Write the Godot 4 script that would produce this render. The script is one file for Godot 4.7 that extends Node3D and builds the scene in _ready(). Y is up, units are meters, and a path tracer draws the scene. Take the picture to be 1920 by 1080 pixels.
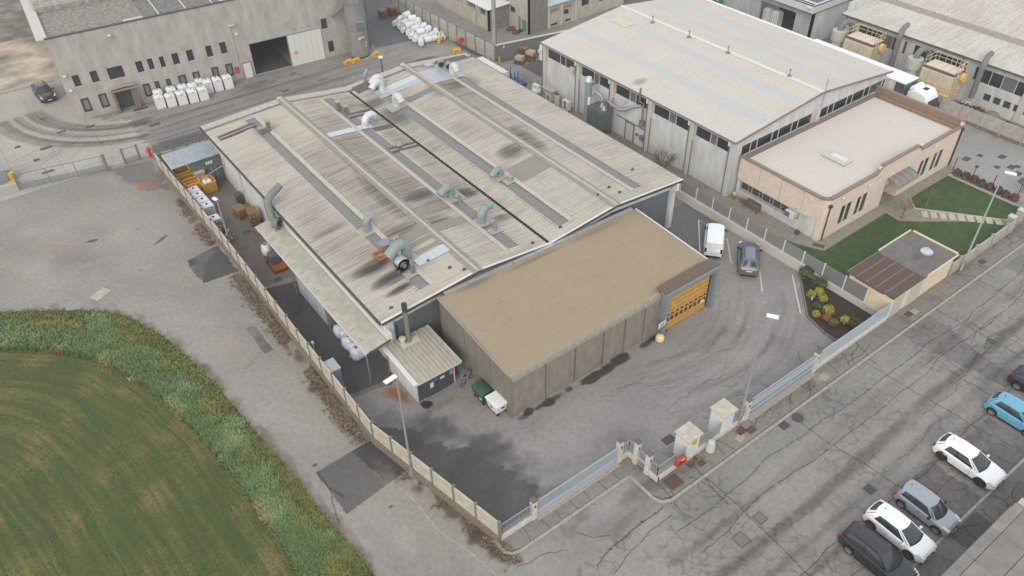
extends Node3D
# An industrial yard seen from the air. x runs along the street, -z runs away from it, y is up, metres.

var counts := {}
var origin_of := {}
var mats := {}
var tex := {}
var rng := RandomNumberGenerator.new()

# --- mesh builder
class MB:
	var V := PackedVector3Array()
	var N := PackedVector3Array()
	var U := PackedVector2Array()
	var C := PackedColorArray()
	var plan := false
	var tint := Color(1, 1, 1)
	var xf := Transform3D()

	func uv_of(p: Vector3, n: Vector3) -> Vector2:
		if plan or absf(n.y) > 0.75:
			return Vector2(p.x, p.z)
		if absf(n.x) > absf(n.z):
			return Vector2(p.z, -p.y)
		return Vector2(p.x, -p.y)

	func vert(p: Vector3, n: Vector3, face_n: Vector3) -> void:
		var q := xf * p
		var m := (xf.basis * n).normalized()
		V.append(q)
		N.append(m)
		U.append(uv_of(q, (xf.basis * face_n).normalized()))
		C.append(tint)

	# counter-clockwise seen from outside; written clockwise as Godot wants it
	func tri(a: Vector3, b: Vector3, c: Vector3) -> void:
		var n := (b - a).cross(c - a)
		if n.length_squared() < 1e-14:
			return
		n = n.normalized()
		vert(a, n, n)
		vert(c, n, n)
		vert(b, n, n)

	func tri_n(a: Vector3, b: Vector3, c: Vector3, na: Vector3, nb: Vector3, nc: Vector3) -> void:
		var n := (b - a).cross(c - a)
		if n.length_squared() < 1e-14:
			return
		n = n.normalized()
		vert(a, na, n)
		vert(c, nc, n)
		vert(b, nb, n)

	func quad(a: Vector3, b: Vector3, c: Vector3, d: Vector3) -> void:
		tri(a, b, c)
		tri(a, c, d)

	func box(c: Vector3, s: Vector3, b := Basis()) -> void:
		var h := s * 0.5
		var p := []
		for i in 8:
			p.append(c + b * Vector3(h.x if i & 1 else -h.x, h.y if i & 2 else -h.y, h.z if i & 4 else -h.z))
		quad(p[4], p[5], p[7], p[6])
		quad(p[1], p[0], p[2], p[3])
		quad(p[5], p[1], p[3], p[7])
		quad(p[0], p[4], p[6], p[2])
		quad(p[6], p[7], p[3], p[2])
		quad(p[0], p[1], p[5], p[4])

	# box from corner to corner
	func bb(x0: float, y0: float, z0: float, x1: float, y1: float, z1: float) -> void:
		box(Vector3((x0 + x1) / 2, (y0 + y1) / 2, (z0 + z1) / 2), Vector3(absf(x1 - x0), absf(y1 - y0), absf(z1 - z0)))

	# box whose upper edges are cut by a small chamfer
	func cbox(c: Vector3, s: Vector3, r: float, b := Basis()) -> void:
		var h := s * 0.5
		var ring := func(y: float, k: float) -> Array:
			return [c + b * Vector3(-h.x + k, y, -h.z + k), c + b * Vector3(-h.x + k, y, h.z - k), c + b * Vector3(h.x - k, y, h.z - k), c + b * Vector3(h.x - k, y, -h.z + k)]
		var rings := [ring.call(-h.y, 0.0), ring.call(h.y - r, 0.0), ring.call(h.y, r)]
		for j in 2:
			for i in 4:
				var k := (i + 1) % 4
				quad(rings[j][i], rings[j][k], rings[j + 1][k], rings[j + 1][i])
		quad(rings[2][0], rings[2][1], rings[2][2], rings[2][3])
		quad(rings[0][3], rings[0][2], rings[0][1], rings[0][0])

	# a bar of square section between two points
	func bar(a: Vector3, b: Vector3, w: float, h := 0.0) -> void:
		if h == 0.0:
			h = w
		var d := (b - a)
		var l := d.length()
		if l < 1e-5:
			return
		var z := d / l
		var up := Vector3.UP if absf(z.y) < 0.95 else Vector3.RIGHT
		var x := up.cross(z).normalized()
		var y := z.cross(x)
		box((a + b) / 2, Vector3(w, h, l), Basis(x, y, z))

	# extruded polygon (points in xz, any winding) between two heights
	func prism(pts: PackedVector2Array, y0: float, y1: float, lid := true, floor_too := false) -> void:
		var p := pts.duplicate()
		if not Geometry2D.is_polygon_clockwise(p):
			p.reverse()
		# in (x, z) with z towards us, "clockwise" of Geometry2D is counter-clockwise seen from above or not: fix by area sign
		var area := 0.0
		for i in p.size():
			var q := p[(i + 1) % p.size()]
			area += p[i].x * q.y - q.x * p[i].y
		if area > 0:
			p.reverse()
		# now going round with area < 0: counter-clockwise seen from above
		for i in p.size():
			var a := p[i]
			var b := p[(i + 1) % p.size()]
			quad(Vector3(a.x, y0, a.y), Vector3(b.x, y0, b.y), Vector3(b.x, y1, b.y), Vector3(a.x, y1, a.y))
		var t := Geometry2D.triangulate_polygon(p)
		for i in range(0, t.size(), 3):
			var a := p[t[i]]
			var b := p[t[i + 1]]
			var c := p[t[i + 2]]
			var up := (b - a).cross(c - a) < 0
			if lid:
				if up:
					tri(Vector3(a.x, y1, a.y), Vector3(b.x, y1, b.y), Vector3(c.x, y1, c.y))
				else:
					tri(Vector3(a.x, y1, a.y), Vector3(c.x, y1, c.y), Vector3(b.x, y1, b.y))
			if floor_too:
				if up:
					tri(Vector3(a.x, y0, a.y), Vector3(c.x, y0, c.y), Vector3(b.x, y0, b.y))
				else:
					tri(Vector3(a.x, y0, a.y), Vector3(b.x, y0, b.y), Vector3(c.x, y0, c.y))

	# flat sheet of a polygon in xz at height y
	func sheet(pts: PackedVector2Array, y: float) -> void:
		var t := Geometry2D.triangulate_polygon(pts)
		for i in range(0, t.size(), 3):
			var a := pts[t[i]]
			var b := pts[t[i + 1]]
			var c := pts[t[i + 2]]
			if (b - a).cross(c - a) < 0:
				tri(Vector3(a.x, y, a.y), Vector3(b.x, y, b.y), Vector3(c.x, y, c.y))
			else:
				tri(Vector3(a.x, y, a.y), Vector3(c.x, y, c.y), Vector3(b.x, y, b.y))

	# round tube along a path, with smooth sides
	func tube(path: PackedVector3Array, radii, seg := 12, caps := true) -> void:
		var n := path.size()
		var rings := []
		var dirs := []
		var x := Vector3.ZERO
		for i in n:
			var d := (path[mini(i + 1, n - 1)] - path[maxi(i - 1, 0)]).normalized()
			if i == 0:
				var up := Vector3.UP if absf(d.y) < 0.9 else Vector3.RIGHT
				x = up.cross(d).normalized()
			else:
				x = (x - d * x.dot(d)).normalized()
			var y := d.cross(x)
			var r: float = radii[i] if radii is Array else radii
			var ring := PackedVector3Array()
			var nr := PackedVector3Array()
			for k in seg:
				var a := TAU * k / seg
				var o := x * cos(a) + y * sin(a)
				ring.append(path[i] + o * r)
				nr.append(o)
			rings.append(ring)
			dirs.append(nr)
		for i in n - 1:
			for k in seg:
				var m := (k + 1) % seg
				tri_n(rings[i][k], rings[i][m], rings[i + 1][m], dirs[i][k], dirs[i][m], dirs[i + 1][m])
				tri_n(rings[i][k], rings[i + 1][m], rings[i + 1][k], dirs[i][k], dirs[i + 1][m], dirs[i + 1][k])
		if caps:
			for k in seg:
				var m := (k + 1) % seg
				tri(path[0], rings[0][m], rings[0][k])
				tri(path[n - 1], rings[n - 1][k], rings[n - 1][m])

	func cyl(a: Vector3, b: Vector3, r0: float, r1 := -1.0, seg := 12) -> void:
		tube(PackedVector3Array([a, b]), [r0, r0 if r1 < 0 else r1], seg)

	# turned shape about the y axis; prof = (radius, height) from the bottom up
	func lathe(c: Vector3, prof: PackedVector2Array, seg := 16) -> void:
		for i in prof.size() - 1:
			var a := prof[i]
			var b := prof[i + 1]
			var sl := (b - a).normalized()
			var nn := Vector2(sl.y, -sl.x)
			for k in seg:
				var t0 := TAU * k / seg
				var t1 := TAU * (k + 1) / seg
				var d0 := Vector3(sin(t0), 0, cos(t0))
				var d1 := Vector3(sin(t1), 0, cos(t1))
				var n0 := d0 * nn.x + Vector3.UP * nn.y
				var n1 := d1 * nn.x + Vector3.UP * nn.y
				tri_n(c + d0 * a.x + Vector3.UP * a.y, c + d1 * a.x + Vector3.UP * a.y, c + d1 * b.x + Vector3.UP * b.y, n0, n1, n1)
				tri_n(c + d0 * a.x + Vector3.UP * a.y, c + d1 * b.x + Vector3.UP * b.y, c + d0 * b.x + Vector3.UP * b.y, n0, n1, n0)

	# a grid of points with smooth normals; rows run so that (next column) x (next row) points outward
	func grid(rows: Array, flip := false) -> void:
		var h := rows.size()
		var w: int = rows[0].size()
		var nr := []
		for j in h:
			var line := PackedVector3Array()
			for i in w:
				var du: Vector3 = rows[j][mini(i + 1, w - 1)] - rows[j][maxi(i - 1, 0)]
				var dv: Vector3 = rows[mini(j + 1, h - 1)][i] - rows[maxi(j - 1, 0)][i]
				var n := du.cross(dv)
				n = n.normalized() if n.length_squared() > 1e-16 else Vector3.UP
				line.append(-n if flip else n)
			nr.append(line)
		for j in h - 1:
			for i in w - 1:
				var a: Vector3 = rows[j][i]
				var b: Vector3 = rows[j][i + 1]
				var c: Vector3 = rows[j + 1][i + 1]
				var d: Vector3 = rows[j + 1][i]
				if flip:
					tri_n(a, c, b, nr[j][i], nr[j + 1][i + 1], nr[j][i + 1])
					tri_n(a, d, c, nr[j][i], nr[j + 1][i], nr[j + 1][i + 1])
				else:
					tri_n(a, b, c, nr[j][i], nr[j][i + 1], nr[j + 1][i + 1])
					tri_n(a, c, d, nr[j][i], nr[j + 1][i + 1], nr[j + 1][i])

	# wall of a given thickness with openings [u0, v0, u1, v1]; u runs to the right seen from outside
	func wall(o: Vector3, u: Vector3, length: float, height: float, thick: float, holes := []) -> void:
		var n := u.cross(Vector3.UP)
		var us := [0.0, length]
		var vs := [0.0, height]
		for q in holes:
			us.append_array([q[0], q[2]])
			vs.append_array([q[1], q[3]])
		us.sort()
		vs.sort()
		var at := func(a: float, b: float, t: float) -> Vector3:
			return o + u * a + Vector3.UP * b - n * t
		for i in us.size() - 1:
			for j in vs.size() - 1:
				var a: float = us[i]
				var b: float = us[i + 1]
				var c: float = vs[j]
				var d: float = vs[j + 1]
				if b - a < 1e-4 or d - c < 1e-4:
					continue
				var open := false
				for q in holes:
					if (a + b) / 2 > q[0] and (a + b) / 2 < q[2] and (c + d) / 2 > q[1] and (c + d) / 2 < q[3]:
						open = true
				if open:
					continue
				quad(at.call(a, c, 0), at.call(b, c, 0), at.call(b, d, 0), at.call(a, d, 0))
				quad(at.call(b, c, thick), at.call(a, c, thick), at.call(a, d, thick), at.call(b, d, thick))
		for q in holes:
			var a: float = q[0]
			var b: float = q[2]
			var c: float = q[1]
			var d: float = q[3]
			quad(at.call(a, c, thick), at.call(a, c, 0), at.call(a, d, 0), at.call(a, d, thick))
			quad(at.call(b, c, 0), at.call(b, c, thick), at.call(b, d, thick), at.call(b, d, 0))
			quad(at.call(a, c, thick), at.call(b, c, thick), at.call(b, c, 0), at.call(a, c, 0))
			quad(at.call(a, d, 0), at.call(b, d, 0), at.call(b, d, thick), at.call(a, d, thick))
		quad(at.call(0, 0, thick), at.call(0, 0, 0), at.call(0, height, 0), at.call(0, height, thick))
		quad(at.call(length, 0, 0), at.call(length, 0, thick), at.call(length, height, thick), at.call(length, height, 0))
		quad(at.call(0, height, 0), at.call(length, height, 0), at.call(length, height, thick), at.call(0, height, thick))

	# corrugated sheet: ribs run from (x0, h0) to (x1, h1), repeated along z; ends may be skewed
	func corrugated(x0: float, h0: float, x1: float, h1: float, za: float, zb: float, pitch: float, amp: float, za1 := INF, zb1 := INF) -> void:
		if za1 == INF:
			za1 = za
			zb1 = zb
		var n := maxi(1, int(round((zb - za) / pitch)))
		var wave := [[0.0, 0.0], [0.30, 0.0], [0.42, 1.0], [0.78, 1.0], [0.90, 0.0]]
		var zs := PackedFloat32Array()
		var ys := PackedFloat32Array()
		for i in n:
			for w in wave:
				zs.append((i + w[0]) / n)
				ys.append(w[1] * amp)
		zs.append(1.0)
		ys.append(0.0)
		for i in zs.size() - 1:
			var a := Vector3(x0, h0 + ys[i], lerpf(za, zb, zs[i]))
			var b := Vector3(x0, h0 + ys[i + 1], lerpf(za, zb, zs[i + 1]))
			var c := Vector3(x1, h1 + ys[i + 1], lerpf(za1, zb1, zs[i + 1]))
			var d := Vector3(x1, h1 + ys[i], lerpf(za1, zb1, zs[i]))
			if x1 > x0:
				quad(a, b, c, d)
			else:
				quad(a, d, c, b)
		# thickness at the ends
		for e in 2:
			var x := x0 if e == 0 else x1
			var h := h0 if e == 0 else h1
			var z0 := za if e == 0 else za1
			var z1 := zb if e == 0 else zb1
			for i in zs.size() - 1:
				var a := Vector3(x, h + ys[i], lerpf(z0, z1, zs[i]))
				var b := Vector3(x, h + ys[i + 1], lerpf(z0, z1, zs[i + 1]))
				var dn := Vector3(0, -0.035, 0)
				if (e == 0) == (x1 > x0):
					quad(a + dn, b + dn, b, a)
				else:
					quad(b + dn, a + dn, a, b)

	func mesh(shift := Vector3.ZERO) -> ArrayMesh:
		var arr := []
		arr.resize(Mesh.ARRAY_MAX)
		var v := V
		if shift != Vector3.ZERO:
			v = PackedVector3Array()
			v.resize(V.size())
			for i in V.size():
				v[i] = V[i] - shift
		arr[Mesh.ARRAY_VERTEX] = v
		arr[Mesh.ARRAY_NORMAL] = N
		arr[Mesh.ARRAY_TEX_UV] = U
		arr[Mesh.ARRAY_COLOR] = C
		var m := ArrayMesh.new()
		m.add_surface_from_arrays(Mesh.PRIMITIVE_TRIANGLES, arr)
		return m

func v3a(a: Array) -> PackedVector3Array:
	return PackedVector3Array(a)

func v2a(a: Array) -> PackedVector2Array:
	return PackedVector2Array(a)

func V3(x, y, z) -> Vector3:
	return Vector3(x, y, z)

func mb() -> MB:
	return MB.new()

# --- scene tree helpers
func numbered(called: String) -> String:
	var n: int = counts.get(called, 0)
	counts[called] = n + 1
	return called if n == 0 else "%s_%03d" % [called, n]

func tag(o: Node, label: String, category: String, group := "") -> Node:
	o.set_meta("label", label)
	o.set_meta("category", category)
	if group != "":
		o.set_meta("group", group)
	return o

# a thing whose parts are written in world coordinates about its base
func thing(called: String, label: String, category: String, at := Vector3.ZERO, turn := 0.0, group := "") -> Node3D:
	var o := Node3D.new()
	o.name = numbered(called)
	add_child(o)
	o.position = at
	o.rotation.y = turn
	tag(o, label, category, group)
	return o

func part(m: MB, called: String, material: Material, parent: Node, world := true) -> MeshInstance3D:
	var o := MeshInstance3D.new()
	o.name = called
	var shift: Vector3 = Vector3.ZERO
	if world and parent != self:
		var p: Node = parent
		while p != self and p is Node3D:
			shift += (p as Node3D).position
			p = p.get_parent()
	o.mesh = m.mesh(shift)
	o.material_override = material
	parent.add_child(o, true)
	return o

# a part in the thing's own axes
func lpart(m: MB, called: String, material: Material, parent: Node) -> MeshInstance3D:
	return part(m, called, material, parent, false)

func solo(m: MB, called: String, material: Material, label: String, category: String, at: Vector3, group := "") -> MeshInstance3D:
	var o := MeshInstance3D.new()
	o.name = numbered(called)
	o.mesh = m.mesh(at)
	o.material_override = material
	add_child(o)
	o.position = at
	tag(o, label, category, group)
	return o

func struct(m: MB, called: String, material: Material) -> MeshInstance3D:
	var o := MeshInstance3D.new()
	o.name = called
	o.mesh = m.mesh()
	o.material_override = material
	o.set_meta("kind", "structure")
	add_child(o, true)
	return o

func copy_of(o: Node3D, at: Vector3, turn: float, label: String) -> Node3D:
	var c: Node3D = o.duplicate()
	var base := String(o.name)
	var cut := base.rfind("_")
	if cut > 0 and base.substr(cut + 1).is_valid_int():
		base = base.substr(0, cut)
	c.name = numbered(base)
	add_child(c)
	c.position = at
	c.rotation.y = turn
	c.set_meta("label", label)
	return c

# one-shape parts
func pbox(n: String, m: Material, p: Node, c: Vector3, s: Vector3, b := Basis(), w := true) -> MeshInstance3D:
	var q := mb()
	q.box(c, s, b)
	return part(q, n, m, p, w)
func lpbox(n: String, m: Material, p: Node, c: Vector3, s: Vector3, b := Basis()) -> MeshInstance3D:
	return pbox(n, m, p, c, s, b, false)
func pcbox(n: String, m: Material, p: Node, c: Vector3, s: Vector3, r: float, b := Basis(), w := true) -> MeshInstance3D:
	var q := mb()
	q.cbox(c, s, r, b)
	return part(q, n, m, p, w)
func lpcbox(n: String, m: Material, p: Node, c: Vector3, s: Vector3, r: float, b := Basis()) -> MeshInstance3D:
	return pcbox(n, m, p, c, s, r, b, false)
func pbar(n: String, m: Material, p: Node, a: Vector3, c: Vector3, w: float, h := 0.0) -> MeshInstance3D:
	var q := mb()
	q.bar(a, c, w, h)
	return part(q, n, m, p)
func lpbar(n: String, m: Material, p: Node, a: Vector3, c: Vector3, w: float, h := 0.0) -> MeshInstance3D:
	var q := mb()
	q.bar(a, c, w, h)
	return lpart(q, n, m, p)
func ptube(n: String, m: Material, p: Node, path: PackedVector3Array, r, seg := 12, caps := true) -> MeshInstance3D:
	var q := mb()
	q.tube(path, r, seg, caps)
	return part(q, n, m, p)
func lptube(n: String, m: Material, p: Node, path: PackedVector3Array, r, seg := 12, caps := true) -> MeshInstance3D:
	var q := mb()
	q.tube(path, r, seg, caps)
	return lpart(q, n, m, p)
func pcyl(n: String, m: Material, p: Node, a: Vector3, c: Vector3, r0: float, r1 := -1.0, seg := 12) -> MeshInstance3D:
	var q := mb()
	q.cyl(a, c, r0, r1, seg)
	return part(q, n, m, p)
func lpcyl(n: String, m: Material, p: Node, a: Vector3, c: Vector3, r0: float, r1 := -1.0, seg := 12) -> MeshInstance3D:
	var q := mb()
	q.cyl(a, c, r0, r1, seg)
	return lpart(q, n, m, p)
func plathe(n: String, m: Material, p: Node, c: Vector3, prof: PackedVector2Array, seg := 16) -> MeshInstance3D:
	var q := mb()
	q.lathe(c, prof, seg)
	return part(q, n, m, p)
func pbb(n: String, m: Material, p: Node, x0: float, y0: float, z0: float, x1: float, y1: float, z1: float) -> MeshInstance3D:
	var q := mb()
	q.bb(x0, y0, z0, x1, y1, z1)
	return part(q, n, m, p)
func lpbb(n: String, m: Material, p: Node, x0: float, y0: float, z0: float, x1: float, y1: float, z1: float) -> MeshInstance3D:
	var q := mb()
	q.bb(x0, y0, z0, x1, y1, z1)
	return lpart(q, n, m, p)
func pwall(n: String, m: Material, p: Node, o: Vector3, u: Vector3, l: float, h: float, t: float, holes := []) -> MeshInstance3D:
	var q := mb()
	q.wall(o, u, l, h, t, holes)
	return part(q, n, m, p)
func lpwall(n: String, m: Material, p: Node, o: Vector3, u: Vector3, l: float, h: float, t: float, holes := []) -> MeshInstance3D:
	var q := mb()
	q.wall(o, u, l, h, t, holes)
	return lpart(q, n, m, p)

# --- materials
func c8(r: float, g: float, b: float) -> Color:
	return Color(r / 255.0, g / 255.0, b / 255.0)

func mat(key: String, col: Color, rough := 0.85, metal := 0.0, t: Texture2D = null, scale := 0.25) -> StandardMaterial3D:
	if mats.has(key):
		return mats[key]
	var m := StandardMaterial3D.new()
	m.resource_name = key
	m.albedo_color = col
	m.roughness = rough
	m.metallic = metal
	if t:
		m.albedo_texture = t
		m.uv1_scale = V3(scale, scale, scale)
	mats[key] = m
	return m

func noise_tex(key: String, seed_: int, freq: float, lo: float, hi: float, size := 512, octaves := 4, stretch := Vector2(1, 1), gain := 0.55) -> Texture2D:
	if tex.has(key):
		return tex[key]
	var n := FastNoiseLite.new()
	n.seed = seed_
	n.noise_type = FastNoiseLite.TYPE_SIMPLEX_SMOOTH
	n.frequency = freq
	n.fractal_octaves = octaves
	n.fractal_gain = gain
	var w := int(size / stretch.x)
	var h := int(size / stretch.y)
	var im := n.get_seamless_image(w, h)
	im.resize(size, size, Image.INTERPOLATE_CUBIC)
	im.convert(Image.FORMAT_L8)
	var d := im.get_data()
	for i in d.size():
		d[i] = int(clampf(255.0 * (lo + (hi - lo) * d[i] / 255.0), 0, 255))
	im = Image.create_from_data(size, size, false, Image.FORMAT_L8, d)
	im.convert(Image.FORMAT_RGB8)
	tex[key] = ImageTexture.create_from_image(im)
	return tex[key]

# multiply of two seamless grey textures, so that repeats do not show
func mixed_tex(key: String, a: Texture2D, b: Texture2D, times := 3) -> Texture2D:
	if tex.has(key):
		return tex[key]
	var ia := a.get_image()
	var ib := b.get_image()
	ia.convert(Image.FORMAT_L8)
	ib.convert(Image.FORMAT_L8)
	var w := ia.get_width()
	var da := ia.get_data()
	var db := ib.get_data()
	for y in w:
		for x in w:
			var q := ((y * times) % w) * w + (x * times) % w
			da[y * w + x] = int(da[y * w + x] * (db[q] / 255.0))
	var im := Image.create_from_data(w, w, false, Image.FORMAT_L8, da)
	im.convert(Image.FORMAT_RGB8)
	tex[key] = ImageTexture.create_from_image(im)
	return tex[key]

# --- the ground map: asphalt with its patches, cracks, tyre marks and stains, in plan
const GN := 2048
const GX := -12.0
const GZ := -112.0
const GW := 112.0
var gpx := PackedByteArray()

func gpoly(im: Image, pts: Array, col: Color, jag := 0.0, seed_ := 1) -> void:
	var s := GN / GW
	var n := FastNoiseLite.new()
	n.seed = seed_
	n.frequency = 0.05
	var lo := INF
	var hi := -INF
	for p in pts:
		lo = minf(lo, p[1])
		hi = maxf(hi, p[1])
	var r0 := clampi(int((lo - GZ) * s), 0, GN - 1)
	var r1 := clampi(int((hi - GZ) * s), 0, GN - 1)
	for r in range(r0, r1 + 1):
		var z := GZ + (r + 0.5) / s
		var xs := []
		for i in pts.size():
			var a: Array = pts[i]
			var b: Array = pts[(i + 1) % pts.size()]
			if (a[1] > z) != (b[1] > z):
				xs.append(a[0] + (z - a[1]) / (b[1] - a[1]) * (b[0] - a[0]))
		xs.sort()
		for k in range(0, xs.size() - 1, 2):
			var j0 := n.get_noise_2d(r, 7.0) * jag * 2.0
			var j1 := n.get_noise_2d(r, 400.0) * jag * 2.0
			var a := int((xs[k] + j0 - GX) * s)
			var b := int((xs[k + 1] + j1 - GX) * s)
			a = clampi(a, 0, GN)
			b = clampi(b, 0, GN)
			if b > a:
				im.fill_rect(Rect2i(a, r, b - a, 1), col)

# a soft stain; rough = how much noise breaks it up
var blob_noise := FastNoiseLite.new()
func blob(x: float, z: float, rx: float, rz: float, turn: float, col: Color, alpha: float, rough := 0.6, sharp := 1.0) -> void:
	var s := GN / GW
	var r := maxf(rx, rz) * 1.15
	var c := cos(turn)
	var q := sin(turn)
	var c0 := [int(col.r * 255), int(col.g * 255), int(col.b * 255)]
	for j in range(maxi(0, int((z - r - GZ) * s)), mini(GN, int((z + r - GZ) * s) + 1)):
		for i in range(maxi(0, int((x - r - GX) * s)), mini(GN, int((x + r - GX) * s) + 1)):
			var dx := GX + i / s - x
			var dz := GZ + j / s - z
			var u := (dx * c + dz * q) / rx
			var v := (-dx * q + dz * c) / rz
			var d := u * u + v * v
			if d > 1.3:
				continue
			d = sqrt(d) + blob_noise.get_noise_2d(i, j) * rough
			if d >= 1.0:
				continue
			var a := alpha * minf(1.0, (1.0 - d) * sharp * 1.6)
			var k := (j * GN + i) * 3
			gpx[k] = int(lerpf(gpx[k], c0[0], a))
			gpx[k + 1] = int(lerpf(gpx[k + 1], c0[1], a))
			gpx[k + 2] = int(lerpf(gpx[k + 2], c0[2], a))

# a line multiplied into the map
func gline(path: Array, width: float, mul: float, soft := 0.0, broken := 0.0) -> void:
	var s := GN / GW
	for i in path.size() - 1:
		var a := Vector2(path[i][0], path[i][1])
		var b := Vector2(path[i + 1][0], path[i + 1][1])
		var n := maxi(1, int(a.distance_to(b) * s * 1.2))
		for k in n:
			var p := a.lerp(b, k / float(n))
			if broken > 0.0 and blob_noise.get_noise_2d(p.x * 40.0, p.y * 40.0 + 900.0) > 1.0 - broken * 2.0 - 0.2:
				continue
			var w := width * s * 0.5 * (0.75 + 0.5 * blob_noise.get_noise_2d(p.x * 60.0, p.y * 60.0))
			var cx := (p.x - GX) * s
			var cz := (p.y - GZ) * s
			var wi := int(ceil(w))
			for dj in range(-wi, wi + 1):
				for di in range(-wi, wi + 1):
					var dd := sqrt(di * di + dj * dj)
					if dd > maxf(w, 0.6):
						continue
					var x := int(cx) + di
					var y := int(cz) + dj
					if x < 0 or y < 0 or x >= GN or y >= GN:
						continue
					var m := mul
					if soft > 0.0:
						m = lerpf(mul, 1.0, clampf(dd / w, 0, 1))
					if w > 1.0:
						m = pow(m, 0.6 / w)
					var q := (y * GN + x) * 3
					for c in 3:
						gpx[q + c] = int(clampf(gpx[q + c] * m, 0, 255))

func wander(x: float, z: float, dx: float, dz: float, length: float, wild := 0.5) -> Array:
	var p := [[x, z]]
	var ang := atan2(dz, dx)
	var a := ang
	var l := 0.0
	while l < length:
		a = lerpf(a, ang, 0.25) + rng.randf_range(-wild, wild)
		var st := rng.randf_range(0.15, 0.4)
		x += cos(a) * st
		z += sin(a) * st
		l += st
		p.append([x, z])
	return p

func arc_path(cx: float, cz: float, r: float, a0: float, a1: float) -> Array:
	var p := []
	for i in 25:
		var a := lerpf(a0, a1, i / 24.0)
		p.append([cx + cos(a) * r, cz + sin(a) * r])
	return p

func ground_texture() -> Texture2D:
	rng.seed = 11
	var im := Image.create(GN, GN, false, Image.FORMAT_RGB8)
	im.fill(c8(152, 147, 141))
	# factory yard
	gpoly(im, [[-12, -112], [100, -112], [100, -76], [-12, -82]], c8(146, 142, 138), 0.0)
	gpoly(im, [[-12, -112], [9.6, -112], [9, -95], [13, -91], [13, -82], [-12, -82.5]], c8(178, 173, 166), 0.6, 2)
	gpoly(im, [[44.5, -112], [56, -112], [54, -97], [50, -90], [44.7, -91]], c8(104, 104, 106), 0.5, 3)
	gpoly(im, [[13.2, -83.9], [19.5, -83.4], [18.5, -78.2], [12.4, -78.6]], c8(112, 111, 108), 0.05, 4)
	# side road by the field
	gpoly(im, [[-12, -82], [12.4, -82], [12.4, -30], [15, -20], [15, 0], [-12, 0]], c8(152, 147, 141), 0.0)
	gpoly(im, [[8.3, -81.6], [12.2, -81], [12.2, -74], [9.5, -75.5]], c8(126, 121, 117), 0.4, 5)
	# the yard
	gpoly(im, [[12.5, -80], [17.2, -80], [17.2, -54], [12.5, -54]], c8(126, 119, 112), 0.0)
	gpoly(im, [[12.5, -53.9], [17.4, -52.8], [17.2, -39], [22, -39], [22, -29], [51, -29], [51, -20], [15, -20], [12.5, -33]], c8(150, 146, 144), 0.0)
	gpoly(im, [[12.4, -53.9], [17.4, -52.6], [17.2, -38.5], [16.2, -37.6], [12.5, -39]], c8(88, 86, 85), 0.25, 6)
	gpoly(im, [[12.5, -38.8], [16.8, -38.2], [16.8, -37.8], [12.6, -38.3]], c8(128, 120, 110), 0.2, 6)
	gpoly(im, [[41, -46], [50.4, -46], [50.4, -37], [45, -33], [41.2, -37]], c8(116, 116, 117), 0.5, 7)
	gpoly(im, [[12.9, -36.0], [14.2, -34.4], [17.0, -29.6], [18.6, -26.0], [18.9, -23.6], [17.0, -22.5], [14.9, -22.6], [12.6, -33.4]], c8(98, 95, 93), 0.5, 27)
	# passage between the halls, and the open court behind
	gpoly(im, [[46.5, -80], [62, -80], [60, -68], [54.3, -67], [54.3, -41], [46.5, -41]], c8(146, 138, 129), 0.0)
	gpoly(im, [[50, -77], [62, -77], [58, -68], [50, -67]], c8(146, 149, 151), 0.5, 8)
	gpoly(im, [[50.4, -58], [54.2, -58], [54.2, -51], [50.4, -50]], c8(136, 132, 127), 0.1, 9)
	# court beyond the office, and the filter court
	gpoly(im, [[74, -39], [100, -39], [100, -19], [74, -19]], c8(160, 159, 156), 0.0)
	gpoly(im, [[77, -112], [100, -112], [100, -36], [77, -36]], c8(128, 126, 123), 0.0)
	# street
	gpoly(im, [[15, -20], [100, -20], [100, 0], [12, 0]], c8(146, 142, 138), 0.0)
	gpoly(im, [[12, 0], [12, -21.6], [24, -18], [23, 0]], c8(150, 146, 142), 0.6, 10)
	gpoly(im, [[24.6, -18.3], [100, -18.3], [100, -16.2], [24.6, -16.2]], c8(139, 136, 132), 0.25, 44)
	gpoly(im, [[26, -6.3], [100, -6.3], [100, 0], [26, 0]], c8(126, 121, 117), 0.1, 12)
	# newer patches laid into the street and the road
	gpoly(im, [[50.3, -18.3], [53.9, -18.3], [53.9, -16.4], [53.0, -13.0], [52.7, -10.3], [51.2, -10.3], [50.9, -13.0], [50.3, -16.3]], c8(126, 122, 120), 0.08, 13)
	gpoly(im, [[43.6, -9.6], [47.6, -9.6], [47.6, -6.4], [43.6, -6.4]], c8(112, 108, 105), 0.12, 14)
	gpoly(im, [[37.7, -9.9], [41.0, -9.9], [41.0, -6.4], [37.7, -6.4]], c8(114, 109, 106), 0.15, 15)
	gpoly(im, [[64.5, -17.6], [67.5, -17.6], [67.5, -15], [64.5, -15]], c8(124, 121, 119), 0.1, 16)
	gpoly(im, [[36.7, -6.1], [39.6, -6.1], [39.6, -4], [36.7, -4]], c8(92, 89, 88), 0.05, 17)
	gpoly(im, [[19.5, -19.6], [24.3, -19.6], [24.3, -18.5], [20.5, -17.6]], c8(138, 134, 129), 0.2, 18)
	gpoly(im, [[9.25, -61.6], [12.35, -62.2], [12.35, -57.4], [9.3, -57.7]], c8(80, 80, 81), 0.12, 19)
	gpoly(im, [[8.2, -33.9], [12.75, -34.1], [13.4, -30.4], [8.4, -29.8]], c8(102, 99, 97), 0.08, 20)
	gpoly(im, [[11.0, -34.0], [12.75, -34.1], [13.4, -30.4], [11.6, -30.2]], c8(74, 72, 71), 0.05, 21)
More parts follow.
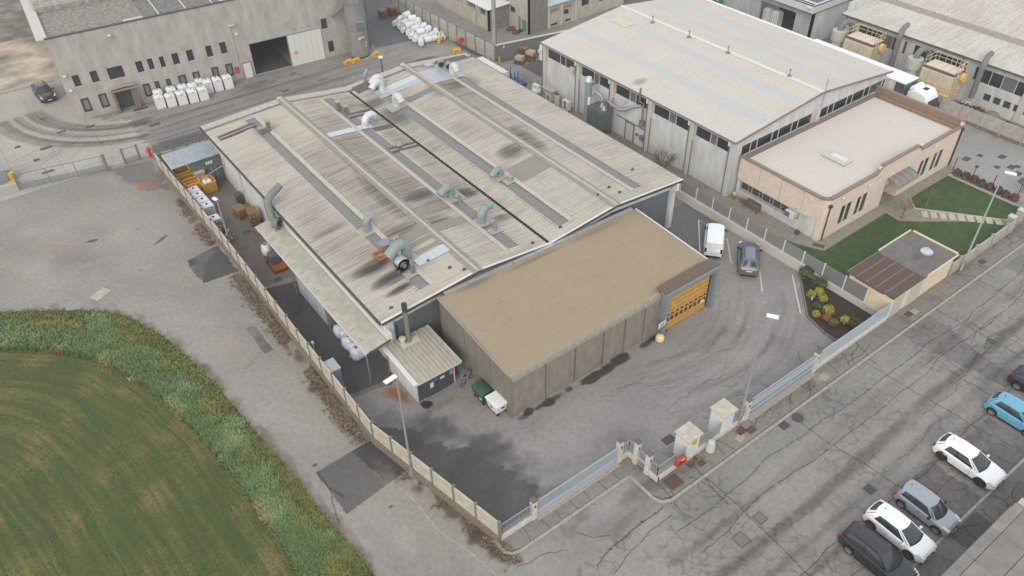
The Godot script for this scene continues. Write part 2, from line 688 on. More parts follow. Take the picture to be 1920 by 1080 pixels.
	gpoly(im, [[10.05, -50.1], [10.72, -50.0], [10.78, -46.5], [10.07, -46.4]], c8(106, 103, 101), 0.06, 22)
	gpoly(im, [[9.5, -78.0], [11.6, -76.6], [11.0, -75.4], [9.2, -76.4]], c8(148, 112, 98), 0.15, 23)
	gpx = im.get_data()
	blob_noise.seed = 5
	blob_noise.frequency = 0.035
	blob_noise.fractal_octaves = 4
	# factory yard: tyre tracks that swing round the corner of the works
	for k in 26:
		var r := rng.randf_range(10.5, 15.5)
		var cx := rng.randf_range(15.0, 17.0)
		gline(arc_path(cx, -101.0, r, PI * 0.98, PI * 0.55), rng.randf_range(0.4, 1.1), rng.randf_range(0.9, 0.97), 1.0)
	for k in 30:
		var z := rng.randf_range(-89.5, -80.5)
		gline([[14.0, z], [rng.randf_range(34, 50), z + rng.randf_range(-1, 1.5)]], rng.randf_range(0.3, 0.8), rng.randf_range(0.9, 0.97), 1.0)
	for k in 8:
		gline([[rng.randf_range(-10, 2), -83 - k], [9, -90 - k * 0.6]], 0.4, 0.93, 1.0)
	for k in 5:
		gline([[-12, -84.5 - k * 4.2], [11, -83.9 - k * 4.2]], 0.07, 0.82)
		gline([[-9 + k * 4.5, -83], [-9 + k * 4.5, -106]], 0.07, 0.84)
	blob(28, -90.5, 4, 1.2, 0, c8(92, 90, 88), 0.5)
	blob(33, -86, 6, 1.0, 0.1, c8(104, 101, 99), 0.4)
	blob(51, -84.5, 4.5, 2.4, 0.2, c8(176, 170, 160), 0.7, 0.5)
	blob(47, -84, 4.0, 0.7, 0.1, c8(84, 82, 82), 0.7)
	blob(42, -89.4, 3.8, 0.9, 0.1, c8(196, 190, 178), 0.8, 0.4)
	blob(16, -92.8, 7.0, 0.9, 0.08, c8(186, 180, 170), 0.6, 0.5)
	for k in 60:
		blob(rng.randf_range(14, 55), rng.randf_range(-96, -76), rng.randf_range(0.2, 1.2), rng.randf_range(0.15, 0.5), rng.randf_range(-0.4, 0.4), c8(80, 78, 76), rng.randf_range(0.15, 0.5))
	# the side road: pale wear, dark seams, earth along its edges
	for k in 40:
		blob(rng.randf_range(-10, 11), rng.randf_range(-80, -56), rng.randf_range(0.8, 3), rng.randf_range(0.5, 2), rng.randf_range(0, 3), [c8(168, 160, 150), c8(162, 148, 138), c8(138, 134, 131)][k % 3], 0.45)
	for k in 26:
		blob(rng.randf_range(6.5, 12), rng.randf_range(-56, -10), rng.randf_range(0.5, 1.8), rng.randf_range(0.8, 3), 0, [c8(166, 161, 155), c8(140, 136, 132), c8(160, 150, 140)][k % 3], 0.4)
	for p in [[3.4, -70, 0.5, 0.25, 0.2], [8.4, -66.2, 0.9, 0.2, -0.5], [7.3, -69.3, 0.15, 0.12, 0], [5.5, -63, 0.1, 0.1, 0], [8.6, -31.6, 0.12, 0.9, -0.3], [8.4, -34.5, 0.2, 0.15, 0], [10.8, -28.6, 0.15, 0.1, 0]]:
		blob(p[0], p[1], p[2], p[3], p[4], c8(74, 70, 66), 0.8, 0.5, 2.0)
	for k in 70:
		var z := rng.randf_range(-72, -20)
		var x := 12.35 if z < -34 else lerpf(12.4, 14.8, (z + 34) / 12.0)
		if (z > -35.0 and z < -29.4) or (z > -63.2 and z < -56.6):
			continue
		blob(x - rng.randf_range(0.0, 0.7), z, rng.randf_range(0.3, 0.9), rng.randf_range(0.5, 1.3), 0, [c8(98, 82, 72), c8(112, 98, 86), c8(84, 72, 64)][k % 3], 0.75, 0.7)
	for k in 50:
		var t := rng.randf()
		var e: Vector2 = edge_point(t)
		blob(e.x + 0.35, e.y, rng.randf_range(0.2, 0.5), rng.randf_range(0.4, 1.6), 0, [c8(124, 112, 102), c8(112, 98, 88), c8(136, 124, 110)][k % 3], 0.38, 0.9)
	for k in 2:
		gline(wander(rng.randf_range(7, 11), rng.randf_range(-60, -44), 0.3, 1, rng.randf_range(3, 5), 0.3), 0.05, 0.88)
	gline(wander(12.0, -29.5, 0.1, 1, 12, 0.12), 0.09, 1.16)
	gline([[8.2, -45.8], [11.6, -47.8]], 0.06, 0.8)
	gline(wander(8.3, -33.9, -0.1, 1, 4.5, 0.3), 0.1, 0.5)
	# yard: dark wet-looking asphalt by the wall, tyre sweeps towards the door, rust and oil
	for k in 46:
		var u := rng.randf()
		var p := Vector2(13.4, -33.0).lerp(Vector2(17.6, -22.9), u)
		blob(p.x + rng.randf_range(0.2, 3.4 - absf(u - 0.6)), p.y - rng.randf_range(0.0, 2.2), rng.randf_range(0.8, 1.7), rng.randf_range(0.8, 1.7), 0.4, [c8(80, 77, 75), c8(92, 89, 87)][k % 2], 0.3, 0.5)
	for k in 34:
		blob(rng.randf_range(20, 48), rng.randf_range(-29, -21), rng.randf_range(0.8, 3.2), rng.randf_range(0.5, 1.4), rng.randf_range(-0.5, 0.5), [c8(162, 158, 155), c8(128, 125, 124), c8(150, 144, 139)][k % 3], 0.4)
	for k in 16:
		var r := rng.randf_range(9, 15)
		gline(arc_path(36 + rng.randf_range(-2, 2), -36.5, r, PI * 0.25, PI * 0.62), rng.randf_range(0.3, 0.7), rng.randf_range(0.955, 0.985), 1.0)
	for k in 12:
		gline(wander(rng.randf_range(22, 46), rng.randf_range(-28.5, -22), 1, rng.randf_range(-0.3, 0.3), rng.randf_range(2, 6), 0.5), 0.06, 0.82)
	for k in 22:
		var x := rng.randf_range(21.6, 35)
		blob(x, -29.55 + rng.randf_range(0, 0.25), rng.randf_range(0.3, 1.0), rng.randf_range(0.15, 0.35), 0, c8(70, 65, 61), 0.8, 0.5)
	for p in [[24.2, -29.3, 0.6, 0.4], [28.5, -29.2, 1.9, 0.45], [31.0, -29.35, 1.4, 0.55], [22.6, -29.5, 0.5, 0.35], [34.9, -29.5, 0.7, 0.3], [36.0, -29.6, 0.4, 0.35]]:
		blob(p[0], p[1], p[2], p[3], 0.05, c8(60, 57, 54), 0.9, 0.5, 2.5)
	blob(16.1, -36.3, 0.55, 1.3, 0, c8(140, 88, 48), 0.8, 0.7)
	blob(15.8, -37.0, 0.8, 0.7, 0, c8(150, 104, 68), 0.6, 0.7)
	blob(18.0, -33.9, 1.9, 0.4, 0.0, c8(136, 112, 90), 0.5, 0.6)
	blob(17.2, -34.5, 0.5, 0.45, 0.2, c8(48, 45, 42), 0.95, 0.35, 3.0)
	blob(20.0, -33.8, 1.2, 0.5, 0.2, c8(156, 151, 146), 0.6, 0.5)
	blob(22.5, -31, 1.5, 0.9, 0, c8(104, 101, 99), 0.5)
	for k in 18:
		blob(rng.randf_range(13, 17), rng.randf_range(-76, -54), rng.randf_range(0.3, 1.4), rng.randf_range(0.3, 1.8), 0, [c8(112, 104, 97), c8(146, 136, 124), c8(136, 112, 96)][k % 3], 0.5)
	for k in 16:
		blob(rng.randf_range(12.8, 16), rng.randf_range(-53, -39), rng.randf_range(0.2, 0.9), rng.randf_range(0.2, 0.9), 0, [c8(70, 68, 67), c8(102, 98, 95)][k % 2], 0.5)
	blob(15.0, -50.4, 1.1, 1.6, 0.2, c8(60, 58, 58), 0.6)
	# passage and courts
	for k in 30:
		blob(rng.randf_range(48, 60), rng.randf_range(-76, -42), rng.randf_range(0.3, 1.8), rng.randf_range(0.4, 2.2), 0, [c8(152, 142, 130), c8(126, 118, 110), c8(160, 150, 134)][k % 3], 0.45)
	for k in 20:
		blob(rng.randf_range(75, 90), rng.randf_range(-36, -20), rng.randf_range(0.6, 2.6), rng.randf_range(0.4, 1.0), rng.randf_range(0, 0.5), [c8(132, 131, 131), c8(178, 176, 172)][k % 2], 0.4)
	blob(85.6, -30, 0.7, 7, 0, c8(112, 106, 98), 0.7, 0.6)
	blob(87.6, -31, 1.8, 4.5, 0, c8(138, 128, 114), 0.7)
	# street: wheel tracks, seams, crack networks
	for t in [[-12.9, 0.75, 0.9], [-11.2, 0.6, 0.96], [-15.2, 0.5, 0.97], [-9.9, 0.5, 0.95]]:
		for k in 3:
			var p := []
			for i in 40:
				p.append([22 + i * 2.0, t[0] + 0.35 * sin(i * 0.23 + k) + rng.randf_range(-0.1, 0.1)])
			gline(p, t[1] * rng.randf_range(0.8, 1.4), lerpf(t[2], 1.0, 0.25), 1.0)
	for p in [[40, -13.0, 4.5, 0.4], [46, -13.3, 3.5, 0.45], [33, -12.6, 4, 0.4], [56.5, -13.2, 1.6, 0.6], [60, -12.4, 1.3, 0.5], [44, -9.9, 6, 0.3], [30.5, -9.6, 3.0, 0.35]]:
		blob(p[0], p[1], p[2], p[3], 0.0, c8(104, 100, 97), 0.55, 0.6)
	for k in 60:
		blob(rng.randf_range(18, 75), rng.randf_range(-18, -6.5), rng.randf_range(0.4, 2.4), rng.randf_range(0.3, 1.0), rng.randf_range(-0.2, 0.2), [c8(160, 156, 151), c8(130, 126, 122), c8(152, 146, 138)][k % 3], 0.35)
	for k in 13:
		gline(wander(rng.randf_range(18, 66), rng.randf_range(-17.5, -7), 1, rng.randf_range(-0.1, 0.1), rng.randf_range(4, 14), 0.28), rng.randf_range(0.04, 0.07), rng.randf_range(0.68, 0.86))
	for k in 14:
		gline(wander(rng.randf_range(18, 66), rng.randf_range(-17.5, -7), rng.randf_range(-0.3, 0.3), 1, rng.randf_range(1.5, 6), 0.4), rng.randf_range(0.04, 0.06), rng.randf_range(0.7, 0.88))
	for z in [-16.3, -10.1, -14.4]:
		gline(wander(24.0, z, 1, 0, 46, 0.12), 0.07, 0.6, 0.0, 0.2)
	for x in [28.3, 36.9, 45.4, 55.0, 61.0]:
		gline(wander(x, -18.0, 0.05, 1, 11.4, 0.1), 0.07, 0.62, 0.0, 0.1)
	gline(wander(18.5, -17.6, 1, -0.12, 6.0, 0.2), 0.12, 0.5)
	gline(wander(19.0, -16.6, 1, -0.16, 5.5, 0.22), 0.1, 0.6)
	for k in 16:
		gline(wander(rng.randf_range(26, 44), rng.randf_range(-6.2, -3), rng.randf_range(-1, 1), rng.randf_range(-1, 1), rng.randf_range(1, 3), 0.6), 0.08, 0.6)
	# pavement: slabs of asphalt, dark weathering by the fence
	gpoly_line_pavement()
	# weave in the general grain
	var big := FastNoiseLite.new()
	big.seed = 21
	big.frequency = 0.006
	big.fractal_octaves = 5
	var a := big.get_image(GN, GN)
	a.convert(Image.FORMAT_L8)
	var fine := FastNoiseLite.new()
	fine.seed = 22
	fine.frequency = 0.11
	fine.fractal_octaves = 4
	fine.fractal_gain = 0.75
	var b := fine.get_image(GN, GN)
	b.convert(Image.FORMAT_L8)
	var cell := FastNoiseLite.new()
	cell.seed = 23
	cell.noise_type = FastNoiseLite.TYPE_CELLULAR
	cell.cellular_return_type = FastNoiseLite.RETURN_DISTANCE2_SUB
	cell.cellular_distance_function = FastNoiseLite.DISTANCE_EUCLIDEAN
	cell.frequency = 0.06
	cell.fractal_type = FastNoiseLite.FRACTAL_NONE
	cell.domain_warp_enabled = true
	cell.domain_warp_amplitude = 14.0
	cell.domain_warp_frequency = 0.03
	var c := cell.get_image(GN, GN, false, false, false)
	c.convert(Image.FORMAT_L8)
	var da := a.get_data()
	var db := b.get_data()
	var ds := b.get_data()
	var dc := c.get_data()
	var street_row := int((-18.2 - GZ) * GN / GW)
	var k := 0
	for j in GN:
		var crack := 0.0
		if j > street_row:
			crack = 1.0
		for i in GN:
			var q := j * GN + i
			var m := 0.93 * (0.93 + 0.14 * da[q] / 255.0) * (0.91 + 0.18 * db[q] / 255.0)
			if crack > 0.0:
				m *= 0.93 + 0.14 * ds[(j * 6 % GN) * GN + i / 3] / 255.0
			if crack > 0.0 and dc[q] < 9 and da[q] < 124 + ((i * 7 + j * 3) % 11):
				m *= 0.86
			gpx[k] = mini(255, int(gpx[k] * m))
			gpx[k + 1] = mini(255, int(gpx[k + 1] * m))
			gpx[k + 2] = mini(255, int(gpx[k + 2] * m))
			k += 3
	return ImageTexture.create_from_image(Image.create_from_data(GN, GN, false, Image.FORMAT_RGB8, gpx))

func gpoly_line_pavement() -> void:
	for k in 60:
		blob(rng.randf_range(15, 72), rng.randf_range(-21.0, -18.6), rng.randf_range(0.4, 1.6), rng.randf_range(0.25, 0.8), rng.randf_range(-0.3, 0.3), [c8(122, 117, 112), c8(112, 107, 103), c8(134, 128, 121)][k % 3], 0.55)
	for k in 40:
		gline(wander(rng.randf_range(15, 72), rng.randf_range(-20.8, -18.6), rng.randf_range(-1, 1), rng.randf_range(-1, 1), rng.randf_range(1, 3), 0.5), 0.06, 0.62)
	for k in 26:
		var x := 25.5 + k * 1.75
		gline(wander(x, -19.7, 0.1, 1, 1.2, 0.3), 0.06, 0.7)
	for k in 7:
		gline(wander(16.5 + k * 1.2, -22.3, 0.1, 1, 1.2, 0.3), 0.06, 0.68)
	blob(41.5, -18.9, 0.9, 0.45, 0, c8(196, 186, 172), 0.8, 0.6)

# outer edge of the field (towards the road), as a curve
var field_edge := PackedVector2Array([Vector2(-40, -88), Vector2(-14, -70.5), Vector2(-5.35, -64.4), Vector2(-1.8, -61.9), Vector2(1.68, -59.0), Vector2(3.4, -56.0), Vector2(4.85, -51.4), Vector2(5.75, -45.8), Vector2(6.35, -40.2), Vector2(6.8, -35.9), Vector2(7.1, -31.0), Vector2(7.4, -27.9), Vector2(7.65, -25.0), Vector2(7.9, -14.0)])
# inner edge of the rough verge (towards the mown field)
var field_inner := PackedVector2Array([Vector2(-42, -82), Vector2(-14, -65.5), Vector2(-6.2, -59.6), Vector2(-2.3, -56.2), Vector2(0.0, -53.0), Vector2(2.0, -47.7), Vector2(3.2, -42.0), Vector2(3.9, -36.2), Vector2(4.25, -31.2), Vector2(4.3, -27.7), Vector2(4.4, -14.0)])

func along(line: PackedVector2Array, t: float) -> Vector2:
	var f := t * (line.size() - 1)
	var i := mini(int(f), line.size() - 2)
	return line[i].lerp(line[i + 1], f - i)

func edge_point(t: float) -> Vector2:
	return along(field_edge, lerpf(0.12, 1.0, t))

func smooth_line(line: PackedVector2Array, n := 6) -> PackedVector2Array:
	var out := PackedVector2Array()
	for i in line.size() - 1:
		for k in n:
			var t := k / float(n)
			out.append(line[i].cubic_interpolate(line[i + 1], line[maxi(i - 1, 0)], line[mini(i + 2, line.size() - 1)], t))
	out.append(line[line.size() - 1])
	return out

# mown field: stripes follow the edge of the field
func field_texture() -> Texture2D:
	var n := 1300
	var x0 := -26.0
	var z0 := -84.0
	var w := 66.0
	var d := PackedByteArray()
	d.resize(n * n * 3)
	var f := FastNoiseLite.new()
	f.seed = 31
	f.frequency = 0.008
	f.fractal_octaves = 5
	var g := FastNoiseLite.new()
	g.seed = 32
	g.frequency = 0.22
	g.fractal_octaves = 4
	g.fractal_gain = 0.7
	var h := FastNoiseLite.new()
	h.seed = 33
	h.frequency = 1.0
	var ia := f.get_image(n, n)
	ia.convert(Image.FORMAT_L8)
	var ig := g.get_image(n, n)
	ig.convert(Image.FORMAT_L8)
	var da := ia.get_data()
	var dg := ig.get_data()
	var green := V3(80, 88, 40)
	var dark := V3(64, 75, 33)
	var brown := V3(120, 106, 64)
	var line := field_inner
	var gn := 132
	var dist := PackedFloat32Array()
	for j in gn + 2:
		for i in gn + 2:
			var p := Vector2(x0 + w * i / gn, z0 + w * j / gn)
			var best := 1e9
			for k in line.size() - 1:
				var ab := line[k + 1] - line[k]
				var t := clampf((p - line[k]).dot(ab) / ab.length_squared(), 0, 1)
				best = minf(best, (line[k] + ab * t).distance_squared_to(p))
			dist.append(sqrt(best))
	for j in n:
		var gj := j * gn / float(n)
		var j0 := int(gj)
		for i in n:
			var gi := i * gn / float(n)
			var i0 := int(gi)
			var o := j0 * (gn + 2) + i0
			var best := lerpf(lerpf(dist[o], dist[o + 1], gi - i0), lerpf(dist[o + gn + 2], dist[o + gn + 3], gi - i0), gj - j0)
			var q := j * n + i
			var big := da[q] / 255.0
			var fin := dg[q] / 255.0
			var px := x0 + w * i / n
			var pz := z0 + w * j / n
			var s := 0.5 + 0.5 * h.get_noise_2d(best * 1.7 + big * 0.8, pz * 0.07 + px * 0.05)
			var s2 := 0.5 + 0.5 * h.get_noise_2d(best * 5.5, 50.0 + pz * 0.16)
			var c := dark.lerp(green, clampf(s * 1.8 - 0.4, 0, 1)).lerp(brown, clampf((big - 0.47) * 2.0 + (s - 0.5) * 1.0 + (s2 - 0.5) * 1.7 + (fin - 0.5) * 0.8, 0, 1) * 0.85)
			c *= 0.84 + 0.32 * fin
			d[q * 3] = int(clampf(c.x, 0, 255))
			d[q * 3 + 1] = int(clampf(c.y, 0, 255))
			d[q * 3 + 2] = int(clampf(c.z, 0, 255))
	return ImageTexture.create_from_image(Image.create_from_data(n, n, false, Image.FORMAT_RGB8, d))

func plan_mat(key: String, t: Texture2D, x0: float, z0: float, w: float, h: float, rough := 0.92) -> StandardMaterial3D:
	var m := mat(key, Color(1, 1, 1), rough)
	m.albedo_texture = t
	m.uv1_scale = V3(1.0 / w, 1.0 / h, 1)
	m.uv1_offset = V3(-x0 / w, -z0 / h, 0)
	m.texture_repeat = false
	return m

func pv(a: Array) -> PackedVector2Array:
	var p := PackedVector2Array()
	for q in a:
		p.append(Vector2(q[0], q[1]))
	return p

func flat_struct(called: String, pts: PackedVector2Array, y: float, m: Material) -> MeshInstance3D:
	var b := mb()
	b.plan = true
	b.sheet(pts, y)
	return struct(b, called, m)

func tuft_mesh(blades: int, height: float, spread: float, width: float, seed_: int) -> ArrayMesh:
	rng.seed = seed_
	var b := mb()
	for k in blades:
		var a := rng.randf() * TAU
		var r := rng.randf() * spread * 0.4
		var p := V3(cos(a) * r, 0, sin(a) * r)
		var o := V3(cos(a), 0, sin(a)) * spread * rng.randf_range(0.3, 1.0)
		var hh := height * rng.randf_range(0.6, 1.1)
		var side := V3(-sin(a), 0, cos(a)) * width
		var mid := p + o * 0.35 + Vector3.UP * hh * 0.7
		var tip := p + o + Vector3.UP * hh
		b.tri(p - side, p + side, mid + side * 0.7)
		b.tri(p - side, mid + side * 0.7, mid - side * 0.7)
		b.tri(mid - side * 0.7, mid + side * 0.7, tip)
	return b.mesh()

func scatter(called: String, mesh_: Mesh, material: Material, places: Array, label: String, category: String) -> void:
	var mm := MultiMesh.new()
	mm.transform_format = MultiMesh.TRANSFORM_3D
	mm.use_colors = true
	mm.mesh = mesh_
	mm.instance_count = places.size()
	for i in places.size():
		mm.set_instance_transform(i, places[i][0])
		mm.set_instance_color(i, places[i][1])
	var o := MultiMeshInstance3D.new()
	o.name = called
	o.multimesh = mm
	o.material_override = material
	add_child(o)
	tag(o, label, category)
	o.set_meta("kind", "stuff")

func lin(r: float, g: float, b: float) -> Color:
	return c8(r, g, b).srgb_to_linear()

# --- shared materials
var M := {}
func make_materials() -> void:
	var fine := noise_tex("fine", 1, 0.06, 0.88, 1.0, 512, 5)
	var blotch := noise_tex("blotch", 2, 0.012, 0.84, 1.0, 512, 5)
	var rain := noise_tex("rain", 3, 0.02, 0.84, 1.0, 512, 4, Vector2(1, 3))
	var worn := mixed_tex("worn", blotch, fine, 3)
	var streak := mixed_tex("streak", rain, fine, 2)
	M.concrete = mat("concrete", c8(186, 181, 173), 0.92, 0, worn, 0.11)
	M.concrete_wall = mat("concrete_wall", c8(196, 192, 186), 0.92, 0, streak, 0.08)
	M.concrete_joint = mat("concrete_joint", c8(172, 169, 163), 0.92)
	M.panel_cream = mat("panel_cream", c8(214, 206, 190), 0.9, 0, worn, 0.2)
	M.panel_pale = mat("panel_pale", c8(200, 197, 190), 0.9, 0, worn, 0.2)
	M.panel_pink = mat("panel_pink", c8(198, 190, 182), 0.9, 0, worn, 0.2)
	M.mouldy = mat("mouldy", c8(170, 160, 142), 0.95, 0, noise_tex("mould", 7, 0.05, 0.4, 1.0, 512, 5), 0.3)
	M.post_grey = mat("post_grey", c8(120, 118, 114), 0.7)
	M.white_wall = mat("white_wall", c8(226, 228, 229), 0.85, 0, streak, 0.07)
	M.white = mat("white", c8(226, 226, 224), 0.6, 0, fine, 0.3)
	M.white_clean = mat("white_clean", c8(232, 233, 234), 0.5)
	M.offwhite = mat("offwhite", c8(205, 202, 195), 0.7, 0, fine, 0.4)
	M.grey_panel = mat("grey_panel", c8(112, 119, 124), 0.75, 0, streak, 0.12)
	M.dark_panel = mat("dark_panel", c8(78, 86, 92), 0.7, 0, streak, 0.2)
	M.shade_grey = mat("shade_grey", c8(74, 74, 74), 0.8)
	M.dark = mat("dark", c8(38, 40, 42), 0.8)
	M.black = mat("black", c8(24, 24, 26), 0.7)
	M.galv = mat("galv", c8(168, 174, 177), 0.45, 0.55, fine, 0.5)
	M.galv_dull = mat("galv_dull", c8(142, 150, 153), 0.55, 0.3, worn, 0.5)
	M.duct = mat("duct", c8(150, 162, 162), 0.55, 0.15, fine, 0.8)
	M.duct_grey = mat("duct_grey", c8(136, 141, 142), 0.6, 0.1, worn, 0.6)
	M.silver = mat("silver", c8(212, 218, 222), 0.32, 0.5, fine, 0.4)
	M.tin = mat("tin", c8(190, 197, 201), 0.5, 0.3, fine, 0.4)
	M.glass = mat("glass", c8(48, 55, 59), 0.1, 0.0)
	M.glass.metallic_specular = 0.6
	M.glass_pale = mat("glass_pale", c8(112, 122, 122), 0.2)
	M.glass_green = mat("glass_green", c8(120, 136, 126), 0.2)
	M.pane_grey = mat("pane_grey", c8(104, 108, 110), 0.35)
	M.frame_dark = mat("frame_dark", c8(52, 58, 56), 0.6)
	M.frame_white = mat("frame_white", c8(196, 196, 194), 0.6)
	M.lamp_grey = mat("lamp_grey", c8(166, 171, 174), 0.5, 0.4)
	M.yellow = mat("yellow", c8(226, 176, 62), 0.6, 0, fine, 0.6)
	M.orange = mat("orange", c8(206, 112, 40), 0.8, 0, worn, 0.5)
	M.rust = mat("rust", c8(132, 78, 46), 0.95, 0, worn, 0.6)
	M.red = mat("red", c8(186, 62, 52), 0.55)
	M.wood = mat("wood", c8(168, 134, 104), 0.9, 0, streak, 0.7)
	M.wood_red = mat("wood_red", c8(142, 98, 80), 0.9, 0, streak, 0.7)
	M.wood_dark = mat("wood_dark", c8(122, 96, 78), 0.9, 0, streak, 0.7)
	M.bag = mat("bag", c8(236, 237, 239), 0.65, 0, noise_tex("bagn", 8, 0.03, 0.88, 1.0), 0.8)
	M.pink = mat("pink", c8(224, 208, 196), 0.9, 0, noise_tex("plaster", 9, 0.02, 0.9, 1.0, 512, 5), 0.15)
	M.brown_trim = mat("brown_trim", c8(136, 118, 108), 0.7)
	M.brown_inside = mat("brown_inside", c8(160, 138, 112), 0.85, 0, worn, 0.2)
	M.brown_pipe = mat("brown_pipe", c8(74, 62, 56), 0.6)
	M.cream = mat("cream", c8(226, 212, 182), 0.9, 0, noise_tex("plaster", 9, 0.02, 0.9, 1.0), 0.15)
	M.steel_blue = mat("steel_blue", c8(138, 148, 156), 0.55, 0.1, fine, 0.5)
	M.fence_grey = mat("fence_grey", c8(146, 150, 152), 0.7)
	M.fence_blue = mat("fence_blue", c8(168, 178, 188), 0.55)
	M.kerb = mat("kerb", c8(186, 179, 168), 0.9, 0, worn, 0.4)
	M.iron = mat("iron", c8(92, 88, 84), 0.7, 0.2, fine, 1.0)
	M.iron_rust = mat("iron_rust", c8(110, 84, 78), 0.8, 0.1, worn, 0.8)
	M.paint_white = mat("paint_white", c8(206, 204, 200), 0.8, 0, fine, 0.8)
	M.leaf = mat("leaf", Color(1, 1, 1), 0.8)
	M.leaf.vertex_color_use_as_albedo = true
	M.leaf.backlight_enabled = true
	M.leaf.backlight = Color(0.08, 0.1, 0.04)
	M.tinted = mat("tinted", Color(1, 1, 1), 0.85)
	M.tinted.vertex_color_use_as_albedo = true
	M.bark = mat("bark", c8(120, 106, 94), 0.95)
	M.mesh_panel = mat("mesh_panel", c8(134, 137, 137), 0.7, 0, fine, 0.8)

# --- roof maps: weathering in plan, in metres
func roof_texture(x0: float, z0: float, w: float, d: float, n: int, base: Color, dirt: Color, amount: float, bands: Array, soot: Array, seed_: int) -> Texture2D:
	var px := PackedByteArray()
	px.resize(n * n * 3)
	var big := FastNoiseLite.new()
	big.seed = seed_
	big.frequency = 0.006
	big.fractal_octaves = 4
	var st := FastNoiseLite.new()   # dirt runs down the slope, along x
	st.seed = seed_ + 1
	st.frequency = 0.16
	st.fractal_octaves = 3
	var fi := FastNoiseLite.new()
	fi.seed = seed_ + 2
	fi.frequency = 0.3
	for j in n:
		var z := z0 + d * j / n
		for i in n:
			var x := x0 + w * i / n
			var b := 0.5 + 0.5 * big.get_noise_2d(i * 900.0 / n, j * 900.0 / n)
			var s := 0.5 + 0.5 * st.get_noise_2d(x * 1.1, z * 22.0)
			var k := clampf((b - 0.40) * 1.5 + (s - 0.42) * 1.9, 0, 1.4) * amount
			for q in bands:        # [x0, x1, strength]: stretches of slope that are dirtier
				if x > q[0] and x < q[1]:
					var zf := 1.0
					if q.size() > 3:
						zf = smoothstep(q[3], q[3] + 5.0, z) * (1.0 - smoothstep(q[4] - 6.0, q[4], z))
					k += q[2] * zf * (0.35 + 0.9 * s) * sin(PI * (x - q[0]) / (q[1] - q[0])) ** 0.5
			var f := 0.94 + 0.12 * fi.get_noise_2d(i, j)
			var c := base.lerp(dirt, clampf(k, 0, 1))
			var e := 0.0
			for q in soot:         # [x, z, rx, rz, strength]
				var dx: float = (x - q[0]) / q[2]
				var dz: float = (z - q[1]) / q[3]
				var r := dx * dx + dz * dz
				if r < 1.0:
					e = maxf(e, q[4] * (1.0 - r) * (0.35 + 1.1 * s))
			c = c.lerp(c8(64, 62, 60), clampf(e, 0, 0.9))
			var o := (j * n + i) * 3
			px[o] = int(clampf(c.r * f * 255, 0, 255))
			px[o + 1] = int(clampf(c.g * f * 255, 0, 255))
			px[o + 2] = int(clampf(c.b * f * 255, 0, 255))
	return ImageTexture.create_from_image(Image.create_from_data(n, n, false, Image.FORMAT_RGB8, px))

# --- the main hall with its two gables
const HX := [16.7, 25.0, 31.95, 39.0, 46.95]
const HY := [4.95, 5.6, 4.9, 5.6, 4.95]
func hall_h(x: float) -> float:
	for i in 4:
		if x <= HX[i + 1]:
			return lerpf(HY[i], HY[i + 1], (x - HX[i]) / (HX[i + 1] - HX[i]))
	return HY[4]
func hall_back(x: float) -> float:
	return -74.55 + 0.075 * (x - 22.0)

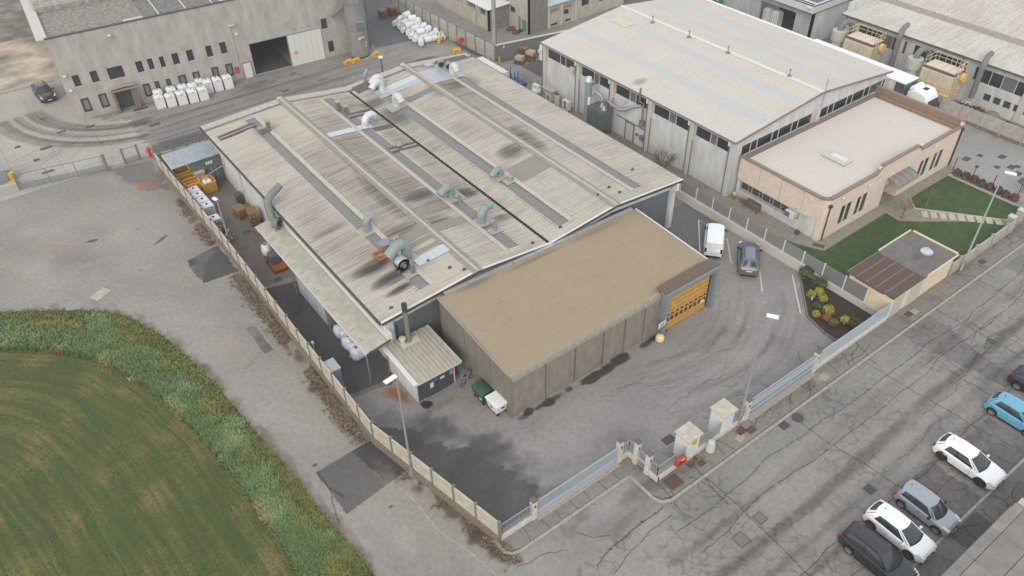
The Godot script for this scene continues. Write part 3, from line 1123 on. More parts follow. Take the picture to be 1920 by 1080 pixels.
func main_hall() -> void:
	var t := thing("factory_hall", "long factory hall with two low gables and a sooty corrugated roof studded with vents", "factory", V3(32, 0, -56))
	var soot := [[19.4, -44.6, 2.2, 0.9, 0.95], [19.6, -42.5, 1.9, 0.8, 0.95], [19.7, -41.0, 1.6, 0.45, 0.9], [30.6, -48.8, 1.3, 0.9, 0.9], [27.0, -50.5, 2.2, 1.0, 0.6], [25.8, -46.2, 1.8, 1.4, 0.5], [30.9, -44.0, 1.2, 0.6, 0.55], [23.3, -47.0, 2.0, 0.9, 0.55], [33.0, -64.5, 1.8, 2.2, 0.6], [32.6, -68.5, 1.6, 1.2, 0.55], [41.5, -66.0, 3.0, 1.6, 0.55], [39.6, -66.0, 2.2, 2.2, 0.45], [37.5, -51.5, 1.6, 1.4, 0.7], [39.8, -52.0, 1.2, 3.2, 0.6], [35.6, -47.6, 1.2, 0.8, 0.5], [19.0, -51.0, 2.0, 0.5, 0.4], [25.1, -58.0, 0.8, 12.0, 0.45], [24.4, -52.0, 1.0, 5.0, 0.5], [39.3, -60.0, 0.7, 9.0, 0.3]]
	var bands := [[21.4, 25.0, 0.42, -66.0, -43.5], [25.1, 28.6, 0.55, -71.0, -44.5], [29.8, 31.8, 0.34, -74.0, -44.0], [16.7, 20.5, 0.24, -60.0, -40.0], [39.1, 41.9, 0.32, -71.0, -50.0], [34.9, 38.9, 0.18, -70.0, -52.0], [32.1, 33.7, 0.22, -74.0, -48.0]]
	var rt := roof_texture(16, -76, 32, 38, 900, c8(194, 188, 177), c8(116, 109, 102), 0.32, bands, soot, 41)
	var rm := plan_mat("hall_roof", rt, 16, -76, 32, 38, 0.85)
	var pale := mat("roof_pale_strip", c8(214, 208, 197), 0.85, 0, tex["worn"], 0.3)
	var sky := mat("roof_skylight", c8(150, 150, 148), 0.55, 0, tex["streak"], 0.4)
	var flash := mat("roof_flashing", c8(204, 199, 190), 0.7, 0, tex["worn"], 0.3)
	var zf := -38.9
	# slopes: eave, skylight foot, skylight head, ridge
	var slopes := [[16.7, 20.45, 21.45, 24.8], [31.8, 29.75, 28.6, 25.2], [32.1, 33.7, 34.85, 38.8], [46.95, 43.0, 41.95, 39.2]]
	for s in slopes:
		var dir: float = signf(s[3] - s[0])
		var lo := mb()
		lo.plan = true
		var zb0: float = hall_back(s[0]) + 1.3
		lo.corrugated(s[0], hall_h(s[0]), s[1] + dir * 0.1, hall_h(s[1] + dir * 0.1) + 0.03, zb0, zf, 0.30, 0.055, hall_back(s[1]) + 1.3, zf)
		part(lo, "roof_sheet", rm, t)
		var sl := mb()
		sl.corrugated(s[1] - dir * 0.15, hall_h(s[1]) - 0.03, s[2] + dir * 0.15, hall_h(s[2]) - 0.02, hall_back(s[1]) + 2.0, zf - 1.1, 0.30, 0.055)
		part(sl, "skylight", sky, t)
		for e in 2:
			var pc := mb()
			pc.plan = true
			var za: float = (hall_back(s[1]) + 1.3) if e == 0 else zf - 1.1
			var zz: float = hall_back(s[1]) + 2.0 if e == 0 else zf
			pc.corrugated(s[1] + dir * 0.1, hall_h(s[1] + dir * 0.1) + 0.028, s[2], hall_h(s[2]) + 0.035, za, zz, 0.30, 0.055)
			part(pc, "roof_sheet", rm, t)
		var ps := mb()
		ps.corrugated(s[2] - dir * 0.02, hall_h(s[2]) + 0.085, s[2] + dir * 0.38, hall_h(s[2] + dir * 0.38) + 0.085, hall_back(s[2]) + 1.9, zf - 1.0, 0.30, 0.055)
		part(ps, "pale_sheet_strip", pale, t)
		var up := mb()
		up.plan = true
		up.corrugated(s[2], hall_h(s[2]) + 0.02, s[3], hall_h(s[3]) + 0.02, hall_back(s[2]) + 1.3, zf, 0.30, 0.055, hall_back(s[3]) + 1.3, zf)
		part(up, "roof_sheet", rm, t)
	# newer plain sheets let into the old ones
	for q in [[25.5, 28.4, -45.9, -44.9], [25.4, 28.6, -48.7, -47.6], [21.9, 24.6, -46.3, -45.2], [35.0, 38.6, -49.4, -46.9], [21.5, 24.7, -45.0, -44.4], [22.2, 24.7, -43.9, -43.4]]:
		var b := mb()
		var n := 3
		for k in n:
			var xa := lerpf(q[0], q[1], k / float(n))
			var xb := lerpf(q[0], q[1], (k + 1) / float(n)) - 0.03
			b.quad(V3(xa, hall_h(xa) + 0.078, q[3]), V3(xb, hall_h(xb) + 0.078, q[3]), V3(xb, hall_h(xb) + 0.078, q[2]), V3(xa, hall_h(xa) + 0.078, q[2]))
		part(b, "patch_sheet", mat("patch_sheet", c8(182, 175, 162), 0.85, 0, noise_tex("lichen", 12, 0.06, 0.55, 1.0, 512, 5), 0.5), t)
	# bright new sheets near the front
	for q in [[26.1, 28.5, -43.6, -42.6], [33.2, 33.9, -47.8, -46.0], [35.0, 38.7, -46.0, -40.5]]:
		var b := mb()
		b.corrugated(q[0], hall_h(q[0]) + 0.03, q[1], hall_h(q[1]) + 0.03, q[2], q[3], 0.27, 0.047)
		part(b, "new_roof_sheet", mat("roof_new_sheet", c8(202, 198, 188), 0.8, 0, tex["streak"], 0.25), t)
	# ridges
	for x in [25.0, 39.0]:
		var r := mb()
		var zz: float = hall_back(x) + 0.1
		var y := 5.66
		for sx in [-1, 1]:
			r.quad(V3(x, y + 0.04, zf + 0.1), V3(x + 0.46, y - 0.0, zf + 0.1), V3(x + 0.46, y - 0.0, zz), V3(x, y + 0.04, zz)) if sx > 0 else r.quad(V3(x - 0.46, y - 0.0, zf + 0.1), V3(x, y + 0.04, zf + 0.1), V3(x, y + 0.04, zz), V3(x - 0.46, y - 0.0, zz))
		part(r, "ridge_cap", mat("ridge_grey", c8(170, 164, 155), 0.8, 0, tex["worn"], 0.4), t)
		pcyl("ridge_roll", flash, t, V3(x, y + 0.05, zf + 0.1), V3(x, y + 0.05, zz), 0.13, 0.13, 8)
		pcbox("ridge_end", M.offwhite, t, V3(x, y + 0.0, zz - 0.1), V3(0.5, 0.22, 0.4), 0.05)
	# valley gutter
	var vg := mb()
	vg.quad(V3(31.78, 4.84, zf), V3(32.12, 4.84, zf), V3(32.12, 4.84, hall_back(31.9)), V3(31.78, 4.84, hall_back(31.9)))
	part(vg, "valley_gutter", M.dark, t)
	# broad flashing along the back verge
	for i in 4:
		var b := mb()
		var xa: float = HX[i]
		var xb: float = HX[i + 1]
		var ha: float = HY[i] + 0.07
		var hb: float = HY[i + 1] + 0.07
		var za := hall_back(xa)
		var zb := hall_back(xb)
		b.quad(V3(xa, ha, za + 0.95), V3(xb, hb, zb + 0.95), V3(xb, hb, zb), V3(xa, ha, za))
		b.quad(V3(xa, ha - 0.2, za + 0.95), V3(xb, hb - 0.2, zb + 0.95), V3(xb, hb, zb + 0.95), V3(xa, ha, za + 0.95))
		part(b, "verge_flashing", flash, t)
		var g := mb()
		g.quad(V3(xa, ha - 0.03, za + 1.4), V3(xb, hb - 0.03, zb + 1.4), V3(xb, hb - 0.17, zb + 0.9), V3(xa, ha - 0.17, za + 0.9))
		part(g, "verge_gutter", mat("gutter_brown", c8(98, 88, 82), 0.8), t)
	# slots in the skylight strips where soot-brown boxes sit across the roof
	for q in [[17.2, 20.9, -71.4, -71.05], [29.0, 31.6, -67.3, -66.9], [29.0, 31.7, -58.9, -58.5]]:
		var b := mb()
		var ya := hall_h(q[0])
		var yb := hall_h(q[1])
		for e in [[q[2] - 0.25, q[2]], [q[3], q[3] + 0.25]]:
			b.quad(V3(q[0], ya + 0.16, e[1]), V3(q[1], yb + 0.16, e[1]), V3(q[1], yb + 0.16, e[0]), V3(q[0], ya + 0.16, e[0]))
			b.quad(V3(q[0], ya, e[1]), V3(q[1], yb, e[1]), V3(q[1], yb + 0.16, e[1]), V3(q[0], ya + 0.16, e[1]))
		part(b, "box_gutter", mat("gutter_brown", c8(98, 88, 82), 0.8), t)
		var c := mb()
		c.quad(V3(q[0], ya + 0.06, q[3]), V3(q[1], yb + 0.06, q[3]), V3(q[1], yb + 0.06, q[2]), V3(q[0], ya + 0.06, q[2]))
		part(c, "box_gutter_bed", M.tin, t)
	for q in [[29.7, 31.7, -63.7, -62.8], [32.4, 34.6, -73.0, -71.3], [42.4, 46.4, -72.3, -71.2]]:
		var c := mb()
		c.quad(V3(q[0], hall_h(q[0]) + 0.09, q[3]), V3(q[1], hall_h(q[1]) + 0.09, q[3]), V3(q[1], hall_h(q[1]) + 0.09, q[2]), V3(q[0], hall_h(q[0]) + 0.09, q[2]))
		part(c, "brown_sheet", mat("brown_sheet", c8(112, 104, 102), 0.7, 0, tex["worn"], 0.4), t)
	# eave gutters and front verge
	pbox("gutter", M.shade_grey, t, V3(16.62, 4.86, (zf + hall_back(16.7)) / 2), V3(0.16, 0.14, zf - hall_back(16.7)))
	pbox("gutter", M.shade_grey, t, V3(47.03, 4.86, (zf + hall_back(47)) / 2), V3(0.16, 0.14, zf - hall_back(47)))
	for i in 4:
		var b := mb()
		var a := V3(HX[i], HY[i] + 0.06, zf + 0.06)
		var c := V3(HX[i + 1], HY[i + 1] + 0.06, zf + 0.06)
		b.quad(a + V3(0, 0, 0.03), c + V3(0, 0, 0.03), c + V3(0, 0, -0.14), a + V3(0, 0, -0.14))
		b.quad(a + V3(0, -0.05, 0.03), c + V3(0, -0.05, 0.03), c + V3(0, 0, 0.03), a + V3(0, 0, 0.03))
		part(b, "verge_trim", M.white, t)
		var d := mb()
		d.quad(a + V3(0, -0.32, 0), c + V3(0, -0.32, 0), c + V3(0, -0.04, 0), a + V3(0, -0.04, 0))
		part(d, "verge_board", mat("verge_board", c8(70, 68, 67), 0.7), t)
		# sloping beam of the front
		var e := mb()
		a = V3(maxf(HX[i], 17.2), 0, -39.25)
		c = V3(minf(HX[i + 1], 46.45), 0, -39.25)
		a.y = hall_h(a.x) - 0.15
		c.y = hall_h(c.x) - 0.15
		e.quad(V3(a.x, a.y - 0.75, a.z), V3(c.x, c.y - 0.75, c.z), c, a)
		e.quad(V3(a.x, a.y - 0.75, a.z - 0.3), V3(c.x, c.y - 0.75, c.z - 0.3), V3(c.x, c.y - 0.75, c.z), V3(a.x, a.y - 0.75, a.z))
		part(e, "gable_beam", M.white_wall, t)
	# walls
	pwall("front_wall", M.grey_panel, t, V3(17.45, 0, -39.4), Vector3.RIGHT, 28.75, 4.4, 0.2)
	for x in [17.45, 46.2]:
		pcbox("column", M.white_wall, t, V3(x, 2.3, -39.3), V3(0.5, 4.6, 0.45), 0.03)
	pcbox("column_bracket", M.white, t, V3(46.3, 4.45, -39.0), V3(0.35, 0.7, 0.5), 0.05)
	pwall("wall_seam", M.frame_dark, t, V3(18.0, 2.2, -39.38), Vector3.RIGHT, 0.12, 1.4, 0.05)
	pwall("left_wall", M.white_wall, t, V3(17.2, 0, -73.4), V3(0, 0, 1), 33.9, 3.75, 0.25)
	pwall("clerestory", M.shade_grey, t, V3(17.4, 3.75, -73.4), V3(0, 0, 1), 33.9, 1.05, 0.1)
	for k in 13:
		var b := mb()
		var z := -72.8 + k * 2.8
		b.bar(V3(17.1, 3.3, z), V3(16.95, 4.8, z), 0.12)
		part(b, "eave_post", M.white, t)
		if k % 2 == 0:
			pbox("wall_post", M.offwhite, t, V3(17.12, 2.2, z), V3(0.16, 4.4, 0.3))
	pwall("right_wall", M.white_wall, t, V3(46.45, 0, -39.4), V3(0, 0, -1), 33.0, 4.75, 0.25)
	pwall("back_wall", M.concrete_wall, t, V3(46.4, 0, -72.6), V3(-1, 0, 0.075).normalized(), 29.2, 4.75, 0.25)
	# drains sticking up by the verge, small bird spikes
	for p in [[23.6, -40.5], [24.3, -39.6], [40.4, -41.3], [40.6, -40.2], [33.8, -39.8], [30.8, -39.6], [18.0, -39.7], [44.3, -42.5], [22.8, -42.3], [38.8, -40.9]]:
		var b := mb()
		var y := hall_h(p[0]) + 0.05
		b.cbox(V3(p[0], y + 0.05, p[1]), V3(0.28, 0.1, 0.16), 0.03)
		b.bar(V3(p[0], y + 0.1, p[1]), V3(p[0] - 0.08, y + 0.24, p[1]), 0.05)
		part(b, "roof_anchor", M.shade_grey, t)
	# lean-to roof along the left wall
	var cz0 := -58.0
	var cz1 := -38.45
	var n := 14
	for k in n:
		var b := mb()
		var za := lerpf(cz0, cz1, k / float(n))
		var zb := lerpf(cz0, cz1, (k + 1) / float(n)) - 0.004
		b.box(V3(15.85, 3.38, (za + zb) / 2), V3(1.8, 0.07, zb - za), Basis(Vector3.BACK, 0.16))
		part(b, "canopy_sheet", mat("canopy_sheet", c8(204, 199, 186), 0.8, 0, tex["worn"], 0.15), t)
		pbox("canopy_upstand", M.white, t, V3(16.98, 3.76, (za + zb) / 2), V3(0.4, 0.5, zb - za - 0.02))
		pbox("canopy_clip", M.shade_grey, t, V3(15.35, 3.335, zb), V3(0.26, 0.02, 0.03), Basis(Vector3.BACK, 0.16))
	pbox("canopy_gutter", M.offwhite, t, V3(14.94, 3.2, (cz0 + cz1) / 2), V3(0.1, 0.16, cz1 - cz0))
	for z in [-57.6, -51.3, -45.0, -38.7]:
		pbar("canopy_post", M.galv_dull, t, V3(15.05, 0, z), V3(15.05, 3.1, z), 0.1)
	pbar("canopy_end_trim", M.shade_grey, t, V3(15.0, 3.15, cz1 + 0.02), V3(17.0, 3.5, cz1 + 0.02), 0.05, 0.16)

func tent() -> void:
	var t := thing("storage_tent", "brown fabric storage shed with grey side walls built against the hall front", "warehouse tent", V3(31.5, 0, -34))
	var px := roof_texture(20, -40, 23, 12, 640, c8(163, 147, 122), c8(154, 133, 108), 0.3, [], [[38.5, -30.2, 4.5, 0.5, 0.5], [24.5, -38.4, 2.0, 0.35, 0.3], [30.0, -38.2, 3.5, 0.3, 0.35], [36.0, -38.2, 3.0, 0.35, 0.3]], 61)
	var rm := plan_mat("tent_fabric", px, 20, -40, 23, 12, 0.85)
	var b := mb()
	b.plan = true
	var rows := []
	var nx := 40
	for j in 9:
		var v := j / 8.0
		var row := PackedVector3Array()
		for i in nx + 1:
			var u := i / float(nx)
			var x := lerpf(21.25, 41.05, u)
			var z := lerpf(-29.95, -38.62, v)
			var hb := lerpf(5.08, 4.5, u)
			var sag := -0.05 * sin(PI * v) * (0.5 + 0.5 * cos(u * TAU * 5.0))
			row.append(V3(x, lerpf(4.12, hb, v) + sag, z))
		rows.append(row)
	b.grid(rows)
	part(b, "roof_fabric", rm, t)
	# small clips in rows over the fabric
	var dots := mb()
	rng.seed = 77
	for j in 5:
		for i in 9:
			var u := (i + 0.5 + 0.25 * (j % 2)) / 9.5
			var v := 0.08 + j * 0.2
			var x := lerpf(21.4, 40.6, u)
			dots.box(V3(x, lerpf(4.12, lerpf(5.08, 4.5, u), v) + 0.0, lerpf(-29.95, -38.6, v)), V3(0.2, 0.02, 0.04), Basis(Vector3.UP, 0.4))
	part(dots, "fabric_clips", mat("fabric_clip", c8(152, 134, 108), 0.9), t)
	# rolled eave
	var e := mb()
	var r2 := []
	for j in 5:
		var row := PackedVector3Array()
		for i in 31:
			var x := lerpf(21.25, 35.3, i / 30.0)
			var a := j / 4.0
			row.append(V3(x, 4.12 - 0.52 * a * a - 0.04 * a, -29.95 + 0.27 * sin(a * PI / 2)))
		r2.append(row)
	e.grid(r2, true)
	part(e, "eave_roll", mat("eave_roll", c8(170, 164, 152), 0.8, 0, tex["worn"], 0.3), t)
	var wallm := mat("tent_wall", c8(156, 147, 137), 0.85, 0, tex["streak"], 0.14)
	var xs := [21.3, 24.3, 27.0, 29.7, 31.8, 33.8, 35.4]
	for i in xs.size() - 1:
		var p := mb()
		var rws := []
		for j in 5:
			var row := PackedVector3Array()
			for k in 9:
				var u := k / 8.0
				row.append(V3(lerpf(xs[i] + 0.02, xs[i + 1] - 0.02, u), lerpf(0.05, 3.7, j / 4.0), -29.76 + 0.035 * sin(u * PI * 3.0 + i) * (1.0 - j / 5.0)))
			rws.append(row)
		p.grid(rws)
		part(p, "wall_panel", wallm, t)
		pbox("seam", mat("tent_seam", c8(104, 98, 92), 0.8), t, V3(xs[i + 1], 1.85, -29.74), V3(0.06, 3.7, 0.07))
	# end wall to the left
	var zs := [-29.78, -32.2, -35.4, -38.6]
	for i in 3:
		var p := mb()
		var z0: float = zs[i] - 0.02
		var z1: float = zs[i + 1] + 0.02
		var h0 := lerpf(4.1, 5.05, (-29.95 - z0) / 8.7)
		var h1 := lerpf(4.1, 5.05, (-29.95 - z1) / 8.7)
		p.quad(V3(21.32, 0.05, z1), V3(21.32, 0.05, z0), V3(21.32, h0, z0), V3(21.32, h1, z1))
		part(p, "end_panel", mat("tent_end", c8(142, 137, 129), 0.85, 0, tex["streak"], 0.14), t)
		if i > 0:
			pbox("end_post", M.post_grey, t, V3(21.3, h0 / 2 - 0.3, zs[i]), V3(0.08, h0 - 0.6, 0.1))
	pbar("roof_edge_trim", mat("tent_trim", c8(150, 144, 132), 0.8), t, V3(21.22, 4.1, -29.9), V3(21.22, 5.06, -38.6), 0.08, 0.12)
	pbar("roof_edge_trim", M.white, t, V3(41.08, 4.13, -29.9), V3(41.08, 4.52, -38.6), 0.08, 0.1)
	var rw := mb()
	rw.quad(V3(41.0, 0, -29.8), V3(41.0, 0, -38.6), V3(41.0, 4.45, -38.6), V3(41.0, 4.05, -29.8))
	part(rw, "end_panel", wallm, t)
	pbox("corner_post", M.post_grey, t, V3(21.28, 2.0, -29.74), V3(0.12, 4.0, 0.12))
	for k in 9:
		var fb := mb()
		var x := 21.9 + k * 2.1
		var hb := lerpf(5.0, 4.45, (x - 21.3) / 19.7)
		fb.bar(V3(x, hb + 0.14, -38.75), V3(x + 2.05, hb + 0.08, -38.75), 0.3, 0.1)
		part(fb, "back_flashing", M.tin, t)
	# the folding door in its steel frame
	var fm: Material = M.steel_blue
	for x in [35.55, 40.95]:
		pcbox("door_post", fm, t, V3(x, 2.1, -29.5), V3(0.34, 4.2, 0.7), 0.03)
	pcbox("door_head", fm, t, V3(38.25, 4.1, -29.5), V3(5.8, 0.36, 0.74), 0.03)
	pbox("door_hood", mat("door_hood", c8(120, 104, 92), 0.85, 0, tex["worn"], 0.4), t, V3(38.25, 4.33, -29.75), V3(5.9, 0.06, 1.0), Basis(Vector3.RIGHT, 0.03))
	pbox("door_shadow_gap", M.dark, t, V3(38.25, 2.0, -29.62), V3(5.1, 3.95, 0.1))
	var om := mat("door_orange", c8(216, 168, 84), 0.7, 0, tex["worn"], 0.25)
	for j in 8:
		var p := mb()
		var y0 := 0.04 + j * 0.475
		var rws := []
		for q in 4:
			var a := q / 3.0
			var row := PackedVector3Array()
			for k in 2:
				row.append(V3(35.86 + k * 4.6, y0 + 0.46 * a, -29.5 + 0.045 * sin(a * PI)))
			rws.append(row)
		p.grid(rws)
		var o := part(p, "door_section", om, t)
		if j == 2 or j == 3:
			for k in 9:
				for e_1 in ([0.1, 0.3] if j == 2 else [0.22]):
					pbox("window_pane", M.black, o, V3(36.1 + k * 0.51, y0 + e_1, -29.46), V3(0.3, 0.13, 0.05))
	pbox("door_notice", M.white, t, V3(40.0, 1.05, -29.43), V3(0.4, 0.25, 0.03))

func boiler_shed() -> void:
	var t := thing("boiler_shed", "small white shed with pale corrugated roof, dark double door and a tall flue", "shed", V3(18.4, 0, -37))
	pwall("side_wall", M.white_wall, t, V3(16.8, 0, -39.0), V3(0, 0, 1), 4.0, 2.35, 0.1)
	pwall("side_wall", M.white_wall, t, V3(20.05, 0, -35.0), V3(0, 0, -1), 4.0, 2.35, 0.1)
	pwall("front_wall", M.dark_panel, t, V3(16.84, 0, -35.02), Vector3.RIGHT, 3.2, 2.35, 0.1)
	for k in 2:
		var o := pbox("door", M.dark_panel, t, V3(18.05 + k * 0.86, 1.05, -34.99), V3(0.83, 2.1, 0.05))
		pbox("door_handle", M.black, o, V3(18.4 + k * 0.14, 1.0, -34.95), V3(0.05, 0.16, 0.05))
	var r := mb()
	var rx := [16.5, 20.35]
	var n := 12
	for k in n:
		var xa := lerpf(rx[0], rx[1], k / float(n))
		var xb := lerpf(rx[0], rx[1], (k + 1) / float(n))
		var prof := [[0.0, 0.0], [0.55, 0.0], [0.65, 0.045], [0.9, 0.045], [1.0, 0.0]]
		for q in 4:
			var a := lerpf(xa, xb, prof[q][0])
			var b := lerpf(xa, xb, prof[q + 1][0])
			r.quad(V3(a, 2.42 + prof[q][1], -34.45), V3(b, 2.42 + prof[q + 1][1], -34.45), V3(b, 2.62 + prof[q + 1][1], -39.0), V3(a, 2.62 + prof[q][1], -39.0))
	part(r, "roof_sheet", mat("shed_roof", c8(198, 191, 176), 0.8, 0, tex["streak"], 0.3), t)
	pbar("eave_trim", M.offwhite, t, V3(16.5, 2.36, -34.44), V3(20.36, 2.36, -34.44), 0.06, 0.14)
	pbar("verge_trim", M.white, t, V3(20.36, 2.4, -34.44), V3(20.36, 2.6, -39.0), 0.06, 0.14)
	pbar("verge_trim", M.white, t, V3(16.55, 2.43, -34.44), V3(16.55, 2.63, -39.0), 0.34, 0.1)
	pbox("flue_plate", M.offwhite, t, V3(18.4, 2.65, -38.2), V3(1.5, 0.03, 0.7), Basis(Vector3.RIGHT, 0.045))
	var fo := ptube("flue", mat("flue", c8(150, 144, 134), 0.7, 0.1, tex["streak"], 0.5), t, v3a([V3(18.35, 2.55, -38.3), V3(18.35, 5.0, -38.3), V3(18.35, 5.05, -38.3), V3(18.35, 6.3, -38.3)]), [0.17, 0.17, 0.19, 0.19], 12, false)
	var cap := mb()
	cap.tube(v3a([V3(18.35, 5.6, -38.3), V3(18.35, 6.32, -38.3)]), 0.2, 12, false)
	cap.cyl(V3(18.35, 6.2, -38.3), V3(18.35, 6.21, -38.3), 0.19)
	part(cap, "flue_top", mat("sooty", c8(62, 60, 60), 0.7), fo)
	plathe("vent_cowl", M.offwhite, t, V3(17.85, 2.6, -38.3), v2a([Vector2(0.18, 0), Vector2(0.18, 0.55), Vector2(0.26, 0.58), Vector2(0.26, 0.68), Vector2(0, 0.74)]), 14)
	# notices on the door
	for q in [[18.05, 1.05, 0.28, 0.5, M.white], [18.35, 1.36, 0.4, 0.2, mat("notice_blue", c8(92, 108, 160), 0.6)], [18.95, 1.3, 0.36, 0.24, M.white], [19.72, 1.35, 0.3, 0.5, mat("notice_red", c8(186, 96, 96), 0.6)]]:
		var o := pbox("notice", q[4], t, V3(q[0], q[1], -34.945), V3(q[2], q[3], 0.012))
		if q[4] != M.white and q[3] > 0.3:
			var s := mb()
			s.box(V3(q[0], q[1] + 0.08, -34.935), V3(0.16, 0.05, 0.01))
			s.box(V3(q[0], q[1] - 0.1, -34.935), V3(0.18, 0.04, 0.01))
			part(s, "notice_print", M.white, o)
	ptube("downpipe", M.galv_dull, t, v3a([V3(16.72, 2.3, -38.9), V3(16.72, 0.2, -38.9), V3(16.6, 0.1, -38.8)]), 0.05, 8)

# strip windows: dark panes between light mullions in one opening
func strip_window(parent: Node3D, o: Vector3, u: Vector3, l: float, h: float, cuts: Array, pale: int) -> void:
	var n := u.cross(Vector3.UP)
	var w := mb()
	var c := o + u * l / 2 + Vector3.UP * h / 2 - n * 0.16
	var bs := Basis(u, Vector3.UP, n)
	var fr := mb()
	for e in [[l / 2, 0.03, l, 0.06], [l / 2, h - 0.03, l, 0.06]]:
		fr.box(o + u * e[0] + Vector3.UP * e[1] - n * 0.1, V3(e[2], e[3], 0.08), bs)
	for q in cuts:
		fr.box(o + u * q + Vector3.UP * h / 2 - n * 0.1, V3(0.07, h - 0.12, 0.08), bs)
	var win := part(fr, "window", M.frame_white, parent)
	var edges := [0.0]
	edges.append_array(cuts)
	edges.append(l)
	for i in edges.size() - 1:
		var p := mb()
		var a: float = edges[i]
		var b: float = edges[i + 1]
		p.box(o + u * (a + b) / 2 + Vector3.UP * h / 2 - n * 0.13, V3(b - a - 0.02, h - 0.04, 0.03), bs)
		part(p, "pane", M.pane_grey if i == pale else M.glass, win)

func right_hall() -> void:
	var t := thing("right_hall", "long pale hall with clean white gable roof and dark strip windows under the eaves", "factory", V3(66, 0, -53))
	var rt := roof_texture(53, -68, 26, 30, 512, c8(208, 204, 196), c8(194, 187, 179), 0.45, [], [[55.2, -53.2, 1.0, 0.7, 0.35]], 51)
	var rm := plan_mat("white_roof", rt, 53, -68, 26, 30, 0.8)
	var sk := mat("white_roof_light", c8(196, 199, 199), 0.6, 0, tex["fine"], 0.2)
	var zf := -38.95
	var zb := -67.6
	var hh := func(x: float) -> float:
		return lerpf(6.15, 7.35, (x - 53.7) / 12.3) if x < 66.0 else lerpf(7.35, 6.0, (x - 66.0) / 11.9)
	# sheet courses separated by the paler rooflights
	for s in [[53.7, 57.6, 58.9, 62.4, 63.6, 66.0], [77.9, 74.4, 73.2, 70.3, 69.3, 66.0]]:
		for k in 5:
			var b := mb()
			b.plan = k % 2 == 0
			var y: float = 0.0 if k % 2 == 0 else -0.012
			b.corrugated(s[k], hh.call(s[k]) + y, s[k + 1], hh.call(s[k + 1]) + y, zb if k % 2 == 0 else zb + 0.8, zf if k % 2 == 0 else zf - 0.7, 0.22, 0.022)
			part(b, "roof_sheet" if k % 2 == 0 else "rooflight", rm if k % 2 == 0 else sk, t)
			if k % 2 == 1:
				for e in 2:
					var c := mb()
					c.plan = true
					c.corrugated(s[k], hh.call(s[k]), s[k + 1], hh.call(s[k + 1]), zb if e == 0 else zf - 0.7, zb + 0.8 if e == 0 else zf, 0.22, 0.022)
					part(c, "roof_sheet", rm, t)
	var rc := mb()
	rc.quad(V3(65.7, 7.36, zf), V3(66, 7.42, zf), V3(66, 7.42, zb), V3(65.7, 7.36, zb))
	rc.quad(V3(66, 7.42, zf), V3(66.3, 7.36, zf), V3(66.3, 7.36, zb), V3(66, 7.42, zb))
	part(rc, "ridge_cap", mat("ridge_pale", c8(212, 208, 201), 0.8), t)
	var yl := mb()
	yl.quad(V3(62.4, 7.04, -63.0), V3(63.6, 7.16, -63.0), V3(63.6, 7.16, -65.8), V3(62.4, 7.04, -65.8))
	part(yl, "yellowed_rooflight", mat("yellowed", c8(196, 193, 166), 0.6), t)
	# verge trims at the front, dark
	for q in [[53.65, 66.0], [66.0, 77.95]]:
		pbar("verge_trim", M.brown_trim, t, V3(q[0], hh.call(q[0]) - 0.03, zf + 0.04), V3(q[1], hh.call(q[1]) - 0.03, zf + 0.04), 0.08, 0.2)
		var c := mb()
		var a := V3(maxf(q[0], 54.3), 0, -39.28)
		var d := V3(minf(q[1], 77.6), 0, -39.28)
		a.y = hh.call(a.x) - 0.12
		d.y = hh.call(d.x) - 0.12
		c.quad(V3(a.x, 5.14, a.z), V3(d.x, 5.14, d.z), d, a)
		part(c, "gable_panel", M.white_wall, t)
	pbox("gutter", M.post_grey, t, V3(53.68, 6.08, (zf + zb) / 2), V3(0.12, 0.13, zf - zb))
	pbox("gutter", M.white_clean, t, V3(77.95, 6.0, (zf + zb) / 2), V3(0.3, 0.16, zf - zb))
	# left wall: bays between columns
	var cols := [-67.2, -61.35, -55.85, -50.2, -44.5, -39.5]
	var holes := []
	for i in 5:
		holes.append([cols[i] + 67.4 + 0.35, 4.38, cols[i + 1] + 67.4 - 0.35, 5.55])
	pwall("left_wall", M.white_wall, t, V3(54.2, 0, -67.4), V3(0, 0, 1), 28.1, 6.0, 0.3, holes)
	for i in 5:
		var l: float = holes[i][2] - holes[i][0]
		strip_window(t, V3(54.2, 4.38, -67.4 + holes[i][0]), V3(0, 0, 1), l, 1.17, [l * 0.42, l * 0.6], 1 if i > 0 else -1)
	for i in 6:
		var o := pbox("column", M.offwhite, t, V3(54.12, 3.0, cols[i]), V3(0.3, 6.0, 0.5))
		var c := mb()
		c.bar(V3(53.92, 0, cols[i] - 0.3), V3(53.92, 5.9, cols[i] - 0.3), 0.07)
		if i > 0 and i < 5:
			c.bar(V3(53.92, 0, cols[i] + 0.34), V3(53.92, 4.0, cols[i] + 0.34), 0.07)
		part(c, "downpipe", M.galv_dull, o)
		pcbox("hopper", M.white, o, V3(53.85, 5.7, cols[i] - 0.25), V3(0.25, 0.5, 0.2), 0.04)
	# front gable
	holes = []
	var fx := [54.3, 65.95, 77.6]
	for i in 2:
		holes.append([fx[i] - 54.2 + 0.9, 3.95, fx[i + 1] - 54.2 - 0.4, 5.13])
	pwall("front_wall", M.white_wall, t, V3(54.2, 0, -39.3), Vector3.RIGHT, 23.4, 5.14, 0.3, holes)
	for i in 2:
		var l: float = holes[i][2] - holes[i][0]
		strip_window(t, V3(54.2 + holes[i][0], 3.95, -39.3), Vector3.RIGHT, l, 1.18, [l * 0.13, l * 0.22, l * 0.43, l * 0.52, l * 0.71, l * 0.8], -1)
	pcbox("front_column", M.offwhite, t, V3(66.0, 4.5, -39.15), V3(0.55, 2.2, 0.4), 0.05)
	var rw := mb()
	rw.wall(V3(77.6, 0, -39.3), V3(0, 0, -1), 28.1, 6.0, 0.3)
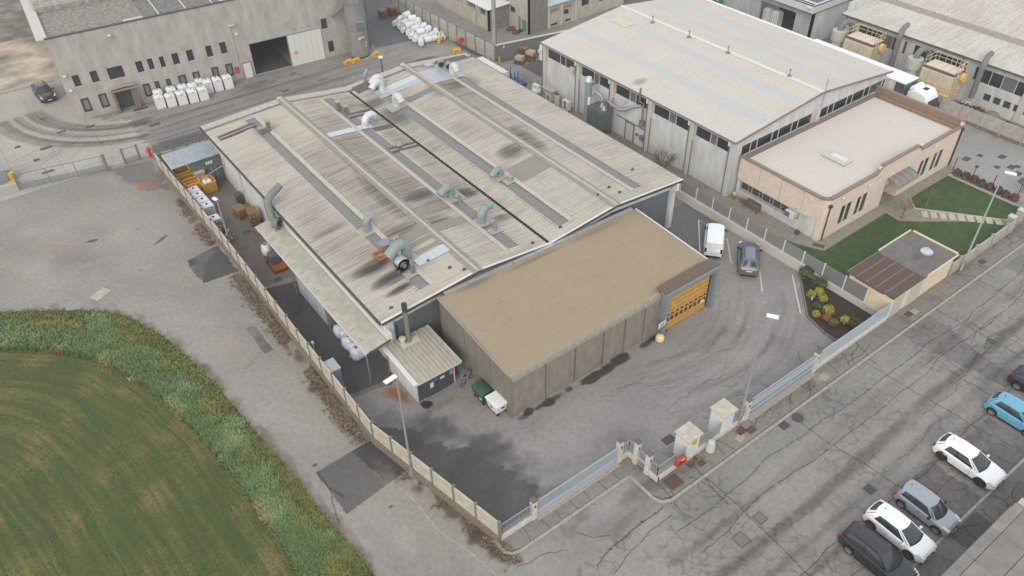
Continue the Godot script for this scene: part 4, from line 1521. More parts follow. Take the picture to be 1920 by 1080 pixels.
	rw.wall(V3(77.6, 0, -67.4), V3(-1, 0, 0), 23.4, 6.0, 0.3)
	part(rw, "back_wall", M.white_wall, t)
	# door with its frame, wall boxes and pipes
	var o := pwall("door", M.offwhite, t, V3(54.17, 0.02, -53.5), V3(0, 0, 1), 1.15, 2.0, 0.05)
	var df := mb()
	for q in [[-53.55, 1.05, 0.1, 2.1], [-52.3, 1.05, 0.1, 2.1]]:
		df.box(V3(54.13, q[1], q[0]), V3(0.1, q[3], q[2]))
	df.box(V3(54.13, 2.1, -52.92), V3(0.1, 0.12, 1.35))
	part(df, "door_frame", M.post_grey, o)
	var pp := mb()
	pp.bar(V3(54.05, 2.25, -55.0), V3(54.05, 2.25, -50.5), 0.07)
	pp.bar(V3(54.05, 2.25, -50.5), V3(54.05, 0.4, -50.5), 0.07)
	part(pp, "wall_pipe", M.galv_dull, t)
	var bx := mb()
	bx.cbox(V3(54.0, 1.25, -50.9), V3(0.3, 0.55, 0.5), 0.04)
	bx.cbox(V3(54.05, 1.3, -51.7), V3(0.2, 0.25, 0.25), 0.04)
	part(bx, "meter_box", M.galv_dull, t)
	# small fan and its flue by the fourth window
	var fv := mb()
	fv.tube(v3a([V3(53.75, 3.2, -50.9), V3(53.75, 5.2, -50.9), V3(53.45, 5.5, -51.2), V3(53.45, 6.9, -51.2)]), 0.1, 10)
	fv.cyl(V3(53.75, 2.7, -50.9), V3(53.75, 3.3, -50.9), 0.3)
	part(fv, "small_flue", M.duct_grey, t)
	# heater grille in the second bay
	pcbox("window_vent", M.offwhite, t, V3(54.05, 4.6, -62.3), V3(0.4, 0.7, 0.6), 0.05)
	# stand pipes on the roof
	for p in [[65.3, -61.7], [65.45, -56.2], [65.65, -50.8], [66.1, -43.2]]:
		var b := mb()
		var y: float = hh.call(p[0])
		b.lathe(V3(p[0], y, p[1]), v2a([Vector2(0.28, 0), Vector2(0.22, 0.12), Vector2(0.05, 0.14)]), 10)
		b.bar(V3(p[0], y, p[1]), V3(p[0], y + 0.75, p[1]), 0.06)
		b.bar(V3(p[0] - 0.2, y + 0.75, p[1]), V3(p[0] + 0.15, y + 0.75, p[1]), 0.06)
		part(b, "roof_vent", M.galv_dull, t)
	var an := mb()
	an.bar(V3(66.3, 3.9, -39.05), V3(66.4, 8.6, -39.1), 0.04)
	an.bar(V3(66.1, 8.2, -39.1), V3(66.7, 8.2, -39.1), 0.03)
	an.bar(V3(66.2, 7.9, -39.1), V3(66.6, 7.9, -39.1), 0.03)
	part(an, "aerial", M.galv_dull, t)

func office() -> void:
	var t := thing("pink_office", "single storey pink office with a flat ribbed white roof and paired slit windows", "office building", V3(65.5, 0, -34))
	var x0 := 54.9
	var x1 := 76.0
	var z0 := -39.0
	var z1 := -29.4
	# left wall: pink upper half over a white recess
	pwall("left_wall_upper", M.pink, t, V3(x0, 2.05, z0), V3(0, 0, 1), 9.3, 2.2, 0.2)
	pwall("left_wall_lower", M.white_wall, t, V3(x0 + 0.12, 0, z0), V3(0, 0, 1), 9.0, 2.05, 0.2, [[0.5, 0.95, 6.0, 1.8]])
	for z in [-36.6, -34.2, -31.8]:
		pbox("panel_joint", M.brown_trim, t, V3(x0 - 0.005, 3.15, z), V3(0.012, 2.15, 0.025))
	strip_window(t, V3(x0 + 0.12, 0.95, z0 + 0.5), V3(0, 0, 1), 5.5, 0.85, [0.85, 1.25, 2.1, 2.5, 3.35, 3.75, 4.6], -1)
	for k in 34:
		pass
	var bars := mb()
	for k in 36:
		bars.bar(V3(x0 + 0.06, 0.9, z0 + 0.5 + k * 0.155), V3(x0 + 0.06, 1.85, z0 + 0.5 + k * 0.155), 0.02)
	for y in [0.9, 1.2, 1.5, 1.85]:
		bars.bar(V3(x0 + 0.06, y, z0 + 0.45), V3(x0 + 0.06, y, z0 + 6.0), 0.025)
	part(bars, "window_grille", M.post_grey, t)
	pbox("lintel", M.offwhite, t, V3(x0 + 0.02, 1.98, z0 + 4.1), V3(0.24, 0.1, 7.9))
	# front wall with slit windows; rounded left corner
	var wins := [[57.4, 58.1], [58.22, 58.95], [59.75, 60.4], [60.55, 61.3], [69.6, 70.25], [70.4, 71.15], [71.9, 72.6], [72.8, 73.55]]
	var holes := []
	for q in wins:
		holes.append([q[0] - 55.5, 0.72, q[1] - 55.5, 2.78])
	holes.append([8.55, 0.0, 11.2, 2.3])
	pwall("front_wall", M.pink, t, V3(55.5, 0, z1), Vector3.RIGHT, x1 - 55.5, 4.25, 0.25, holes)
	for q in wins:
		var o := pbox("window", M.glass, t, V3((q[0] + q[1]) / 2, 1.75, z1 - 0.07), V3(q[1] - q[0], 2.06, 0.04))
		var c := mb()
		c.box(V3(q[1] - 0.03, 1.75, z1 - 0.03), V3(0.05, 2.06, 0.05))
		c.box(V3((q[0] + q[1]) / 2, 0.75, z1 - 0.02), V3(q[1] - q[0], 0.05, 0.08))
		part(c, "frame", M.frame_white, o)
	var cn := mb()
	var rows := [PackedVector3Array(), PackedVector3Array()]
	for k in 9:
		var a := PI / 2 * k / 8.0
		var p := V3(x0 + 0.62 - 0.62 * cos(a), 0, z1 - 0.6 + 0.6 * sin(a))
		rows[0].append(p)
		rows[1].append(p + Vector3.UP * 4.25)
	cn.grid(rows)
	part(cn, "corner", M.pink, t)
	pbb("entrance_back", mat("entrance", c8(142, 122, 104), 0.8), t, 64.05, 0.0, z1 - 1.3, 66.7, 2.4, z1 - 1.25)
	pbb("entrance_door", M.glass, t, 65.3, 0.05, z1 - 1.22, 66.3, 2.15, z1 - 1.18)
	var sd := mb()
	sd.bb(64.0, 0, z1 - 1.25, 64.05, 2.3, z1 - 0.25)
	sd.bb(66.7, 0, z1 - 1.25, 66.75, 2.3, z1 - 0.25)
	part(sd, "entrance_side", M.pink, t)
	# raised middle of the front
	var rp := mb()
	rp.prism(pv([[62.2, z1 - 0.25], [68.9, z1 - 0.25], [68.9, z1 + 0.0], [62.2, z1 + 0.0]]), 4.25, 4.9)
	part(rp, "raised_parapet", M.pink, t)
	var tr := mb()
	for q in [[V3(x0 + 0.5, 4.36, z1 - 0.1), V3(61.9, 4.36, z1 - 0.1)], [V3(61.9, 4.36, z1 - 0.1), V3(62.6, 4.98, z1 - 0.1)], [V3(62.6, 4.98, z1 - 0.1), V3(68.2, 4.98, z1 - 0.1)], [V3(68.2, 4.98, z1 - 0.1), V3(68.9, 4.4, z1 - 0.1)], [V3(68.9, 4.36, z1 - 0.1), V3(x1 + 0.1, 4.36, z1 - 0.1)], [V3(x0, 4.36, z0), V3(x0, 4.36, z1 - 0.6)], [V3(x0, 4.36, z1 - 0.6), V3(x0 + 0.5, 4.36, z1 - 0.1)], [V3(x1 - 0.05, 4.9, z0), V3(x1 - 0.05, 4.9, z1 + 0.02)]]:
		tr.bar(q[0], q[1], 0.36, 0.14)
	part(tr, "coping", M.brown_trim, t)
	var rt := mat("office_roof", c8(216, 209, 203), 0.75, 0, tex["fine"], 0.2)
	var r := mb()
	r.corrugated(x0 + 0.15, 4.1, x1 - 1.0, 4.1, z0 + 0.1, z1 - 0.2, 0.3, 0.05)
	part(r, "roof", rt, t)
	var gt := mb()
	gt.quad(V3(x0 + 0.2, 4.2, z0 + 0.55), V3(x1, 4.2, z0 + 0.55), V3(x1, 4.2, z0), V3(x0 + 0.2, 4.2, z0))
	part(gt, "back_gutter", M.brown_trim, t)
	pwall("right_wall", M.pink, t, V3(x1, 0, z1), V3(0, 0, -1), 9.6, 4.85, 0.22)
	var pri := mb()
	pri.quad(V3(x1 - 0.24, 4.1, z0), V3(x1 - 0.24, 4.1, z1 - 0.3), V3(x1 - 0.24, 4.84, z1 - 0.3), V3(x1 - 0.24, 4.84, z0))
	part(pri, "parapet_inside", M.brown_inside, t)
	var prg := mb()
	prg.quad(V3(x1 - 1.05, 4.06, z1 - 0.3), V3(x1 - 0.24, 4.06, z1 - 0.3), V3(x1 - 0.24, 4.06, z0), V3(x1 - 1.05, 4.06, z0))
	part(prg, "roof_gutter", M.brown_trim, t)
	var ho := pcbox("roof_hatch", M.offwhite, t, V3(61.6, 4.3, -33.4), V3(1.2, 0.22, 2.5), 0.04)
	pbox("hatch_lid", M.white, ho, V3(61.6, 4.44, -33.2), V3(0.6, 0.06, 1.6))
	for q in [[55.35, z1 + 0.08, 3.7], [75.85, z1 + 0.1, 4.1]]:
		var b := mb()
		b.tube(v3a([V3(q[0], q[2] - 0.1, q[1]), V3(q[0], 0.05, q[1])]), 0.06, 8)
		b.cbox(V3(q[0], q[2], q[1]), V3(0.3, 0.3, 0.22), 0.05)
		part(b, "downpipe", M.brown_pipe, t)
	# barrel canopy over the entrance
	var cv := mb()
	var crow := []
	for k in 7:
		var a := PI / 2 * k / 6.0
		crow.append(v3a([V3(64.0, 2.5 + 0.6 * sin(a), z1 + 1.25 * cos(a)), V3(67.3, 2.5 + 0.6 * sin(a), z1 + 1.25 * cos(a))]))
	cv.grid(crow)
	var co := part(cv, "entrance_canopy", mat("canopy_grey", c8(128, 124, 118), 0.35), t)
	for k in 5:
		var b := mb()
		var x := 64.0 + k * 0.825
		var pth := PackedVector3Array()
		for q in 7:
			var a := PI / 2 * q / 6.0
			pth.append(V3(x, 2.52 + 0.6 * sin(a), z1 + 1.25 * cos(a)))
		b.tube(pth, 0.03, 6)
		part(b, "canopy_rib", M.post_grey, co)
	for p in [[x0 - 0.12, 3.75, -31.0], [57.0, 3.9, z1 + 0.12], [60.8, 3.7, z1 + 0.15], [71.2, 3.95, z1 + 0.15]]:
		pcbox("wall_lamp", M.white, t, V3(p[0], p[1], p[2]), V3(0.28, 0.12, 0.16), 0.03)

func hut() -> void:
	var t := thing("flat_roof_hut", "low cream hut with a brown and grey bitumen flat roof beside the pavement", "hut", V3(55, 0, -21.7))
	var pts := pv([[50.6, -23.6], [50.6, -19.95], [50.8, -19.75], [59.2, -19.75], [59.2, -23.6]])
	var w := mb()
	w.prism(pts, 0, 2.35, true)
	part(w, "wall", M.cream, t)
	var px := roof_texture(50, -24.5, 10, 6, 300, c8(122, 118, 116), c8(104, 98, 96), 0.9, [], [[56.4, -21.6, 1.2, 0.5, 0.4]], 71)
	var rm := plan_mat("hut_roof_grey", px, 50, -24.5, 10, 6, 0.9)
	var a := mb()
	a.plan = true
	a.prism(pv([[54.6, -23.85], [59.4, -23.85], [59.4, -19.6], [54.6, -19.6]]), 2.35, 2.46)
	part(a, "roof_grey", rm, t)
	for k in 5:
		var b := mb()
		var za := -23.85 + k * 0.85
		b.prism(pv([[50.35 + (0.15 if k == 4 else 0.0), za + 0.02], [50.35 + (0.15 if k == 0 else 0.0), za + 0.83], [54.58, za + 0.83], [54.58, za + 0.02]]), 2.36, 2.47)
		part(b, "bitumen_strip", mat("bitumen_brown", c8(106, 88, 82), 0.95, 0, tex["worn"], 0.4), t)
		pbar("bitumen_seam", mat("bitumen_seam", c8(128, 112, 104), 0.95), t, V3(50.5, 2.475, za), V3(54.5, 2.475, za), 0.08, 0.02)
	for k in 5:
		pbar("felt_seam", mat("felt_seam", c8(112, 108, 106), 0.95), t, V3(54.9 + k * 0.9, 2.465, -23.8), V3(54.9 + k * 0.9, 2.465, -19.65), 0.09, 0.02)
	var rim := mb()
	rim.bar(V3(59.42, 2.5, -23.7), V3(59.42, 2.5, -19.7), 0.14, 0.16)
	rim.bar(V3(54.8, 2.5, -23.9), V3(59.35, 2.5, -23.9), 0.1, 0.14)
	rim.bar(V3(54.9, 2.5, -19.58), V3(59.35, 2.5, -19.58), 0.1, 0.14)
	part(rim, "coping", M.cream, t)
	for q in [[51.6, -19.72, 1.3], [54.0, -19.72, 1.6]]:
		pbox("door", mat("hut_door", c8(196, 194, 188), 0.7, 0, tex["fine"], 0.5), t, V3(q[0], 1.05, q[1]), V3(q[2], 2.0, 0.06))
	var dm := thing("roof_ventilator", "round silver ventilator dome standing on the grey half of the hut roof", "roof vent", V3(57.4, 2.46, -21.3))
	plathe("cowl", M.silver, dm, V3(57.4, 2.52, -21.3), v2a([Vector2(0.4, 0), Vector2(0.5, 0.12), Vector2(0.5, 0.26), Vector2(0.3, 0.4), Vector2(0.1, 0.46), Vector2(0.1, 0.56), Vector2(0, 0.58)]), 18)
	pbox("base_plate", M.post_grey, dm, V3(57.4, 2.49, -21.3), V3(1.1, 0.07, 1.0))

func works() -> void:
	# local axes: x along the front, y up, z out of the front
	var turn := -atan2(3.13, 35.92)
	var t := thing("concrete_works", "tall grey concrete works with rows of small dark windows and a wide open gate", "factory", V3(8.64, 0, -94.9), turn)
	var ups := [[0.80, 3.74, 1.5, 5.12], [2.64, 3.74, 3.4, 5.12], [4.45, 3.6, 6.1, 5.04], [7.52, 3.66, 8.25, 5.05], [8.83, 3.68, 9.4, 5.04], [10.13, 3.62, 10.65, 5.0], [11.54, 3.6, 12.28, 5.01], [13.2, 3.6, 13.95, 5.0], [15.44, 3.55, 16.15, 4.97], [17.1, 3.54, 17.85, 5.0], [29.8, 3.64, 30.6, 5.02]]
	var lows := [[0.74, 0.76, 1.6, 2.35], [2.63, 0.74, 3.48, 2.38], [7.5, 0.75, 8.26, 2.3], [8.84, 0.87, 9.32, 2.3], [10.12, 0.86, 10.6, 2.26], [11.52, 0.8, 12.38, 2.3], [13.2, 0.8, 13.98, 2.3], [15.45, 0.8, 16.22, 2.3], [17.12, 0.78, 17.94, 2.3], [30.22, 0.67, 30.94, 2.06]]
	var holes := []
	holes.append_array(ups)
	holes.append_array(lows)
	holes.append([4.4, 0.0, 6.1, 2.25])
	holes.append([20.5, 0.0, 25.2, 4.1])
	lpwall("front_wall", M.concrete_wall, t, V3(0, 0, 0), Vector3.RIGHT, 36.0, 9.5, 0.3, holes)
	for k in 17:
		var x := 2.12 + k * 2.1
		var j := mb()
		var y0 := 5.25 if x < 26.5 else 5.3
		j.box(V3(x, (y0 + 9.3) / 2, 0.0), V3(0.05, 9.3 - y0, 0.024))
		lpart(j, "panel_joint", M.offwhite if k % 3 == 0 else M.concrete_joint, t)
	for q in ups:
		var o := lpbox("window", M.glass, t, V3((q[0] + q[2]) / 2, (q[1] + q[3]) / 2, -0.16), V3(q[2] - q[0], q[3] - q[1], 0.04))
		lpbox("sill", M.offwhite, o, V3((q[0] + q[2]) / 2, q[1] + 0.03, -0.05), V3(q[2] - q[0], 0.06, 0.16))
	for q in lows:
		var o := lpbox("window", M.glass_green if q[0] < 29 else M.glass, t, V3((q[0] + q[2]) / 2, (q[1] + q[3]) / 2, -0.12), V3(q[2] - q[0] - 0.16, q[3] - q[1] - 0.16, 0.04))
		var c := mb()
		for e in [[(q[0] + q[2]) / 2, q[1] + 0.07, q[2] - q[0], 0.14], [(q[0] + q[2]) / 2, q[3] - 0.07, q[2] - q[0], 0.14], [q[0] + 0.07, (q[1] + q[3]) / 2, 0.14, q[3] - q[1] - 0.28], [q[2] - 0.07, (q[1] + q[3]) / 2, 0.14, q[3] - q[1] - 0.28]]:
			c.box(V3(e[0], e[1], -0.03), V3(e[2], e[3], 0.14))
		lpart(c, "frame", M.frame_dark, o)
	# porch and entrance
	var pm := mat("porch_brown", c8(140, 126, 116), 0.85, 0, tex["worn"], 0.3)
	var p := mb()
	p.bb(4.1, 0, 0.0, 4.35, 2.75, 0.9)
	p.bb(6.2, 0, 0.0, 6.6, 2.75, 0.9)
	lpart(p, "porch_side", pm, t)
	var pr := mb()
	var rows := [PackedVector3Array(), PackedVector3Array()]
	for k in 9:
		var a := PI * k / 8.0
		rows[0].append(V3(5.35 - 1.45 * cos(a), 2.75 + 0.25 * sin(a), 1.1))
		rows[1].append(V3(5.35 - 1.45 * cos(a), 2.75 + 0.25 * sin(a), -0.02))
	pr.grid(rows)
	pr.bb(3.9, 2.62, 0.0, 6.8, 2.75, 1.1)
	lpart(pr, "porch_roof", mat("porch_roof", c8(158, 148, 138), 0.8), t)
	var door_o := lpbb("entrance_door", mat("door_green", c8(74, 86, 84), 0.35), t, 4.4, 0, -0.2, 6.1, 2.25, -0.14)
	var df := mb()
	for x in [4.43, 5.25, 6.07]:
		df.bb(x - 0.03, 0, -0.14, x + 0.03, 2.25, -0.1)
	lpart(df, "door_frame", M.frame_dark, door_o)
	lpbb("doormat", M.shade_grey, t, 5.6, 0.02, 0.95, 7.2, 0.09, 1.35)
	# wide gate: left half open, right leaf white
	var fl := mb()
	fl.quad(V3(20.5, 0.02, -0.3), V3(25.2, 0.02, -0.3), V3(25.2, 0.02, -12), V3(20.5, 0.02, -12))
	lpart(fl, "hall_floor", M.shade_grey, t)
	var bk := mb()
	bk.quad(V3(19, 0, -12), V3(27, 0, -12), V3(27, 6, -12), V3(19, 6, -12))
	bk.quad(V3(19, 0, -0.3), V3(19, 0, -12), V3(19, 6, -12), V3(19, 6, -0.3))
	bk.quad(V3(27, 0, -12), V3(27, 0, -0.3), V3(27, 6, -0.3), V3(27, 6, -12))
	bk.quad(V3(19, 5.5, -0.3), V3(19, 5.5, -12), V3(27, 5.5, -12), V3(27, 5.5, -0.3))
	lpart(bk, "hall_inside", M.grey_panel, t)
	var lf := mb()
	for k in 6:
		lf.bb(25.25 + k * 0.72, 0.03, 0.06, 25.95 + k * 0.72, 4.0, 0.14)
	lpart(lf, "gate_leaf", M.white, t)
	var sg := mb()
	sg.bb(25.6, 1.55, 0.15, 26.3, 1.72, 0.165)
	sg.box(V3(25.95, 1.7, 0.16), V3(0.4, 0.45, 0.015), Basis(Vector3.BACK, 0.8))
	lpart(sg, "gate_sign", M.yellow, t)
	lpbb("gate_rail", M.tin, t, 20.3, 4.1, 0.02, 29.7, 4.28, 0.2)
	var wo := lpbb("side_door", M.white, t, 19.15, 0.0, 0.02, 20.15, 1.9, 0.07)
	var wf := mb()
	for e in [[19.1, 0, 0.0], [20.14, 0, 0.0]]:
		wf.bb(e[0], 0, 0.0, e[0] + 0.07, 1.95, 0.1)
	wf.bb(19.1, 1.9, 0.0, 20.21, 1.98, 0.1)
	lpart(wf, "door_frame", M.post_grey, wo)
	# roof edge, flat roof in two fields, wall along the left side
	lpbb("roof_coping", M.shade_grey, t, -0.35, 9.5, -0.35, 36.0, 9.58, 0.08)
	var rm := mat("felt_roof", c8(168, 160, 152), 0.95, 0, noise_tex("felt", 14, 0.035, 0.6, 1.0, 512, 5), 0.09)
	var rm2 := mat("felt_roof_dark", c8(146, 142, 138), 0.95, 0, noise_tex("felt", 14, 0.035, 0.6, 1.0, 512, 5), 0.09)
	var r := mb()
	r.quad(V3(0.0, 9.3, -0.35), V3(10.0, 9.3, -0.35), V3(10.0, 9.3, -9), V3(0.0, 9.3, -9))
	lpart(r, "roof_field", rm, t)
	var r2 := mb()
	r2.quad(V3(10.04, 9.32, -0.35), V3(36, 9.32, -0.35), V3(36, 9.32, -30), V3(10.04, 9.32, -30))
	lpart(r2, "roof_field", rm2, t)
	var r3 := mb()
	r3.quad(V3(0.0, 9.9, -9.1), V3(10.0, 9.9, -9.1), V3(10.0, 9.9, -30), V3(0.0, 9.9, -30))
	r3.quad(V3(0.0, 9.3, -9.1), V3(10.0, 9.3, -9.1), V3(10.0, 9.9, -9.1), V3(0.0, 9.9, -9.1))
	lpart(r3, "roof_field", mat("felt_pale", c8(186, 180, 172), 0.95, 0, noise_tex("felt", 14, 0.035, 0.6, 1.0, 512, 5), 0.06), t)
	for q in [[7.9, -0.4, 10.0, -1.4], [18.6, -0.4, 25.0, -1.5], [14.2, -0.4, 16.8, -0.9]]:
		lpbb("roof_slab", M.offwhite, t, q[0], 9.325, q[1], q[2], 9.4, q[3])
	for k in 3:
		lpbb("roof_seam", M.offwhite, t, 11.6 + k * 3.0, 9.33, -0.4, 11.75 + k * 3.0, 9.42, -12)
	lpbb("roof_light", M.white_clean, t, 10.2, 9.6, -7.0, 12.6, 10.4, -12)
	lpwall("left_wall", M.concrete_wall, t, V3(-0.3, 0, -40), V3(0, 0, 1), 40.0, 9.55, 0.3)
	lpbb("side_coping", M.offwhite, t, -1.1, 9.45, -40, -0.02, 9.56, -0.1)
	lpwall("right_wall", M.concrete_wall, t, V3(36, 0, 0), V3(0, 0, -1), 40.0, 9.5, 0.3, [[2.2, 0.7, 3.2, 2.2], [2.2, 3.6, 3.2, 5.0]])
	# rain pipe, lamps, cameras
	var dp := mb()
	dp.tube(v3a([V3(18.7, 6.8, 0.1), V3(18.7, 0.1, 0.1)]), 0.06, 8)
	dp.cbox(V3(18.95, 6.85, 0.35), V3(0.7, 0.14, 0.3), 0.04)
	lpart(dp, "rain_pipe", M.offwhite, t)
	for q in [[0.15, 5.3], [0.2, 3.6], [19.3, 5.6], [5.9, 8.6]]:
		lpcbox("wall_lamp", M.white, t, V3(q[0], q[1], 0.15), V3(0.35, 0.14, 0.3), 0.03)
	lpbb("fire_cabinet", M.red, t, 18.1, 1.0, 0.0, 18.6, 1.7, 0.22)
	for k in 3:
		lpbb("cable_clip", M.post_grey, t, 26.2 + k * 0.9, 4.5, 0.0, 26.5 + k * 0.9, 4.56, 0.04)

	# the silo and what stands about it
	var s := thing("silo", "tall grey cylindrical silo standing beside the concrete works", "silo", V3(42.1, 0, -90.4))
	ptube("shell", mat("silo_grey", c8(158, 158, 158), 0.6, 0.1, tex["streak"], 0.1), s, v3a([V3(42.1, 0.25, -90.4), V3(42.1, 11, -90.4)]), 1.28, 28)
	for y in [0.25, 3.6, 6.9, 9.5]:
		ptube("ring", M.post_grey, s, v3a([V3(42.1, y - 0.06, -90.4), V3(42.1, y + 0.06, -90.4)]), 1.32, 28)
	ptube("foot", M.dark, s, v3a([V3(42.1, 0, -90.4), V3(42.1, 0.2, -90.4)]), 1.2, 28)
	pbox("hatch", M.galv_dull, s, V3(42.0, 4.2, -89.1), V3(0.9, 0.95, 0.06))
	for q in [[42.0, 2.75, 0.8, 0.16], [41.7, 2.6, 0.35, 0.12], [42.3, 4.75, 0.8, 0.05], [42.5, 2.0, 0.16, 0.2], [42.5, 1.6, 0.16, 0.16]]:
		pbox("label", M.white, s, V3(q[0], q[1], -89.08), V3(q[2], q[3], 0.03))
	ptube("chute", M.duct_grey, s, v3a([V3(40.9, 6.6, -90.6), V3(39.6, 5.2, -91.6)]), 0.2, 10)

func back_walls() -> void:
	# prefabricated concrete wall: posts with stacked slabs
	var t := thing("slab_wall", "concrete wall of stacked slabs between posts with white pallet rolls before it", "wall", V3(53.6, 0, -90))
	var a := V3(54.2, 0, -77.3)
	var b := V3(53.3, 0, -101.5)
	var n := 12
	var d := (b - a) / n
	var u := d.normalized()
	var bs := Basis(u, Vector3.UP, u.cross(Vector3.UP))
	for k in n + 1:
		pbox("post", M.post_grey, t, a + d * k + Vector3.UP * 1.2, V3(0.16, 2.4, 0.2), bs)
		if k == n:
			break
		for j in 4:
			pcbox("slab", M.panel_pale if (k * 3 + j) % 4 else M.concrete, t, a + d * (k + 0.5) + Vector3.UP * (0.3 + j * 0.55), V3(d.length() - 0.18, 0.53, 0.1), 0.015, bs)
	var w := thing("grey_wall", "dark grey rendered wall running behind the stacked timber pallets", "wall", V3(62, 0, -76))
	pwall("wall", mat("wall_dark", c8(126, 127, 129), 0.9, 0, tex["streak"], 0.2), w, V3(54.3, 0, -77.25), V3(14.6, 0, 3.1).normalized(), 15.0, 2.3, 0.2)
	pbar("coping", M.offwhite, w, V3(54.3, 2.34, -77.35), V3(69.0, 2.34, -74.25), 0.3, 0.08)
	pbox("notice", M.white, w, V3(55.3, 2.0, -76.95), V3(0.2, 0.35, 0.04))
	pbox("yellow_mark", M.yellow, w, V3(54.6, 0.45, -77.0), V3(0.25, 0.9, 0.1))
	var lw := mb()
	lw.wall(V3(46.6, 0, -75.0), V3(7.0, 0, -0.6).normalized(), 6.8, 1.0, 0.2)
	solo(lw, "low_wall", M.concrete, "low bare concrete wall joining the hall corner to the slab wall", "wall", V3(50, 0, -75.2))
	var pole := thing("concrete_pole", "tall round concrete power pole rising behind the slab wall", "utility pole", V3(54.9, 0, -78.4))
	ptube("shaft", M.concrete, pole, v3a([V3(54.9, 0, -78.4), V3(54.9, 11, -78.4)]), [0.26, 0.2], 14)
	ptube("cable_duct", M.galv_dull, pole, v3a([V3(55.2, 0, -78.3), V3(55.18, 9, -78.35)]), 0.04, 6)
	# wall by the filter court
	var f := thing("slab_wall", "pale slab wall closing off the filter court, with sand heaped behind it", "wall", V3(85.4, 0, -30))
	for k in 8:
		var z := -36.2 + k * 2.3
		pbox("post", M.concrete, f, V3(85.3, 0.9, z), V3(0.16, 1.8, 0.14))
		if k < 7:
			pbox("plinth", M.mouldy, f, V3(85.32, 0.14, z + 1.15), V3(0.2, 0.28, 2.14))
			for j in 3:
				pcbox("slab", M.panel_pink if k % 2 else M.panel_pale, f, V3(85.3, 0.54 + j * 0.48, z + 1.15), V3(0.1, 0.46, 2.14), 0.015)

func far_hall() -> void:
	var t := thing("filter_hall", "far right hall with a wide pale roof and square windows behind two dust filters", "factory", V3(98, 0, -42))
	var rt := roof_texture(88, -54, 36, 44, 400, c8(210, 205, 197), c8(180, 172, 160), 0.7, [[94.6, 96.0, 0.9]], [], 81)
	var rm := plan_mat("far_roof", rt, 88, -54, 36, 44, 0.8)
	for k in 3:
		var b := mb()
		b.plan = true
		var xa: float = [88.9, 94.6, 96.0][k]
		var xb: float = [94.6, 96.0, 122.0][k]
		b.corrugated(xa, 5.25 + (xa - 88.9) * 0.1 - (0.02 if k == 1 else 0.0), xb, 5.25 + (xb - 88.9) * 0.1 - (0.02 if k == 1 else 0.0), -52.8, -12.0, 0.25, 0.03)
		part(b, "roof_sheet" if k != 1 else "rooflight", rm if k != 1 else mat("old_rooflight", c8(168, 160, 148), 0.8, 0, tex["blotch"], 0.2), t)
	pbox("gutter", M.shade_grey, t, V3(88.86, 5.18, -32.4), V3(0.14, 0.14, 40.8))
	var holes := []
	for k in 5:
		holes.append([2.0 + k * 7.4, 2.75, 8.4 + k * 7.4, 4.35])
	for k in 6:
		holes.append([18.6 + k * 1.12, 1.05, 19.4 + k * 1.12, 1.85])
	pwall("left_wall", M.white_wall, t, V3(89.6, 0, -52.5), V3(0, 0, 1), 40.0, 5.2, 0.3, holes)
	for k in 5:
		strip_window(t, V3(89.6, 2.75, -52.5 + 2.0 + k * 7.4), V3(0, 0, 1), 6.4, 1.6, [1.8, 3.1, 4.6], 2 if k % 2 == 0 else -1)
	for k in 6:
		var o := pbox("window", M.glass, t, V3(89.76, 1.45, -52.5 + 19.0 + k * 1.12), V3(0.04, 0.8, 0.8))
		var c := mb()
		for q in 4:
			c.box(V3(89.7, 1.15 + q * 0.2, -52.5 + 19.0 + k * 1.12), V3(0.03, 0.03, 0.8))
		part(c, "grille", M.post_grey, o)
	for k in 6:
		pbox("column", M.offwhite, t, V3(89.52, 2.6, -52.0 + k * 7.4), V3(0.25, 5.2, 0.5))
	pwall("back_wall", M.white_wall, t, V3(122, 0, -52.6), V3(-1, 0, 0), 32.4, 6.5, 0.3)
	for z in [-45.2, -34.0]:
		ptube("downpipe", M.shade_grey, t, v3a([V3(89.3, 0.2, z + 8), V3(89.3, 5.0, z + 8)]), 0.06, 8)

